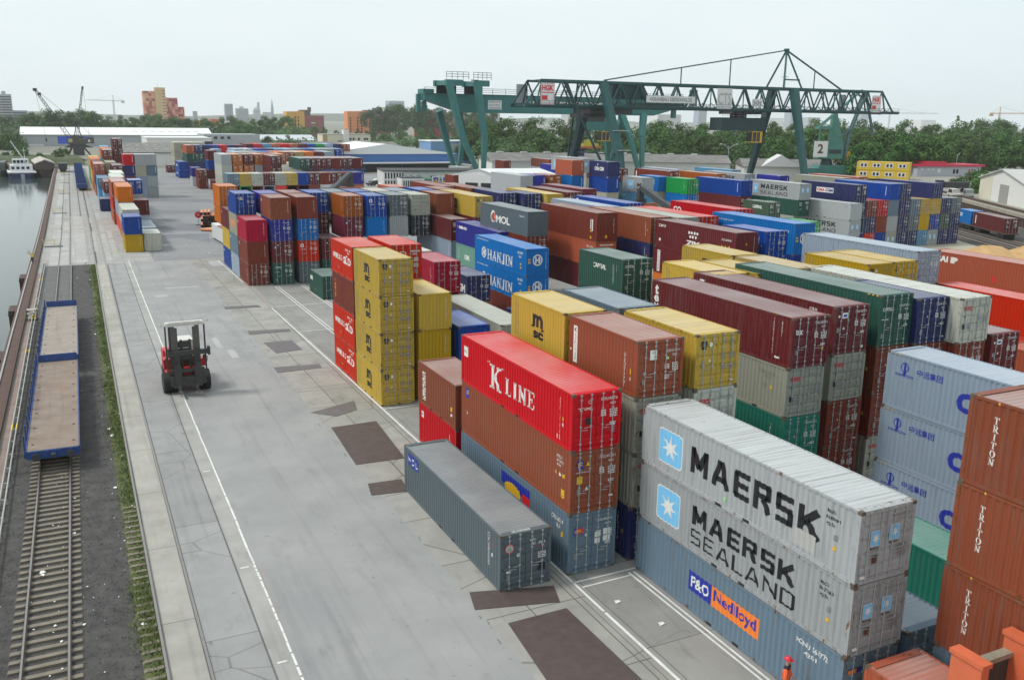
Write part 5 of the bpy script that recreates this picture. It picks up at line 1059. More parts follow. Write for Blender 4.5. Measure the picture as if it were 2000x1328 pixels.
def tyre(x0, x1, y, r):
    mb = MB(); mb.tube((x0,y,r),(x1,y,r),r,22); o = mb.build('wheel', M_BLACK, t); mb = MB(); s = .01 if x1 > 0 else -.01; mb.tube((x0-.012,y,r),(x1+.012,y,r),r*.52,14); mb.build('rim', M_MASTD, o)
for a, b in ((-1.62,-1.14),(-1.1,-.66),(.66,1.1),(1.14,1.62)): tyre(a, b, 1.35, .74)
for a, b in ((-1.2,-.75),(.75,1.2)): tyre(a, b, 4.9, .62)
mb = MB(); mb.box(-.98,-.70,.42,.72,.5,5.05); mb.box(.70,.98,.42,.72,.5,5.05); mb.box(-.70,-.52,.46,.64,.55,4.9); mb.box(.52,.70,.46,.64,.55,4.9); mb.build('mast', M_MASTG, t)
mb = MB(); mb.box(-1.28,1.28,.36,.86,5.05,5.3); mb.box(-1.1,1.1,.3,.4,5.2,5.36); mb.build('mast_head', M_MASTW, t)
mb = MB()
for x in (-1.36,1.3): mb.box(x,x+.1,.5,.62,1.6,5.05); 
mb.box(-1.12,-1.0,.4,.6,1.2,5.0); mb.box(-.4,.4,.5,.6,3.5,3.9); mb.tube((-.3,.55,1),(-.3,.55,4.0),.09,8); mb.tube((.3,.55,1),(.3,.55,4.0),.09,8); mb.box(-.75,.75,.45,.6,2.6,2.75); mb.build('lift_chain', M_MASTD, t)
mb = MB(); mb.box(-1.25,1.45,.02,.32,2.95,3.28); mb.box(1.45,1.6,-.05,.4,2.85,3.45); mb.box(-1.3,-1.16,.0,.36,2.9,3.5); mb.box(-.9,-.5,.1,.4,1.0,2.95); mb.box(.5,.9,.1,.4,1.0,2.95); mb.box(-1.2,1.2,.0,.38,.75,1.4); mb.box(-1.15,1.15,.05,.36,1.7,1.95)
mb.prism([(-.92,.8),(-.48,.8),(-.42,1.9),(-.6,2.5),(-.86,2.4),(-.98,1.5)], 'y', -.14, -.002); mb.prism([(.48,.8),(.92,.8),(.98,1.5),(.86,2.4),(.6,2.5),(.42,1.9)], 'y', -.14, -.002); mb.build('carriage', M_MASTD, t)
mb = MB(); mb.box(-.75,-.55,-.95,.0,.38,.46); mb.box(.45,.65,-.95,.0,.38,.46); mb.box(-.75,-.55,-.08,.0,.46,.9); mb.box(.45,.65,-.08,.0,.46,.9); mb.build('fork', M_MASTG, t)
mb = MB(); mb.path([(-1.25,.55,5.2),(-1.5,.5,5.15)], .02, 5); mb.path([(1.25,.55,5.2),(1.5,.5,5.3)], .02, 5)
for x, z in ((-1.58,5.16),(1.58,5.32)): mb.tube((x,.46,z),(x,.54,z),.1,10)
mb.build('work_lamp', M_MASTW, t)
for x in (-1.5,1.5):
    mb = MB(); mb.path([(x*.98,1.0,2.1),(x*1.02,.9,2.5),(x*.9,.9,2.62)], .025, 5); mb.box(x*.86-.09,x*.86+.09,.88,.92,2.4,2.7); mb.build('mirror', M_MASTD, t)

# reach stackers: only their raised booms show above the boxes
def reach(name_label, loc, rz, el, ln, thick):
    t = empty('reach_stacker', loc, rz, name_label, 'reach stacker', 'reach stackers among the containers')
    mb = MB(); mb.box(-1.6,1.6,-3.5,3.5,.9,2.0); mb.box(-1.3,1.3,-3.6,-2.2,2.0,2.9); mb.build('chassis', M_DARK, t)
    mb = MB(); mb.box(-.75,.75,-.9,.9,2.0,3.9); mb.build('cab', M_GLASS, t)
    for y in (-2.4,2.4):
        for x in (-1.85,1.15): MB().tube((x,y,.85),(x+.7,y,.85),.85,16).build('wheel', M_BLACK, t)
    c, s = math.cos(R(el)), math.sin(R(el)); p = Vector((0,-3.0,3.3)); q = p+Vector((0,c*ln,s*ln)); mid = p.lerp(q,.62)
    mb = MB(); mb.bar(p, mid, thick, thick*1.05); mb.bar(mid, q, thick*.78, thick*.8); b_ = mb.build('boom', plain('boom_grey', (.055,.06,.065), .5, .2, .25), t)
    mb = MB(); mb.tube((-.45,.6,2.3), tuple(p.lerp(q,.5)+Vector((-.45,0,-.3))), .13, 8); mb.tube((.45,.6,2.3), tuple(p.lerp(q,.5)+Vector((.45,0,-.3))), .13, 8); mb.build('lift_cylinder', M_GALV, t)
    mb = MB(); mb.box(-.5,.5,q.y-.3,q.y+.5,q.z-1.9,q.z-.2); mb.box(-.9,.9,q.y-.4,q.y+.4,q.z-2.6,q.z-1.9); hd = mb.build('rotator_head', M_DARK, t)
    mb = MB(); mb.box(-3.0,3.0,q.y-.5,q.y+.5,q.z-3.1,q.z-2.65); mb.build('spreader', plain('spreader_rust', (.33,.12,.06), .6), t)
    return t
reach('dark boom of a lifting truck rising before the patchwork row', (41.8, 169.4, 0), R(-36), 15, 20.5, 1.0)
reach('dark boom of a lifting truck sloping before the green over blue pair', (86.0, 113.5, 0), R(3), 19, 17.8, 1.0)

# flat rack with orange end posts in the lower right corner
t = empty('flat_rack', (21.9, 6.3, 2.6), 0, 'orange flat rack with dark end panel in the near corner', 'flat rack')
M_ORP = plain('rack_orange', (.58,.13,.055), .55, 0, .25, 1.5)
mb = MB(); mb.box(0,2.44,0,9.2,0,.45); mb.build('base', M_ORP, t)
MB().box(.16,2.28,8.95,9.1,.46,1.62).build('end_panel', plain('rack_panel', (.055,.05,.045), .7, .2, .5, 1.2), t)
mb = MB(); mb.box(.16,2.28,8.85,9.15,1.62,1.78)
for i in range(7): mb.box(.3+.3*i,.34+.3*i,8.9,8.94,1.78,1.8)
mb.build('top_rail', plain('rail_olive', (.27,.25,.19), .6, .1, .3, 2), t)
for x in (-.02, 2.28):
    mb = MB(); mb.box(x,x+.32,8.2,9.2,.45,2.2); mb.box(x-.05,x+.37,8.15,9.25,2.2,2.34); mb.build('end_post', M_ORP, t)

# the worker by the Maersk-side stack
def worker(loc, rz):
    t = empty('person', loc, rz, 'worker in red helmet and orange safety jacket by the bottom edge', 'person')
    def skin(name, V, E_, mat, par, sub=2):
        me = bpy.data.meshes.new(name); me.from_pydata([v[:3] for v in V], E_, []); o = bpy.data.objects.new(name, me); COL.objects.link(o)
        md = o.modifiers.new('s','SKIN'); ly = me.skin_vertices[0].data
        for i, v in enumerate(V): ly[i].radius = (v[3], v[4] if len(v) > 4 else v[3]); ly[i].use_root = (i == 0)
        o.modifiers.new('u','SUBSURF').levels = sub; o.modifiers['u'].render_levels = sub
        bpy.context.view_layer.update(); me2 = bpy.data.meshes.new_from_object(o.evaluated_get(bpy.context.evaluated_depsgraph_get())); bpy.data.objects.remove(o)
        for p in me2.polygons: p.use_smooth = True
        me2.materials.clear(); me2.materials.append(mat); return link(name, me2, par)
    SK = plain('skin', (.46,.26,.18), .55, 0, .1)
    V = [(0,0,.98,.15,.12),(0,0,1.18,.14,.11),(0,0,1.38,.16,.11),(0,.01,1.50,.06,.06),(0,-.005,1.58,.058,.06),(0,-.015,1.66,.082,.095),(0,-.01,1.76,.075,.09),
         (-.19,.0,1.42,.06),(-.27,-.02,1.16,.047),(-.22,-.17,.98,.036),(-.19,-.24,.96,.03),(.19,0,1.42,.06),(.27,-.02,1.16,.047),(.22,-.17,.98,.036),(.19,-.24,.96,.03),
         (-.10,0,.90,.09),(-.11,-.01,.50,.062),(-.11,.02,.10,.045),(-.12,-.12,.045,.04),(.10,0,.90,.09),(.12,-.02,.50,.062),(.13,.02,.10,.045),(.14,-.12,.045,.04)]
    E_ = [(0,1),(1,2),(2,3),(3,4),(4,5),(5,6),(2,7),(7,8),(8,9),(9,10),(2,11),(11,12),(12,13),(13,14),(0,15),(15,16),(16,17),(17,18),(0,19),(19,20),(20,21),(21,22)]
    # hands: palm and five fingers
    for s, base in ((-1,10),(1,14)):
        px, py, pz = V[base][:3]
        for k, (dx, l) in enumerate(((-.03,.05),(-.01,.06),(.01,.062),(.028,.055),(.045,.04))):
            a = len(V); V += [(px-s*dx, py-.05, pz-.01, .010), (px-s*dx*1.1, py-.05-l*.6, pz-.03, .009), (px-s*dx*1.1, py-.05-l*.7, pz-.06, .008)]
            E_ += [(base,a),(a,a+1),(a+1,a+2)]
    skin('body', V, E_, SK, t)
    O_ = plain('jacket_orange', (.80,.12,.03), .7, 0, .12, 6); K_ = plain('jacket_dark', (.02,.02,.025), .8); Tm = plain('trousers_dark', (.03,.035,.05), .85); WST = plain('reflective_band', (.70,.72,.70), .3)
    J = [(0,0,.90,.20,.16),(0,0,1.12,.19,.15),(0,0,1.34,.21,.15),(0,.005,1.44,.11,.10),(-.20,0,1.41,.09),(-.29,-.02,1.16,.072),(-.235,-.15,1.0,.055),(.20,0,1.41,.09),(.29,-.02,1.16,.072),(.235,-.15,1.0,.055)]
    jk = skin('jacket', J, [(0,1),(1,2),(2,3),(2,4),(4,5),(5,6),(2,7),(7,8),(8,9)], O_, t)
    sh = [(0,.005,1.43,.115,.105),(-.17,0,1.435,.092),(-.25,-.005,1.32,.086),(.17,0,1.435,.092),(.25,-.005,1.32,.086)]
    skin('shoulder_panel', sh, [(0,1),(1,2),(0,3),(3,4)], K_, jk)
    bd = [(-.275,-.015,1.17,.076),(-.285,-.018,1.14,.075)]; skin('reflective_band', bd, [(0,1)], WST, jk); bd = [(.275,-.015,1.17,.076),(.285,-.018,1.14,.075)]; skin('reflective_band', bd, [(0,1)], WST, jk)
    mb = MB(); mb.box(-.13,.13,-.172,-.16,1.02,1.07); mb.build('reflective_band', WST, jk)
    P_ = [(0,0,.93,.16,.13),(-.10,0,.86,.105),(-.11,-.01,.48,.08),(-.115,.02,.12,.07),(.10,0,.86,.105),(.12,-.02,.48,.08),(.13,.02,.12,.07)]
    skin('trousers', P_, [(0,1),(1,2),(2,3),(0,4),(4,5),(5,6)], Tm, t)
    for x in (-.118,.133): mb = MB(); mb.ico((x,-.06,.055), .1, 0, 2, (.55,1.5,.6)); mb.build('boot', M_BLACK, t)
    RH = plain('helmet_red', (.62,.02,.04), .35, 0, .05); mb = MB(); n = 14
    vs = []; 
    for j in range(5):
        a = PI/2*j/5; rr = math.cos(a)*.125; zz = 1.735+math.sin(a)*.125
        vs += [(rr*math.cos(2*PI*i/n)*.92, -.01+rr*math.sin(2*PI*i/n)*1.12, zz) for i in range(n)]
    vs.append((0,-.01,1.862)); fs = [(j*n+i,j*n+(i+1)%n,(j+1)*n+(i+1)%n,(j+1)*n+i) for j in range(4) for i in range(n)]+[(4*n+i,4*n+(i+1)%n,5*n) for i in range(n)]
    mb.add(vs, fs, 0, True); mb.add([(.10*math.cos(a),-.01+.15*math.sin(a)-(.06 if math.sin(a) < -.3 else 0),1.735) for a in [2*PI*i/16 for i in range(16)]]+[(.10*math.cos(a),-.01+.15*math.sin(a)-(.06 if math.sin(a) < -.3 else 0),1.747) for a in [2*PI*i/16 for i in range(16)]], [tuple(range(15,-1,-1)),tuple(range(16,32))]+[(i,(i+1)%16,16+(i+1)%16,16+i) for i in range(16)])
    mb.build('helmet', RH, t)
    mb = MB(); mb.ico((-.03,-.108,1.685), .012, 0, 1); mb.ico((.03,-.108,1.685), .012, 0, 1); mb.build('eye', M_BLACK, t)
    mb = MB(); mb.prism([(-.012,1.64),(.012,1.64),(.006,1.675),(-.006,1.675)], 'y', -.135, -.1); mb.build('nose', SK, t)
    MB().box(-.025,.025,-.107,-.10,1.607,1.615).build('mouth', plain('lips', (.35,.12,.10), .6), t)
    for x in (-.085,.085): mb = MB(); mb.ico((x,0,1.665), .03, 0, 1, (.4,.7,1)); mb.build('ear', SK, t)
    return t
worker((20.82, 20.75, .005), R(35))

# pipes, cabin and no-entry sign by the far roadway
t = empty('log_stack', (22.6, 171, 0), 0, 'stack of orange pipes with dark open ends on the far roadway', 'pipe stack')
M_TUBE = plain('orange_pipe', (.62,.26,.12), .6, 0, .2, 2); rg = random.Random(3)
for i in range(5):
    for j in range(6 if i < 4 else 3):
        x = -1.6+.62*j+.3*(i % 2)+rg.uniform(-.05,.05); z = .33+.55*i; y = rg.uniform(-.5,.5)
        mb = MB(); mb.tube((x,y,z),(x+.9,y+5.5,z),.29,10,0,None,False); o = mb.build('pipe', M_TUBE, t); mb = MB(); mb.tube((x+.01,y+.06,z),(x+.03,y+.12,z),.275,10); mb.build('bore', M_BLACK, o)
for i in range(4): mb = MB(); mb.tube((-2.4+.5*i,-4.6+.2*i,.3),(.4+.5*i,-6.6,.3),.27,10); mb.build('pipe', M_TUBE, t)
t = empty('site_cabin', (21.0, 146.5, 0), R(3), 'small white cabin with red roof edge behind the four-high wall', 'cabin')
mb = MB(); mb.box(0,2.4,0,9,.3,2.6); mb.build('wall', plain('cabin_white', (.60,.61,.60), .5), t); MB().box(-.06,2.46,-.06,4,2.6,2.72).build('roof', plain('cabin_red', (.35,.08,.08), .5), t); MB().box(.8,1.5,-.03,-.001,1.2,2.0).build('window', M_GLASS, t); MB().box(.2,2.2,.2,8.8,0,.3).build('base', M_DARK, t)
t = empty('road_sign', (21.0, 176, 0), 0, 'round red sign on a portable foot near the pipe stack', 'sign')
mb = MB(); mb.tube((0,0,0),(0,0,2.2),.04,6); mb.box(-.5,.5,-.3,.3,0,.1); mb.build('post', M_DARK, t); mb = MB(); mb.tube((0,-.06,1.9),(0,-.03,1.9),.62,20); dd = mb.build('disc', plain('sign_red', (.55,.03,.06), .5), t); MB().box(-.2,.2,-.075,-.062,1.75,2.05).build('bar', plain('sign_pale', (.6,.3,.35), .5), dd)
# ------------------------------------------------------------------ gantry cranes and other cranes
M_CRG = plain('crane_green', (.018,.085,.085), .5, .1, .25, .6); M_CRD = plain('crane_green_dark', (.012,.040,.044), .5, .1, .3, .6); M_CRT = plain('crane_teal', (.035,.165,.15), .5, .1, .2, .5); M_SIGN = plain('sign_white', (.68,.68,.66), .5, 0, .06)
def txt(mb, s, x0, x1, z0, z1, y, m, bold=.02):
    vs, fs, a = text2d(s, bold); mb.add([(x0+(x1-x0)*p, y, z0+(z1-z0)*q) for p, q in vs], fs, m)
def hgk_sign(parent, x0, x1, z0, z1, y):
    MB().box(x0,x1,y,y+.08,z0,z1).build('sign_board', M_SIGN, parent); b_ = parent.children[-1]
    mb = MB(); h = z1-z0; w_ = x1-x0
    for a, c, d, e in ((x0+.1,x1-.1,z1-.2,z1-.12),(x0+.1,x1-.1,z0+.08,z0+.16),(x0+.1,x0+.18,z0+.16,z1-.2),(x1-.18,x1-.1,z0+.16,z1-.2),(x0+.18,x1-.18,z0+h*.54,z0+h*.58)): mb.box(a,c,y-.012,y-.002,d,e)
    txt(mb, 'HGK', x0+.28, x1-.28, z0+h*.64, z0+h*.90, y-.015, 0, .05)
    mb.box(x0+.28,x0+w_*.6,y-.012,y-.002,z0+h*.22,z0+h*.42)
    mb.build('lettering', INK['r'], b_)
    mb = MB(); vs, fs, a = ring2d(.5); mb.add([(x0+w_*.48+w_*.4*p, y-.02, z0+h*.17+h*.30*q) for p, q in disc2d()[0]], disc2d()[1]); mb.build('emblem', INK['w'], b_)
def panel_sign(parent, x0, x1, z0, z1, y, s, ink='n', rows=1):
    b_ = MB().box(x0,x1,y,y+.08,z0,z1).build('sign_board', M_SIGN, parent); mb = MB(); hh = (z1-z0)/(rows)
    for i, r in enumerate(s.split('|')): txt(mb, r, x0+.12*(x1-x0)*.5, x1-.06*(x1-x0), z1-hh*(i+.8), z1-hh*(i+.22), y-.015, 0, .02)
    mb.build('lettering', INK[ink], b_)

# truss gantry
t = empty('gantry_crane', (0,0,0), 0, 'dark green lattice gantry crane with tall mast and white name board', 'gantry crane', 'gantry cranes over the yard')
ZB, ZT = 23.0, 28.7; YA, YB = 193.5, 200.5
xs0, xs1 = 96.3, 216.5
for y in (YA, YB):
    mb = MB()
    mb.bar((xs0,y,ZB),(xs1,y,ZB),.55,.75); mb.bar((100.6,y,ZT),(209.3,y,ZT),.5,.55)
    n = 20; st = (209.3-100.6)/n
    for i in range(n):
        a = 100.6+st*i; mb.bar((a,y,ZT),(a+st/2,y,ZB),.3,.3); mb.bar((a+st/2,y,ZB),(a+st,y,ZT),.3,.3)
        if i % 2 == 0: mb.bar((a,y,ZT),(a,y,ZB),.2,.2)
    mb.bar((xs0+.3,y,ZB),(100.6,y,ZT),.3,.3); mb.bar((209.3,y,ZT),(214.3,y,ZB),.35,.35); mb.bar((209.3,y,ZT),(211,y,ZB),.3,.3); mb.bar((xs0+3.2,y,ZB),(100.8,y,ZT),.25,.25)
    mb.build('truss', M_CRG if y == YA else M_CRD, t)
mb = MB()
for i in range(24): x = 97+i*5.1; mb.bar((x,YA,ZB),(x,YB,ZB),.3,.4)
for i in range(14): x = 101+i*8.2; mb.bar((x,YA,ZT),(x,YB,ZT),.3,.35)
mb.build('cross_beam', M_CRD, t)
mb = MB(); 
for y in (YA-.9, YB+.9):
    mb.box(xs0+1,xs1-1,y-.45,y+.45,ZB-.12,ZB-.04)
    for z in (.55,1.1): mb.tube((xs0+1,y-.45 if y < 197 else y+.45,ZB+z),(xs1-1,y-.45 if y < 197 else y+.45,ZB+z),.035,4)
    x = xs0+1
    while x < xs1: mb.tube((x,y-.45 if y < 197 else y+.45,ZB),(x,y-.45 if y < 197 else y+.45,ZB+1.1),.03,4); x += 2.5
mb.build('walkway', M_DARK, t)
mb = MB(); mb.box(125,141,YA-.2,YA+.2,ZB+.5,ZB+1.0)
for i in range(42): x = 99+i*2.75; mb.bar((x,YA,ZB+.4),(x+1.35,YA,ZB+1.35),.12,.12); mb.bar((x+1.35,YA,ZB+1.35),(x+2.7,YA,ZB+.4),.12,.12)
mb.build('lower_lacing', M_CRD, t)
def ladder(mb, p, q):
    p = Vector(p); q = Vector(q); d = (q-p); n = int(d.length/.6)
    for s in (-.25,.25): mb.tube(p+Vector((s,0,0)), q+Vector((s,0,0)), .035, 4)
    for i in range(n): c = p+d*(i/n); mb.tube(c+Vector((-.25,0,0)), c+Vector((.25,0,0)), .025, 4)
for x, pl in ((117.0, 0), (176.3, 1)):
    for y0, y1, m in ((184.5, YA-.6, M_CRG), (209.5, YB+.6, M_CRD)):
        mb = MB()
        if pl == 0 and y0 < 190: mb.bar((x+1.8,y0,.8),(x+1.2,187.0,13.5),1.3,1.5,0,(0,1,0),1.9,1.9); mb.bar((x+1.2,187.0,13.3),(x,y1,ZT),1.9,1.9,0,(0,1,0),1.5,1.6)
        else: mb.bar((x,y0,.8),(x,y1,ZT-.2 if pl else ZB),1.15,1.25,0,(0,1,0),1.9,1.9)
        mb.build('leg', m, t)
        mb = MB(); mb.box(x-1.0,x+1.0,y0-3.5,y0+3.5,.25,1.1)
        for k in (-2.6,-1,1,2.6): mb.tube((x-.3,y0+k,.35),(x+.3,y0+k,.35),.35,10)
        mb.build('bogie', M_DARK, t)
mb = MB(); mb.bar((117,184.5,1.6),(117,209.5,1.6),.7,.9); mb.bar((176.3,184.5,1.6),(176.3,209.5,1.6),.7,.9); mb.build('sill_beam', M_CRD, t)
mb = MB(); mb.bar((116.0,209.3,1),(114.5,YB,ZT),.4,.4); mb.bar((117.8,184.6,1.0),(107,YA+.5,ZT),.55,.55); mb.bar((117,208.8,12),(117,186.5,12),.3,.3); mb.build('brace', M_CRD, t)
mb = MB(); ladder(mb, (118.6,184.0,2), (118.9,186.2,13)); ladder(mb, (119.0,186.4,13.5), (118.5,191.4,22)); mb.box(117.5,120.8,185.2,186.6,12.9,13.05); mb.box(117,121.4,187.2,189,17.4,17.55); mb.box(117,120.6,184.2,185.3,6.3,6.45); ladder(mb, (177.4,184.4,2), (177.0,190.5,19)); mb.box(176,179,189.4,191,19,19.15); mb.build('ladder', M_GALV, t)
AP = (176.4, 197, 38.7)
mb = MB(); mb.bar((173.2,YA,ZT),AP,.45,.45); mb.bar((173.2,YB,ZT),AP,.45,.45); mb.bar((179.6,YA,ZT),AP,.45,.45); mb.bar((179.6,YB,ZT),AP,.45,.45); mb.bar((174.0,YA+.5,31),(179,YA+.5,31),.3,.35); mb.box(175.9,176.9,196.5,197.5,38.4,39.1); mb.build('mast', M_CRG, t)
mb = MB(); ladder(mb, (176.4,196.6,29), (176.4,196.9,38)); mb.box(175.4,177,196,197.2,31.8,31.9); mb.build('mast_ladder', M_GALV, t)
mb = MB(); mb.bar(AP,(119.8,197,ZT+.6),.3,.3); mb.bar(AP,(197.5,197,ZT+.2),.35,.35)
for x in (142.5, 158): f = (x-119.8)/(AP[0]-119.8); mb.bar((x,197,ZT),(x,197,ZT+.6+(AP[2]-ZT-.6)*f),.22,.22)
f = (187-AP[0])/(197.5-AP[0]); mb.bar((187,197,ZT),(187,197,AP[2]+(ZT+.2-AP[2])*f),.22,.22); mb.build('stay', M_CRG, t)
mb = MB(); mb.box(120.5,129.6,YA+.6,YB-1,25.0,28.2); mb.prism([(129.6,25.0),(131.5,25.0),(129.6,28.0)], 'y', YA+.6, YB-1); mb.build('machinery_house', M_CRD, t)
mb = MB(); mb.box(114,126,YA-.1,YB,ZB-1.7,ZB-.5); mb.box(112.5,119.5,YA+.5,YB,ZB-2.6,ZB-1.6); mb.build('underframe', M_DARK, t)
mb = MB(); mb.box(154.4,169.0,194.5,199.5,17.7,21.0); tr = mb.build('trolley', M_CRD, t)
mb = MB(); mb.box(157.5,167,194,200,21.9,22.6); mb.box(160,163.2,195.5,198.5,21,21.9)
for x in (158.5,161,163.5,166): mb.tube((x,193.6,22.5),(x,194.3,22.5),.5,12)
mb.build('carriage', M_DARK, tr)
mb = MB()
for z in (.5,1.05): mb.path([(154.4,194.5,21+z),(169,194.5,21+z)], .035, 4)
for i in range(9): mb.tube((154.4+1.82*i,194.5,21),(154.4+1.82*i,194.5,22.05),.03,4)
mb.build('railing', M_GALV, tr)
M_CABY = plain('cab_yellow', (.62,.36,.02), .5, 0, .08)
def cab(parent, x, y, z, s=1.0):
    mb = MB(); h = 2.9*s; w_ = 3.4*s; d = 2.6*s
    mb.box(x,x+w_,y,y+d,z,z+.25*s); mb.box(x,x+w_,y,y+d,z+h-.2*s,z+h); mb.box(x+w_*.78,x+w_,y+.001,y+d-.001,z+.25*s,z+h-.2*s)
    for xx in (x, x+w_*.4): mb.box(xx,xx+.14*s,y,y+.14*s,z+.25*s,z+h-.2*s)
    o = mb.build('operator_cab', M_CABY, parent); MB().box(x+.1,x+w_*.78,y+.2,y+d-.2,z+.26*s,z+h-.21*s).build('cab_glass', M_GLASS, o); return o
cab(tr, 164.8, 194.6, 14.6)
mb = MB(); mb.tube((163.8,195,15),(163.8,195,17.7),.08,6); mb.tube((168.3,195,17.4),(168.3,195,17.8),.1,6); mb.build('hanger', M_DARK, tr)
hgk_sign(t, 100.4, 104.0, 23.2, 28.1, YA-.55); hgk_sign(t, 205.2, 208.6, 22.9, 27.6, YA-.55)
panel_sign(t, 129.6, 144.2, 24.25, 25.9, YA-.6, '<KRANBAU EBERSWALDE', 'gr'); panel_sign(t, 151.3, 156.0, 23.1, 28.2, YA-.45, 'CTS', 'n', 1); panel_sign(t, 162.6, 166.0, 23.9, 25.8, YA-.55, '50t', 'gr')
for x in (98.0, 148.3, 200.6):
    mb = MB(); mb.box(x,x+2.6,YB+.4,YB+.5,23.6,27.9); mb.build('sign_back', plain('sign_back', (.33,.36,.37), .6), t)

# box girder gantry behind
t = empty('gantry_crane', (0,0,0), 0, 'teal box girder gantry crane with bent legs and white lettering', 'gantry crane', 'gantry cranes over the yard')
mb = MB(); mb.prism([(101.2,27.2),(101.2,25.3),(103.5,25.0),(114.5,21.7),(186,21.7),(192,23.2),(198.5,25.6),(198.5,27.2)], 'y', 272, 278); mb.box(101,198.6,271.4,278.6,27.2,27.35); gd = mb.build('girder', M_CRT, t)
mb = MB(); txt(mb, 'HGK CONTAINER TERMINAL', 137.5, 170, 23.9, 25.7, 271.97, 0, .035); mb.build('lettering', INK['w'], gd)
panel_sign(t, 122.6, 127.4, 22.8, 25.6, 271.9, 'HAFEN UND|GÜTER-|VERKEHR', 'gr', 3)
mb = MB()
for z in (.6,1.2,1.75): mb.tube((101,271.5,27.3+z),(198,271.5,27.3+z),.06,4)
for i in range(22): mb.tube((101+4.6*i,271.5,27.3),(101+4.6*i,271.5,29.1),.07,4)
mb.build('railing', M_DARK, t)
mb = MB(); mb.box(101,104.5,272.5,277.5,27.35,28.6); mb.bar((100.2,275,21.5),(100.2,275,27),1.2,1.2); mb.bar((102.4,275,22.0),(102.0,275,25),.9,1.4); mb.bar((196.4,275,21.0),(196.6,275,25),1.4,1.4); mb.build('end_frame', M_CRT, t)
for xb, tops in ((117.5, [((107.5,268,31.0),264.5), ((117.0,268,31.0),264.5), ((109.2,281,22.2),285.5), ((116.0,281,22.2),285.5)]), (177, [((171.5,270,22.2),264.5), ((180.5,270,22.2),264.5), ((172.5,281,22.2),285.5), ((179,281,22.2),285.5)])):
    for k, (tp, yb) in enumerate(tops):
        mb = MB(); dirx = -1 if tp[0] < xb-2 else 1; kn = (xb+(1.5 if dirx > 0 else -3.2)*1.0, yb, 15.5 if dirx > 0 else 12)
        kn = (xb+(tp[0]-xb)*.62 if dirx < 0 else xb+1.4, yb+(tp[1]-yb)*.5, 14.5)
        mb.bar((xb+.3*dirx,yb,1.0),kn,1.0,1.1,0,(0,1,0),1.7,1.7); mb.bar(kn,tp,1.7,1.7,0,(0,1,0),2.0,1.8)
        mb.build('leg', M_CRT, t)
    for yb in (264.5, 285.5):
        mb = MB(); mb.box(xb-1.1,xb+1.1,yb-4,yb+4,.25,1.3); mb.build('bogie', M_CRD, t)
mb = MB()
for y in (267.2, 277.2): mb.box(106.6,112.2,y,y+1.6,29.6,31.4); mb.box(116.4,121.0,y,y+1.6,29.6,31.4)
mb.box(107,109,268.8,277.2,29.8,31.2); mb.box(117,119,268.8,277.2,29.8,31.2); mb.build('portal_beam', M_CRT, t)
mb = MB()
for y in (272.4, 276.6):
    for x in (107.3,110.6,116.8,119.6): mb.box(x,x+1.3,y,y+1.2,27.35,29.7); mb.build('portal_post', M_CRD, t)
mb = MB()
for x0, x1 in ((106.6,114),(115.6,121.6)):
    for z in (.7,1.4,2.1): mb.path([(x0,267.3,31.6+z),(x1,267.3,31.6+z)], .07, 4)
    for i in range(5): x = x0+(x1-x0)*i/4; mb.tube((x,267.3,31.6),(x,267.3,33.7),.08,4)
mb.box(115.0,117,267,268,31.2,31.5); mb.build('top_railing', M_DARK, t)
mb = MB(); mb.box(156.6,168.0,272.3,277.7,16.6,19.4); tr = mb.build('trolley', M_CRT, t); mb = MB(); mb.box(158,166.5,272.5,277.5,19.4,21.7); mb.build('carriage', M_DARK, tr); cab(tr, 165.6, 272.5, 13.0, 1.12)
mb = MB()
for x in (160,164): mb.tube((x,274,13.0),(x,274,16.6),.05,4); mb.tube((x,276,13.0),(x,276,16.6),.05,4)
mb.build('hoist_rope', M_DARK, tr)
sp = MB(); sp.box(156.9,165.6,272.6,275.9,10.6,11.3); s_ = sp.build('spreader', plain('spreader_red', (.52,.13,.06), .6, 0, .25, 2), tr)
mb = MB(); mb.box(159.5,164.5,273,276,11.3,12.2); mb.box(160.5,163,273.4,275.6,12.2,13.4)
for x in (159.2,164.7): mb.tube((x,273,11.3),(x,273,12.6),.08,4)
mb.build('headblock', plain('headblock_yellow', (.55,.50,.03), .5), s_)
container(156.8, 273.0, 7.95, 8.2 if False else L20, HS, 'nv', 'b', .3, 2, ['cmaw'], 'navy container hanging from the yellow spreader beneath the teal gantry', R(-68) if False else 0)

# harbour slewing crane on the left
t = empty('slewing_crane', (5.0, 455, 0), 0, 'dark lattice slewing crane with two long jibs on the quay', 'dockside crane')
mb = MB()
for x, y in ((-5,-5),(6.5,-5),(-5,5),(6.5,5)): mb.bar((x,y,0),(x*.42,y*.5,5.2),.5,.5)
mb.prism([(-5.5,5.2),(6.5,5.2),(3,6.6),(-2.5,6.6)], 'y', -4, 4); mb.build('portal', M_DARK, t)
mb = MB(); mb.box(-3.5,4,-3,3,6.7,8.9); mb.box(4,7.0,-2.6,2.6,6.9,9.6); mb.box(-1.5,.5,-3.3,-2.9,8.9,10.4); hs = mb.build('machinery_house', plain('crane_house', (.09,.085,.07), .7, .1, .4, 1), t)
MB().box(-3.3,-1.7,-3.35,-3.0,7.5,9.0).build('cab', plain('crane_cab_yellow', (.45,.40,.12), .6), hs); MB().box(4.6,5.4,-2.72,-2.61,7.6,8.6).build('window', M_SIGN, hs)
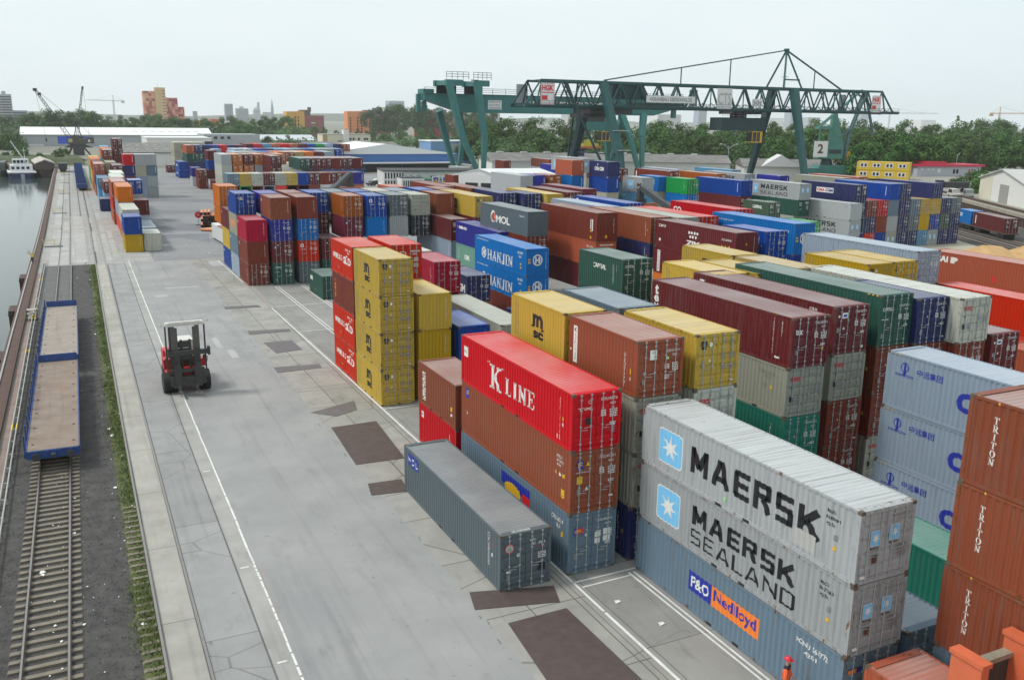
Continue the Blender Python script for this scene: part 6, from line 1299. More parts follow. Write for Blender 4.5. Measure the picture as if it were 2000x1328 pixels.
def lattice(mb, p, q, w0, w1, n=16, r=.09):
    p = Vector(p); q = Vector(q); d = (q-p).normalized(); a = d.cross(Vector((0,1,0))).normalized(); b_ = Vector((0,1,0))
    cs = []
    for i in range(n+1):
        c = p.lerp(q, i/n); w_ = w0+(w1-w0)*i/n; cs.append([c+a*w_*s+b_*w_*u for s, u in ((1,1),(1,-1),(-1,-1),(-1,1))])
    for i in range(n):
        for k in range(4): mb.tube(cs[i][k], cs[i+1][k], r, 4, 0, None, False); mb.tube(cs[i][k], cs[i+1][(k+1)%4], r*.7, 4, 0, None, False)
mb = MB(); lattice(mb, (-1.5,0,7.5), (-14.4,0,29.6), .9, .35, 18, .11); mb.box(-15.2,-13.6,-.5,.5,29,30.2); mb.box(-13.3,-12.2,-.5,.5,27.2,28.4); mb.build('jib', M_DARK, t)
mb = MB(); mb.bar((-1,-1.2,8.9),(0.6,-.4,15.5),.3,.3); mb.bar((2.5,-1.2,8.9),(.6,-.4,15.5),.3,.3); mb.bar((-1,1.2,8.9),(.6,.4,15.5),.3,.3); mb.box(-.2,1.6,-.8,.8,15.2,16.4); mb.build('a_frame', M_DARK, t)
mb = MB(); mb.tube((.6,0,16),(-14,0,29.6),.06,4); mb.tube((-14.2,0,29.2),(-12.0,0,9.0),.05,4); mb.tube((2,0,15),(7,0,9.5),.06,4); mb.box(-12.3,-11.7,-.3,.3,7.6,9.2); mb.build('rope', M_DARK, t)
t = empty('slewing_crane', (5.6, 500, 0), 0, 'second thin lattice jib rising behind the dockside slewing crane', 'dockside crane')
mb = MB(); lattice(mb, (.5,0,9), (4.6,0,32.0), .55, .25, 16, .10); mb.box(4.3,5.2,-.4,.4,31.4,32.6); mb.build('jib', M_DARK, t)
mb = MB(); mb.tube((0,0,13),(4.7,0,32),.06,4); mb.tube((5,0,31.5),(5.6,0,8),.05,4); mb.build('rope', M_DARK, t); MB().box(-2,3,-2,2,0,9).build('machinery_house', M_DARK, t)

# jib crane with the figure 2
t = empty('jib_crane', (240.5, 246.0, 2.5), R(-25.94), 'green level-luffing crane with white panel showing a figure two', 'jib crane')
mb = MB(); mb.prism([(-3.2,0),(9,0),(7.6,3.0),(-2,3.2)], 'y', -4, 4); mb.box(-6,-1.5,-4,4,.4,2.2); mb.build('portal', M_CRT, t)
mb = MB(); mb.tube((1.5,0,3.1),(1.5,0,5.4),2.2,14,0,1.6); mb.build('slew_ring', M_CRD, t)
mb = MB(); mb.box(-2.6,6.2,-2.6,2.6,5.4,10.2); mb.prism([(1.6,10.2),(6.4,10.2),(3.4,21),(2.2,21)], 'y', -1.4, 1.4); mb.box(-2.8,1.6,-2.2,2.2,15.5,16.4); mb.bar((-2.4,-2,10),(-2.4,-2,15.6),.4,.4); mb.bar((1.2,-2,10),(1.2,-2,15.6),.4,.4); bd_ = mb.build('machinery_house', plain('jib_green', (.06,.20,.165), .55, .1, .2, .6), t)
b2 = MB().box(-4.2,.6,-2.75,-2.65,6.0,11.4).build('number_panel', M_SIGN, bd_); mb = MB(); txt(mb, '2', -2.9, -.9, 7.2, 10.4, -2.77, 0, .03); mb.build('lettering', INK['rb2'], b2)
mb = MB(); mb.box(1.2,5.4,-2.68,-2.6,7.2,8.6); mb.build('window', M_GLASS, bd_); MB().box(7.2,9.2,-1.5,1.5,4.4,8.0).build('yellow_cab', M_CABY, bd_)
mb = MB()
for s in (-1,1):
    mb.bar((7,s*1.5,4.8),(8.6,s*1.0,14.5),.7,.9); mb.bar((8.6,s*1.0,14.5),(12.6,s*.4,27.4),.9,.7); mb.bar((4.6,s*1.2,12.2),(8.6,s*1.0,15.5),.5,.5)
mb.bar((8.6,-1,15.2),(8.6,1,15.2),.5,1.0); mb.build('boom', plain('boom_green_grey', (.06,.125,.125), .5, .1, .2, .6), t)
mb = MB(); mb.bar((9,0,28.5),(14,0,24.5),.5,.6); mb.bar((13.2,-.4,26.6),(16.8,0,14.2),.9,.6); mb.bar((13.2,.4,26.6),(16.8,0,14.2),.5,.5); mb.box(16.2,17.4,-.5,.5,13.6,14.6); mb.box(12.2,13.8,-.6,.6,26.4,28.6); mb.build('fly_jib', plain('boom_green_grey', (.06,.125,.125), .5), t)
mb = MB(); mb.bar((-2.6,-1.6,16.0),(11.6,-.5,28.8),.5,.5); mb.bar((-2.2,1.6,16.0),(11.6,.5,28.8),.5,.5); mb.build('tie_beam', plain('jib_green', (.06,.20,.165), .55), t)
mb = MB(); mb.tube((13,0,27),(17,0,14),.05,4); mb.tube((14.2,0,26),(16.9,0,8),.05,4); mb.build('rope', M_DARK, t)

# tower cranes on the horizon
def tower_crane(loc, h, jl, bl, rz, label, col):
    t = empty('tower_crane', loc, R(rz), label, 'tower crane', 'tower cranes on the skyline'); m = plain('tower_crane_'+col, {'o': (.55,.30,.15), 'w': (.5,.5,.48)}[col], .6)
    mb = MB(); lattice(mb, (0,0,0), (0,0,h), .9, .9, 14, .22); mb.build('mast', m, t); mb = MB(); lattice(mb, (0,0,h), (jl,0,h+.6), .7, .4, 16, .2); lattice(mb, (0,0,h), (-bl,0,h), .7, .7, 5, .2); mb.build('jib', m, t)
    mb = MB(); mb.bar((0,0,h),(0,0,h+9),.8,.8); mb.tube((0,0,h+9),(jl*.75,0,h+.8),.15,4); mb.tube((0,0,h+9),(-bl,0,h),.15,4); mb.box(-bl-1,-bl+4,-1,1,h-4,h); mb.build('tie', m, t)
tower_crane((1208, 900, 0), 38, 52, 14, -20, 'orange tower crane above the trees on the right', 'o')
tower_crane((1432, 1300, 0), 42, 90, 20, -30, 'pale faint tower crane beyond the end of the lattice gantry', 'w')
tower_crane((80, 1700, 0), 42, 46, 18, 150, 'faint tower crane behind the slewing crane jib', 'w')
# ------------------------------------------------------------------ buildings, trees, background
def wins(t, mb_fn, name='window'): pass
def block(name, label, cat, loc, rz=0, group=None): return empty(name, loc, R(rz), label, cat, group)
def window_row(parent, xs, y, z0, z1, w_, mat=None, name='window', d=.06):
    for x in xs: MB().box(x, x+w_, y-d, y-.004, z0, z1).build(name, mat or M_GLASS, parent)
M_WALLG = plain('hall_wall_grey', (.36,.38,.40), .6, 0, .06, .2); M_ROOFW = plain('hall_roof_white', (.74,.75,.74), .5, 0, .05, .1); M_WHITEW = plain('white_wall', (.66,.66,.63), .7, 0, .08, .3); M_CREAM = plain('cream_wall', (.60,.57,.45), .75, 0, .08, .2)
M_ROOFG = groundmat('grey_felt_roof', (.16,.155,.145), (.25,.24,.225), .25, .9, .5, 0, (3.2,40,.06)); M_BLUEW = plain('hall_wall_blue', (.05,.15,.40), .55, 0, .12, .3); M_SKYL = plain('skylight', (.62,.64,.63), .3)
# grey warehouse with a white roof
t = block('warehouse', 'long grey warehouse with white roof behind the quay crane', 'warehouse', (-23.5, 640, 0))
MB().box(0,112,0,40,-.5,7.2).build('wall', M_WALLG, t); mb = MB(); mb.prism([(-1,7.1),(20,11.4),(41,7.1),(41,6.9),(-1,6.9)], 'x', -.6, 112.6); rf = mb.build('roof', M_ROOFW, t)
for i in range(8): MB().box(64+5.4*i,67+5.4*i,9,11,9.05,9.35).build('roof_vent', M_WALLG, rf)
mb = MB(); mb.box(20,40,-.06,-.003,1.5,6.0); lg_ = mb.build('logo_panel', plain('logo_blue', (.02,.08,.55), .5), t); vs2 = [(29+4.4*math.cos(a)*1.2, -.09, 1.2+4.2*math.sin(a)) for a in [PI/2*i/12 for i in range(13)]]; mb = MB(); mb.prism([(29,1.5),(40,1.5),(40,5.6)]+[(29+11*math.sin(PI/2*i/10)*.98, 5.7-4.2*(1-math.cos(PI/2*(1-i/10)))) for i in range(10,-1,-1)][:10], 'y', -.12, -.07); mb.build('logo_white', M_SIGN, lg_)
MB().box(.5,12,-.05,-.003,.2,1.3).build('dock_band', M_SIGN, t); MB().box(70,112,-.2,-.003,-.4,1.2).build('dock', M_DARK, t)
# low hall with felt roof
t = block('shed_hall', 'low white hall with grey felt roof and skylights', 'hall', (20.5, 386, 0)); MB().box(0,32.4,0,60,0,5.7).build('wall', M_WHITEW, t)
mb = MB(); mb.prism([(-.8,5.6),(34,8.3),(61,5.7),(61,5.4),(-.8,5.4)], 'x', -.6, 33); rf = mb.build('roof', M_ROOFG, t)
for k in range(2):
    for i in range(9): MB().box(1.4+3.5*i+.8*k,2.6+3.5*i+.8*k,8+13*k,9.6+13*k,6.32+1.03*k,6.52+1.03*k).build('skylight', M_SKYL, rf)
for i in range(5): MB().box(.2+7.8*i,.7+7.8*i,-.25,-.003,0,5.5).build('pilaster', M_SIGN, t)
t = block('shed_hall', 'white flat building with dark windows between hall and warehouse', 'building', (42, 560, 0)); MB().box(0,35,0,40,0,7).build('wall', M_WHITEW, t); MB().box(-.3,35.3,-.3,40.3,7,7.3).build('roof', M_ROOFW, t); window_row(t, (24,31), 0, 2.6, 5.2, 4.5)
t = block('shed_hall', 'grey flat building left of the brick orange flats', 'building', (78, 600, 0)); MB().box(0,34,0,30,0,8.5).build('wall', M_WALLG, t); window_row(t, (2,6,10,14), 0, 5.6, 7.2, 2)
t = block('shed_hall', 'pale low sheds with light roofs before the trees', 'building', (112, 640, 0)); MB().box(0,30,0,30,0,4).build('wall', M_WHITEW, t); mb = MB(); mb.prism([(-1,4),(15,7.5),(31,4)], 'x', -.5, 46); mb.build('roof', plain('pale_blue_roof', (.50,.53,.56), .5), t); MB().box(30,46,.5,29,0,4).build('annex', M_WALLG, t)
# orange tower block
def facade(cols, seed, scale):
    m, nt, b = newmat('pixel_facade_%d' % seed); v = gpos(nt, scale); wn = nt.nodes.new('ShaderNodeTexVoronoi'); wn.feature = 'F1'; wn.distance = 'CHEBYCHEV'; wn.inputs['Randomness'].default_value = 0; wn.inputs['Scale'].default_value = 1; L(nt, v, wn.inputs['Vector'])
    sep = nt.nodes.new('ShaderNodeSeparateColor'); L(nt, wn.outputs['Color'], sep.inputs[0]); c = ramp(nt, sep.outputs[0], [(i/len(cols), c) for i, c in enumerate(cols)]); nt.nodes[-1]; 
    for n in nt.nodes:
        if n.type == 'VALTORGB': n.color_ramp.interpolation = 'CONSTANT'
    L(nt, c, b.inputs['Base Color']); b.inputs['Roughness'].default_value = .7; return m
M_PIX = facade([(.62,.25,.13),(.66,.34,.20),(.40,.10,.07),(.70,.42,.27),(.60,.22,.12),(.30,.12,.10)], 1, (.33,.33,.36)); M_PIX2 = facade([(.56,.17,.12),(.60,.28,.18),(.33,.07,.07),(.62,.33,.24),(.42,.10,.08)], 2, (.33,.33,.36)); M_TAN = plain('tan_panel', (.62,.44,.24), .7, 0, .05, .1)
t = block('tower_block', 'orange patchwork tower block with tan stair shaft', 'tower block', (84, 1120, 0)); MB().box(0,19,0,20,0,45.5).build('wing', M_PIX, t); MB().box(19,24.8,1,20,0,39).build('wing', M_PIX, t)
st = MB().box(12,23,-3,12,0,49.5).build('stair_shaft', M_TAN, t); MB().box(24.81,36,3,20,0,38.8).build('wing', M_PIX2, t); MB().box(36.01,43,6,20,0,29).build('wing', M_PIX2, t)
for i in range(14): MB().box(19.5,22.4,-3.06,-3.004,4+3.2*i,4.6+3.2*i).build('window', M_GLASS, st)
MB().tube((16,5,49.5),(16,5,55),.12,5).build('antenna', M_DARK, t)
# brick and coloured flats
def flats(name, x, y, w1, h1, w2, h2, ca, cb, label, zb=0):
    t = block('apartment_block', label, 'apartment block', (x, y, zb), 0, 'flats with coloured and brick wings'); a = MB().box(0,w1*.55,0,16,0,h1).build('coloured_wing', ca, t); b_ = MB().box(w1*.55+.01,w1,-1.5,16,0,h1+.4).build('coloured_wing', ca, t)
    c = MB().box(w1+.01,w1+w2,1.5,16,0,h2).build('brick_wing', cb, t); MB().box(w1*.85,w1+w2*.36,4,14,h1 if h1 < h2 else h2,h1+1.8).build('roof_house', plain('roof_house_grey', (.13,.11,.12), .8), t); MB().box(w1+w2*.3,w1+w2*.42,6,12,h1,h1+4.5 if 'yellow' in label else h1+1.0).build('chimney', plain('roof_house_grey', (.13,.11,.12), .8), t)
    for k in range(6):
        for xx in (w1*.10, w1*.44): MB().box(xx,xx+w1*.07,-.07,-.004,2+3.2*k,4+3.2*k).build('window', M_GLASS, a)
    for k in range(2): MB().box(w1+w2*.35,w1+w2*.55,1.43,1.496,h2*.4+5*k,h2*.4+.8+5*k).build('balcony', M_SIGN, c)
    for k in range(6): MB().box(w1*.6,w1*.68,-1.57,-1.504,2+3.2*k,4+3.2*k).build('window', M_GLASS, b_)
    return t
M_FY = plain('flats_yellow', (.62,.36,.09), .7, 0, .06, .1); M_FO = plain('flats_orange', (.65,.24,.07), .7, 0, .06, .1); M_FR = plain('flats_red', (.52,.06,.055), .7, 0, .06, .1); M_BR = groundmat('flats_brick', (.27,.10,.095), (.33,.13,.12), .3, .85, .2); M_BR2 = groundmat('flats_brick_rose', (.42,.19,.16), (.47,.22,.18), .3, .85, .2)
flats('f', 203, 940, 17.5, 24.9, 20.5, 21.3, M_FY, M_BR, 'yellow flats with brick wing and tall chimney'); flats('f', 318.8, 1130, 27, 27.4, 27.5, 22.9, M_FO, M_BR, 'orange flats with brick wing right of the yellow flats'); flats('f', 354, 970, 25.4, 28, 24, 22.4, M_FR, M_BR2, 'red flats with rose brick wing behind the teal gantry')
t = block('apartment_block', 'stepped orange and brick flats beyond the grey warehouse', 'apartment block', (124, 1000, 0), 0, 'flats with coloured and brick wings'); a = MB().box(0,9,0,14,0,15.2).build('coloured_wing', plain('flats_tan', (.62,.30,.14), .7), t); MB().box(9.01,14,1,14,0,12.8).build('coloured_wing', M_FO, t); MB().box(14.01,23,-2,14,0,16.4).build('coloured_wing', plain('flats_deep_orange', (.58,.16,.06), .7), t); MB().box(23.01,39,-4,14,0,12).build('brick_wing', M_BR, t)
for k in range(4):
    for xx in (1,4,7): MB().box(xx,xx+1.2,-.07,-.004,2+3.2*k,3.6+3.2*k).build('window', M_GLASS, a)
# cream office with white stair tower
t = block('office_block', 'cream office block with a plain white stair tower', 'office', (129.5, 510, 0)); w_ = MB().box(0,27.4,0,12,0,10.4).build('wall', M_CREAM, t); MB().box(-.04,2.6,-.05,-.002,0,10.2).build('brick_face', plain('tan_brick', (.42,.30,.15), .8, 0, .2, 1), t); MB().box(11.6,14.5,-1.4,3,0,13).build('stair_tower', M_SIGN, t); MB().box(-.2,27.6,-.2,12.2,10.4,10.7).build('roof', plain('grey_trim', (.35,.35,.33), .7), t)
for z in (3.2,7.4): window_row(w_, (15.2,17,20,23.6,25), 0, z, z+1.2, 1.1)
for z in (3.0,6.6): window_row(w_, (8.6,), 0, z, z+.5, 2.4)
# blue hall
t = block('blue_hall', 'wide blue hall with low white gable roof', 'hall', (85, 335, 0)); b_ = MB().box(0,51,0,40,0,6.6).build('wall', M_BLUEW, t); mb = MB(); mb.prism([(-2,6.5),(24,10.2),(53,6.5)], 'y', -.5, 41); mb.build('roof', M_ROOFW, t)
mb = MB(); mb.box(10,50.6,-4.4,-.01,3.1,3.5); mb.build('canopy', M_SIGN, t); MB().box(16,30,-.2,-.01,0,3.0).build('loading_door', M_DARK, t); MB().box(-7,-.01,3,30,2,7.4).build('side_block', M_SIGN, t); MB().box(30.5,50,-.2,-.01,0,2.9).build('loading_door', M_DARK, t)
MB().box(6,10.5,-.7,-.01,2.8,4).build('window', M_SIGN, t)
t = block('blue_hall', 'small pale blue block on the roofs beyond the blue hall', 'building', (141, 372, 0)); MB().box(0,20,0,14,0,10.2).build('wall', plain('pale_blue_wall', (.16,.30,.50), .6), t); MB().box(-.4,20.4,-.4,14.4,10.2,10.6).build('roof', M_ROOFW, t); MB().box(9,19,-.06,-.003,6,9.4).build('panel', M_WALLG, t)
# black and white office
t = block('office_block', 'low white office with rows of narrow dark windows', 'office', (81.2, 252, 0), -10); a = MB().box(0,6.0,0,14,0,4.9).build('wall', M_SIGN, t); MB().box(-.2,27,-.3,14.4,4.9,5.15).build('roof', plain('dark_felt', (.06,.06,.06), .9, 0, .3), t); b_ = MB().box(6.01,26.6,.4,14,0,4.88).build('annex', M_WHITEW, t)
for z in (.7,2.9): window_row(a, [.35+.82*i for i in range(7)], 0, z, z+1.6, .42)
window_row(b_, (13.6,), .4, 1.2, 3.6, 1.6)
t = block('office_block', 'low green-roofed cabin row before the white office', 'office', (83.6, 243.5, 0), -6); a = MB().box(0,6.5,0,6,0,3.4).build('wall', M_SIGN, t); b_ = MB().box(6.51,24,.5,6,0,2.9).build('annex', M_WALLG, t); window_row(a, [.5+.62*i for i in range(9)], 0, 1.0, 2.8, .34); MB().box(6.4,24.3,.2,6.3,2.9,3.2).build('roof', plain('green_roof', (.05,.17,.11), .6), t); window_row(b_, (8,10,12.5,16), .5, 1, 2.2, 1.2); MB().box(0,6.3,.0,6,3.4,3.6).build('roof', plain('dark_felt', (.06,.06,.06), .9), t)
mb = MB()
for x, y in ((1.2,2),(3,3),(4.6,2.2),(5.6,3.4)): mb.box(x,x+.8,y,y+.8,3.6,4.3)
mb.build('roof_unit', M_WALLG, t)
for k in range(3):
    t = empty('sign_panel', (91.4+2.95*k, 240.2, 0), R(-8), ['left of the three white sign boards with yellow emblem', 'middle of the three white sign boards with yellow emblem', 'right of the three white sign boards with yellow emblem'][k], 'sign board', 'white sign boards with yellow emblems'); b_ = MB().box(0,2.1,0,.1,.6,4.1).build('board', M_SIGN, t); p_ = MB().box(.35,1.75,-.02,-.004,.9,3.8).build('blue_field', plain('sign_blue', (.05,.06,.35), .5), b_); mb = MB(); mb.box(.55,1.55,-.035,-.022,2.3,2.9); mb.box(.8,1.3,-.035,-.022,1.9,3.3); mb.build('emblem', INK['y'], b_); MB().box(.4,1.7,-.035,-.022,.95,1.5).build('caption', INK['w'], b_)
    MB().tube((.3,.15,0),(.3,.15,4),.06,6).build('post', M_GALV, t); MB().tube((1.8,.15,0),(1.8,.15,4),.06,6).build('post', M_GALV, t)
# white workshop
t = block('workshop', 'white workshop with pale gable roof and three open bays', 'workshop', (98.0, 207.5, 0), -2); 
mb = MB(); mb.box(0,16.2,0,.3,0,5.8); mb.build('wall', M_CREAM, t)
q = 14.0
mb = MB(); mb.add([(0,0,0),(-9.0,8,0),(-9.0,8,6.2),(-4.6,4.2,7.5),(0,0,5.8)], [(0,1,2,3,4)]); mb.add([(16.2,0,0),(7,8,0),(7,8,6.2),(11.5,4.2,7.5),(16.2,0,5.8)], [(0,1,2,3,4)]); mb.build('gable', M_SIGN, t)
mb = MB(); A = [(-.3,-.5,5.7),(16.7,-.5,5.7),(11.8,4.2,7.65),(-4.9,4.2,7.65)]; B = [(-4.9,4.2,7.65),(11.8,4.2,7.65),(7,8.4,6.25),(-9.5,8.4,6.25)]
mb.add(A+[(p[0],p[1],p[2]-.18) for p in A], [(0,1,2,3),(7,6,5,4),(0,4,5,1),(1,5,6,2),(3,7,4,0)]); mb.add(B+[(p[0],p[1],p[2]-.18) for p in B], [(0,1,2,3),(7,6,5,4),(1,5,6,2),(2,6,7,3),(3,7,4,0)]); mb.build('roof', M_ROOFW, t)
for k, x in enumerate((.9,6.3,11.6)): o = MB().box(x,x+4.1,-.08,-.006,.2,3.9).build('bay_door', M_DARK, t); MB().box(x,x+4.1,-.11,-.085,3.3,3.55).build('rail', M_CREAM, o)
for f in (.15,.5): 
    p = Vector((-9.0*(1-f)+0*f-.05, 8*(1-f)-.06, 0)); d = Vector((9,-8,0)).normalized()*3.4; mb = MB(); mb.add([p+Vector((0,0,2.9)), p+d+Vector((0,0,2.9)), p+d+Vector((0,0,4.1)), p+Vector((0,0,4.1))], [(0,1,2,3)]); mb.build('window', M_GLASS, t)
# long grey roofs on the far side of the yard
for k, (x, y, ln, rz, h, lab) in enumerate(((137,300,34,-14,7.9,'grey felt hall roof left of the dark crane leg'), (168,304,62,-30,7.6,'longest grey felt hall roof behind the crane legs'), (226,270,46,-33,6.6,'grey felt hall roof with white gable on the right'))):
    t = block('shed_hall', lab, 'hall', (x, y, 0), rz, 'long grey halls beyond the containers'); MB().box(0,ln,0,28,0,h-2.4).build('wall', M_WHITEW, t); mb = MB(); mb.prism([(-1,h-2.5),(12,h),(29,h-2.4)], 'x', -.6, ln+.6); rf = mb.build('roof', M_ROOFG, t)
    for i in range(int(ln/9)): MB().box(4+9*i,6.4+9*i,11,13,h-.1,h+.35).build('skylight', M_SKYL, rf)
    if k == 2: mb = MB(); mb.prism([(6,h-2.4),(13,h+1.9),(20,h-2.4)], 'y', -1.5, 10); mb.build('dormer', plain('pale_gable', (.55,.55,.55), .7), t)
t = block('shed_hall', 'grey felt roof with small blue gable left of the cream office', 'hall', (96, 400, 0), 0); MB().box(0,42,0,30,0,6).build('wall', M_WHITEW, t); mb = MB(); mb.prism([(-1,6),(14,9),(31,6)], 'x', -.5, 42.5); mb.build('roof', M_ROOFG, t); mb = MB(); mb.prism([(3,6),(7,8.8),(11,6)], 'y', -1.4, 6); mb.build('gable', M_BLUEW, t)
# right side: terrace, retaining wall, shed, low red-roofed building, cabins, train
du = Vector((.575,.818,0)); dn = Vector((.818,-.575,0)); W0 = Vector((191,147,0))
def al(s, n, z=0): p = W0+du*s+dn*n; return (p.x, p.y, z)
MB().add([al(-160,0,2.5), al(30,0,2.5), al(210,0,2.5), (900,520,2.5), (1500,100,2.5), (400,-300,2.5)], [(0,5,4,3,2,1)]).build('terrace', groundmat('terrace_ground', (.24,.235,.20), (.33,.32,.28), .08, .9, .4))['kind'] = 'structure'
w_ = empty('retaining_wall', (0,0,0), 0, 'dark sheet pile retaining wall behind the goods train', 'retaining wall'); mb = MB()
for i in range(150):
    s = -150+i*1.2; mb.add([al(s,0,.0),al(s+.4,0,0),al(s+.55,-.22,0),al(s+1.05,-.22,0),al(s+1.2,0,0),al(s,0,1.9),al(s+.4,0,1.9),al(s+.55,-.22,1.9),al(s+1.05,-.22,1.9),al(s+1.2,0,1.9)], [(k,k+1,k+6,k+5) for k in range(4)])
mb.build('sheet', M_SHEET, w_); mb = MB(); mb.bar(al(-150,-.1,2.25), al(32,-.1,2.25), .5, .7); mb.build('coping', plain('wall_coping', (.30,.27,.22), .9, 0, .3, .5), w_); mb = MB(); mb.bar(al(-150,1.6,2.8), al(32,1.6,2.8), .3, .5); mb.build('kerb_beam', M_RUSTB, w_)
TR = Vector((155.2,116.3,0)); tdir = Vector((.479,.878,0)); tn = Vector((.878,-.479,0))
def tk(s, n, z=0): p = TR+tdir*s+tn*n; return (p.x, p.y, z)
MB().add([tk(-120,-9.5,.008), tk(120,-9.5,.008), tk(120,12,.008), tk(-120,12,.008)], [(0,3,2,1)]).build('ballast', G_BALL)['kind'] = 'structure'
for k, n in enumerate((-6.8, -3.4, 0)):
    t = empty('railway_track', (0,0,0), 0, ['siding track nearest the sandy yard', 'middle siding track beside the goods train', 'siding track carrying the goods train'][k], 'railway track', 'siding tracks on the right'); 
    for g in (-.75,.75): mb = MB(); mb.bar(tk(-100,n+g,.15), tk(100,n+g,.15), .09, .16); mb.build('rail', M_RAIL, t)
    mb = MB(); mb.add([tk(-100,n-1.2,.05), tk(100,n-1.2,.05), tk(100,n+1.2,.05), tk(-100,n+1.2,.05)], [(0,3,2,1)]); mb.build('sleeper_bed', plain('sleeper_bed', (.16,.145,.125), .95, 0, .4, 2), t)
RZT = -math.degrees(math.atan2(.479,.878))
for k, (s, ln, col, dec, lab, lab2) in enumerate(((2.0, L20, 'bb', ['tx2'], 'bright blue short container riding the goods train', 'container wagon under the bright blue short container'), (-11.4, L40, 'mr', ['vbar'], 'long maroon container riding the goods train at the edge', 'container wagon under the long maroon container'))):
    p = tk(s, -1.22); t = empty('rail_wagon', (tk(s,0)[0], tk(s,0)[1], .2), R(RZT), lab2, 'wagon', 'container wagons of the goods train'); mb = MB(); mb.box(-1.3,1.3,-.6,ln+.6,.85,1.05); mb.build('frame', M_RUSTB, t)
    for y in (1.5, ln-1.5):
        mb = MB(); mb.box(-1.05,1.05,y-1.1,y+1.1,.35,.84); b_ = mb.build('bogie', M_DARK, t)
        for q in (-.8,.8): mb = MB(); mb.tube((-.95,y+q,.42),(.95,y+q,.42),.42,12); mb.build('wheelset', M_DARK, b_)
    container(p[0], p[1], 1.26, ln, HS, col, 'd', .3, 1, dec, lab, R(RZT), 'containers riding the goods train')
t = block('storage_shed', 'white shed with low gable and grey roller door', 'shed', (203, 154, 2.5), math.degrees(math.atan2(-.818,-.575)))
mb = MB(); mb.prism([(0,0),(30,0),(30,4.9),(15,7.4),(0,4.9)], 'y', 0, 30); mb.build('wall', M_WHITEW, t); mb = MB(); mb.prism([(-.4,4.85),(15,7.45),(30.4,4.85),(30.4,5.05),(15,7.7),(-.4,5.05)], 'y', -.5, 30.5); mb.build('roof', plain('shed_roof_grey', (.45,.45,.43), .6, 0, .15, .3), t); MB().box(0,8.5,-.05,-.003,0,5.6).build('cream_panel', M_CREAM, t); MB().box(14,19.5,-.1,-.003,0,4.2).build('roller_door', plain('roller_grey', (.30,.29,.27), .6, 0, .15, 3), t)
t = block('site_office', 'long grey low building with bright red roof before the trees', 'building', (264.7, 225.8, 2.5), -13.1); w_ = MB().box(0,25.5,0,12,0,3.4).build('wall', plain('grey_clad', (.40,.42,.46), .6, 0, .06, .3), t); MB().box(-.6,26.4,-.8,12.6,3.4,4.1).build('roof', plain('roof_bright_red', (.50,.02,.06), .5, 0, .08, .3), t); MB().box(4,12,1,8,4.1,5.0).build('roof_step', plain('roof_bright_red', (.50,.02,.06), .5), t)
window_row(w_, (1.4,4,5.6), 0, 2.2, 2.7, .9, M_SKYL); window_row(w_, (14.2,15.5), 0, 1.0, 2.4, .9); MB().box(8,9.2,-.06,-.004,1.3,2.6).build('window', M_SKYL, w_); MB().box(20.4,21.2,-.06,-.004,.6,2.4).build('red_mark', INK['r'], w_); mb = MB(); mb.tube((16,1,4.1),(16,1,7.6),.08,5); mb.tube((16,1,7),(17,1,8.2),.06,5); mb.build('antenna', M_GALV, t)
t = block('site_office', 'stacked yellow site cabins with white window frames', 'site cabin', (233.2, 223, 2.5), -55)
for k in range(2):
    o = MB().box(0,16,0,6,.1+2.75*k,2.75+2.75*k).build('cabin', plain('cabin_yellow', (.60,.40,.03), .55, 0, .1, .5), t)
    for i in range(4): f_ = MB().box(1+3.9*i,3.4+3.9*i,-.06,-.004,1.0+2.75*k,2.3+2.75*k).build('window_frame', M_SIGN, o); MB().box(1.3+3.9*i,2.0+3.9*i,-.08,-.062,1.2+2.75*k,2.1+2.75*k).build('pane', M_GLASS, f_); MB().box(2.4+3.9*i,3.1+3.9*i,-.08,-.062,1.2+2.75*k,2.1+2.75*k).build('pane', M_GLASS, f_)
# cars
def car(col, van=False):
    m = plain('car_'+col, {'w': (.60,.60,.58), 's': (.33,.36,.38), 'k': (.03,.03,.035), 'y': (.70,.50,.01), 'b': (.06,.10,.22), 'd': (.02,.022,.025)}[col], .3, .2, .05); t = empty('parked_car', (0,0,0)); h = 1.9 if van else 1.42
    P = [(-2.1,.35),(-2.15,.75),(-1.3,.92),(-.75,h) if not van else (-1.5,h),(1.2,h) if not van else (2.0,h),(1.9,.95),(2.12,.85),(2.12,.35)]
    body = MB().prism(P, 'y', -.85, .85).build('body', m, t); mb = MB()
    for y in (-.856,.856): mb.add([(-1.12,y,.95),(1.6,y,.97),(1.1,y,h-.1),(-.72,y,h-.1)], [(0,1,2,3)])
    mb.add([(-1.24,-.7,.95),(-1.24,.7,.95),(-.80,.68,h-.06),(-.80,-.68,h-.06)], [(0,1,2,3)]); mb.build('window', M_GLASS, t)
    for x in (-1.3,1.3):
        for y in (-.78,.62): MB().tube((x,y,.32),(x,y+.18,.32),.32,12).build('wheel', M_BLACK, t)
    return t
cars = [('s',84,269,0,20,'pale silver car nearest the blue container end'), ('w',86.6,275,0,20,'white car parked beside the white office'), ('k',82.2,265.5,0,25,'dark car parked at the corner of the blue box'), ('s',85.2,262,0,15,'silver car left of the office wall'), ('b',88.5,268,0,10,'blue car behind the silver ones'), ('w',83.0,258,0,12,'white car in front of the grey wall'), ('d',95,250,0,80,'dark car between the cabins and sign boards'), ('k',98,249,0,80,'black car right beside the low cabins'), ('y',88.3,246.5,0,70,'bright yellow car before the office'), ('y',90.6,246,0,70,'second yellow vehicle touching the yellow car'),
        ('w',199.4,158.3,2.5,60,'white van on the terrace by the shed'), ('s',201.6,155.8,2.5,50,'silver car on the terrace next to the van'), ('k',196.5,162,2.5,60,'black car half behind the railway-side wall')]
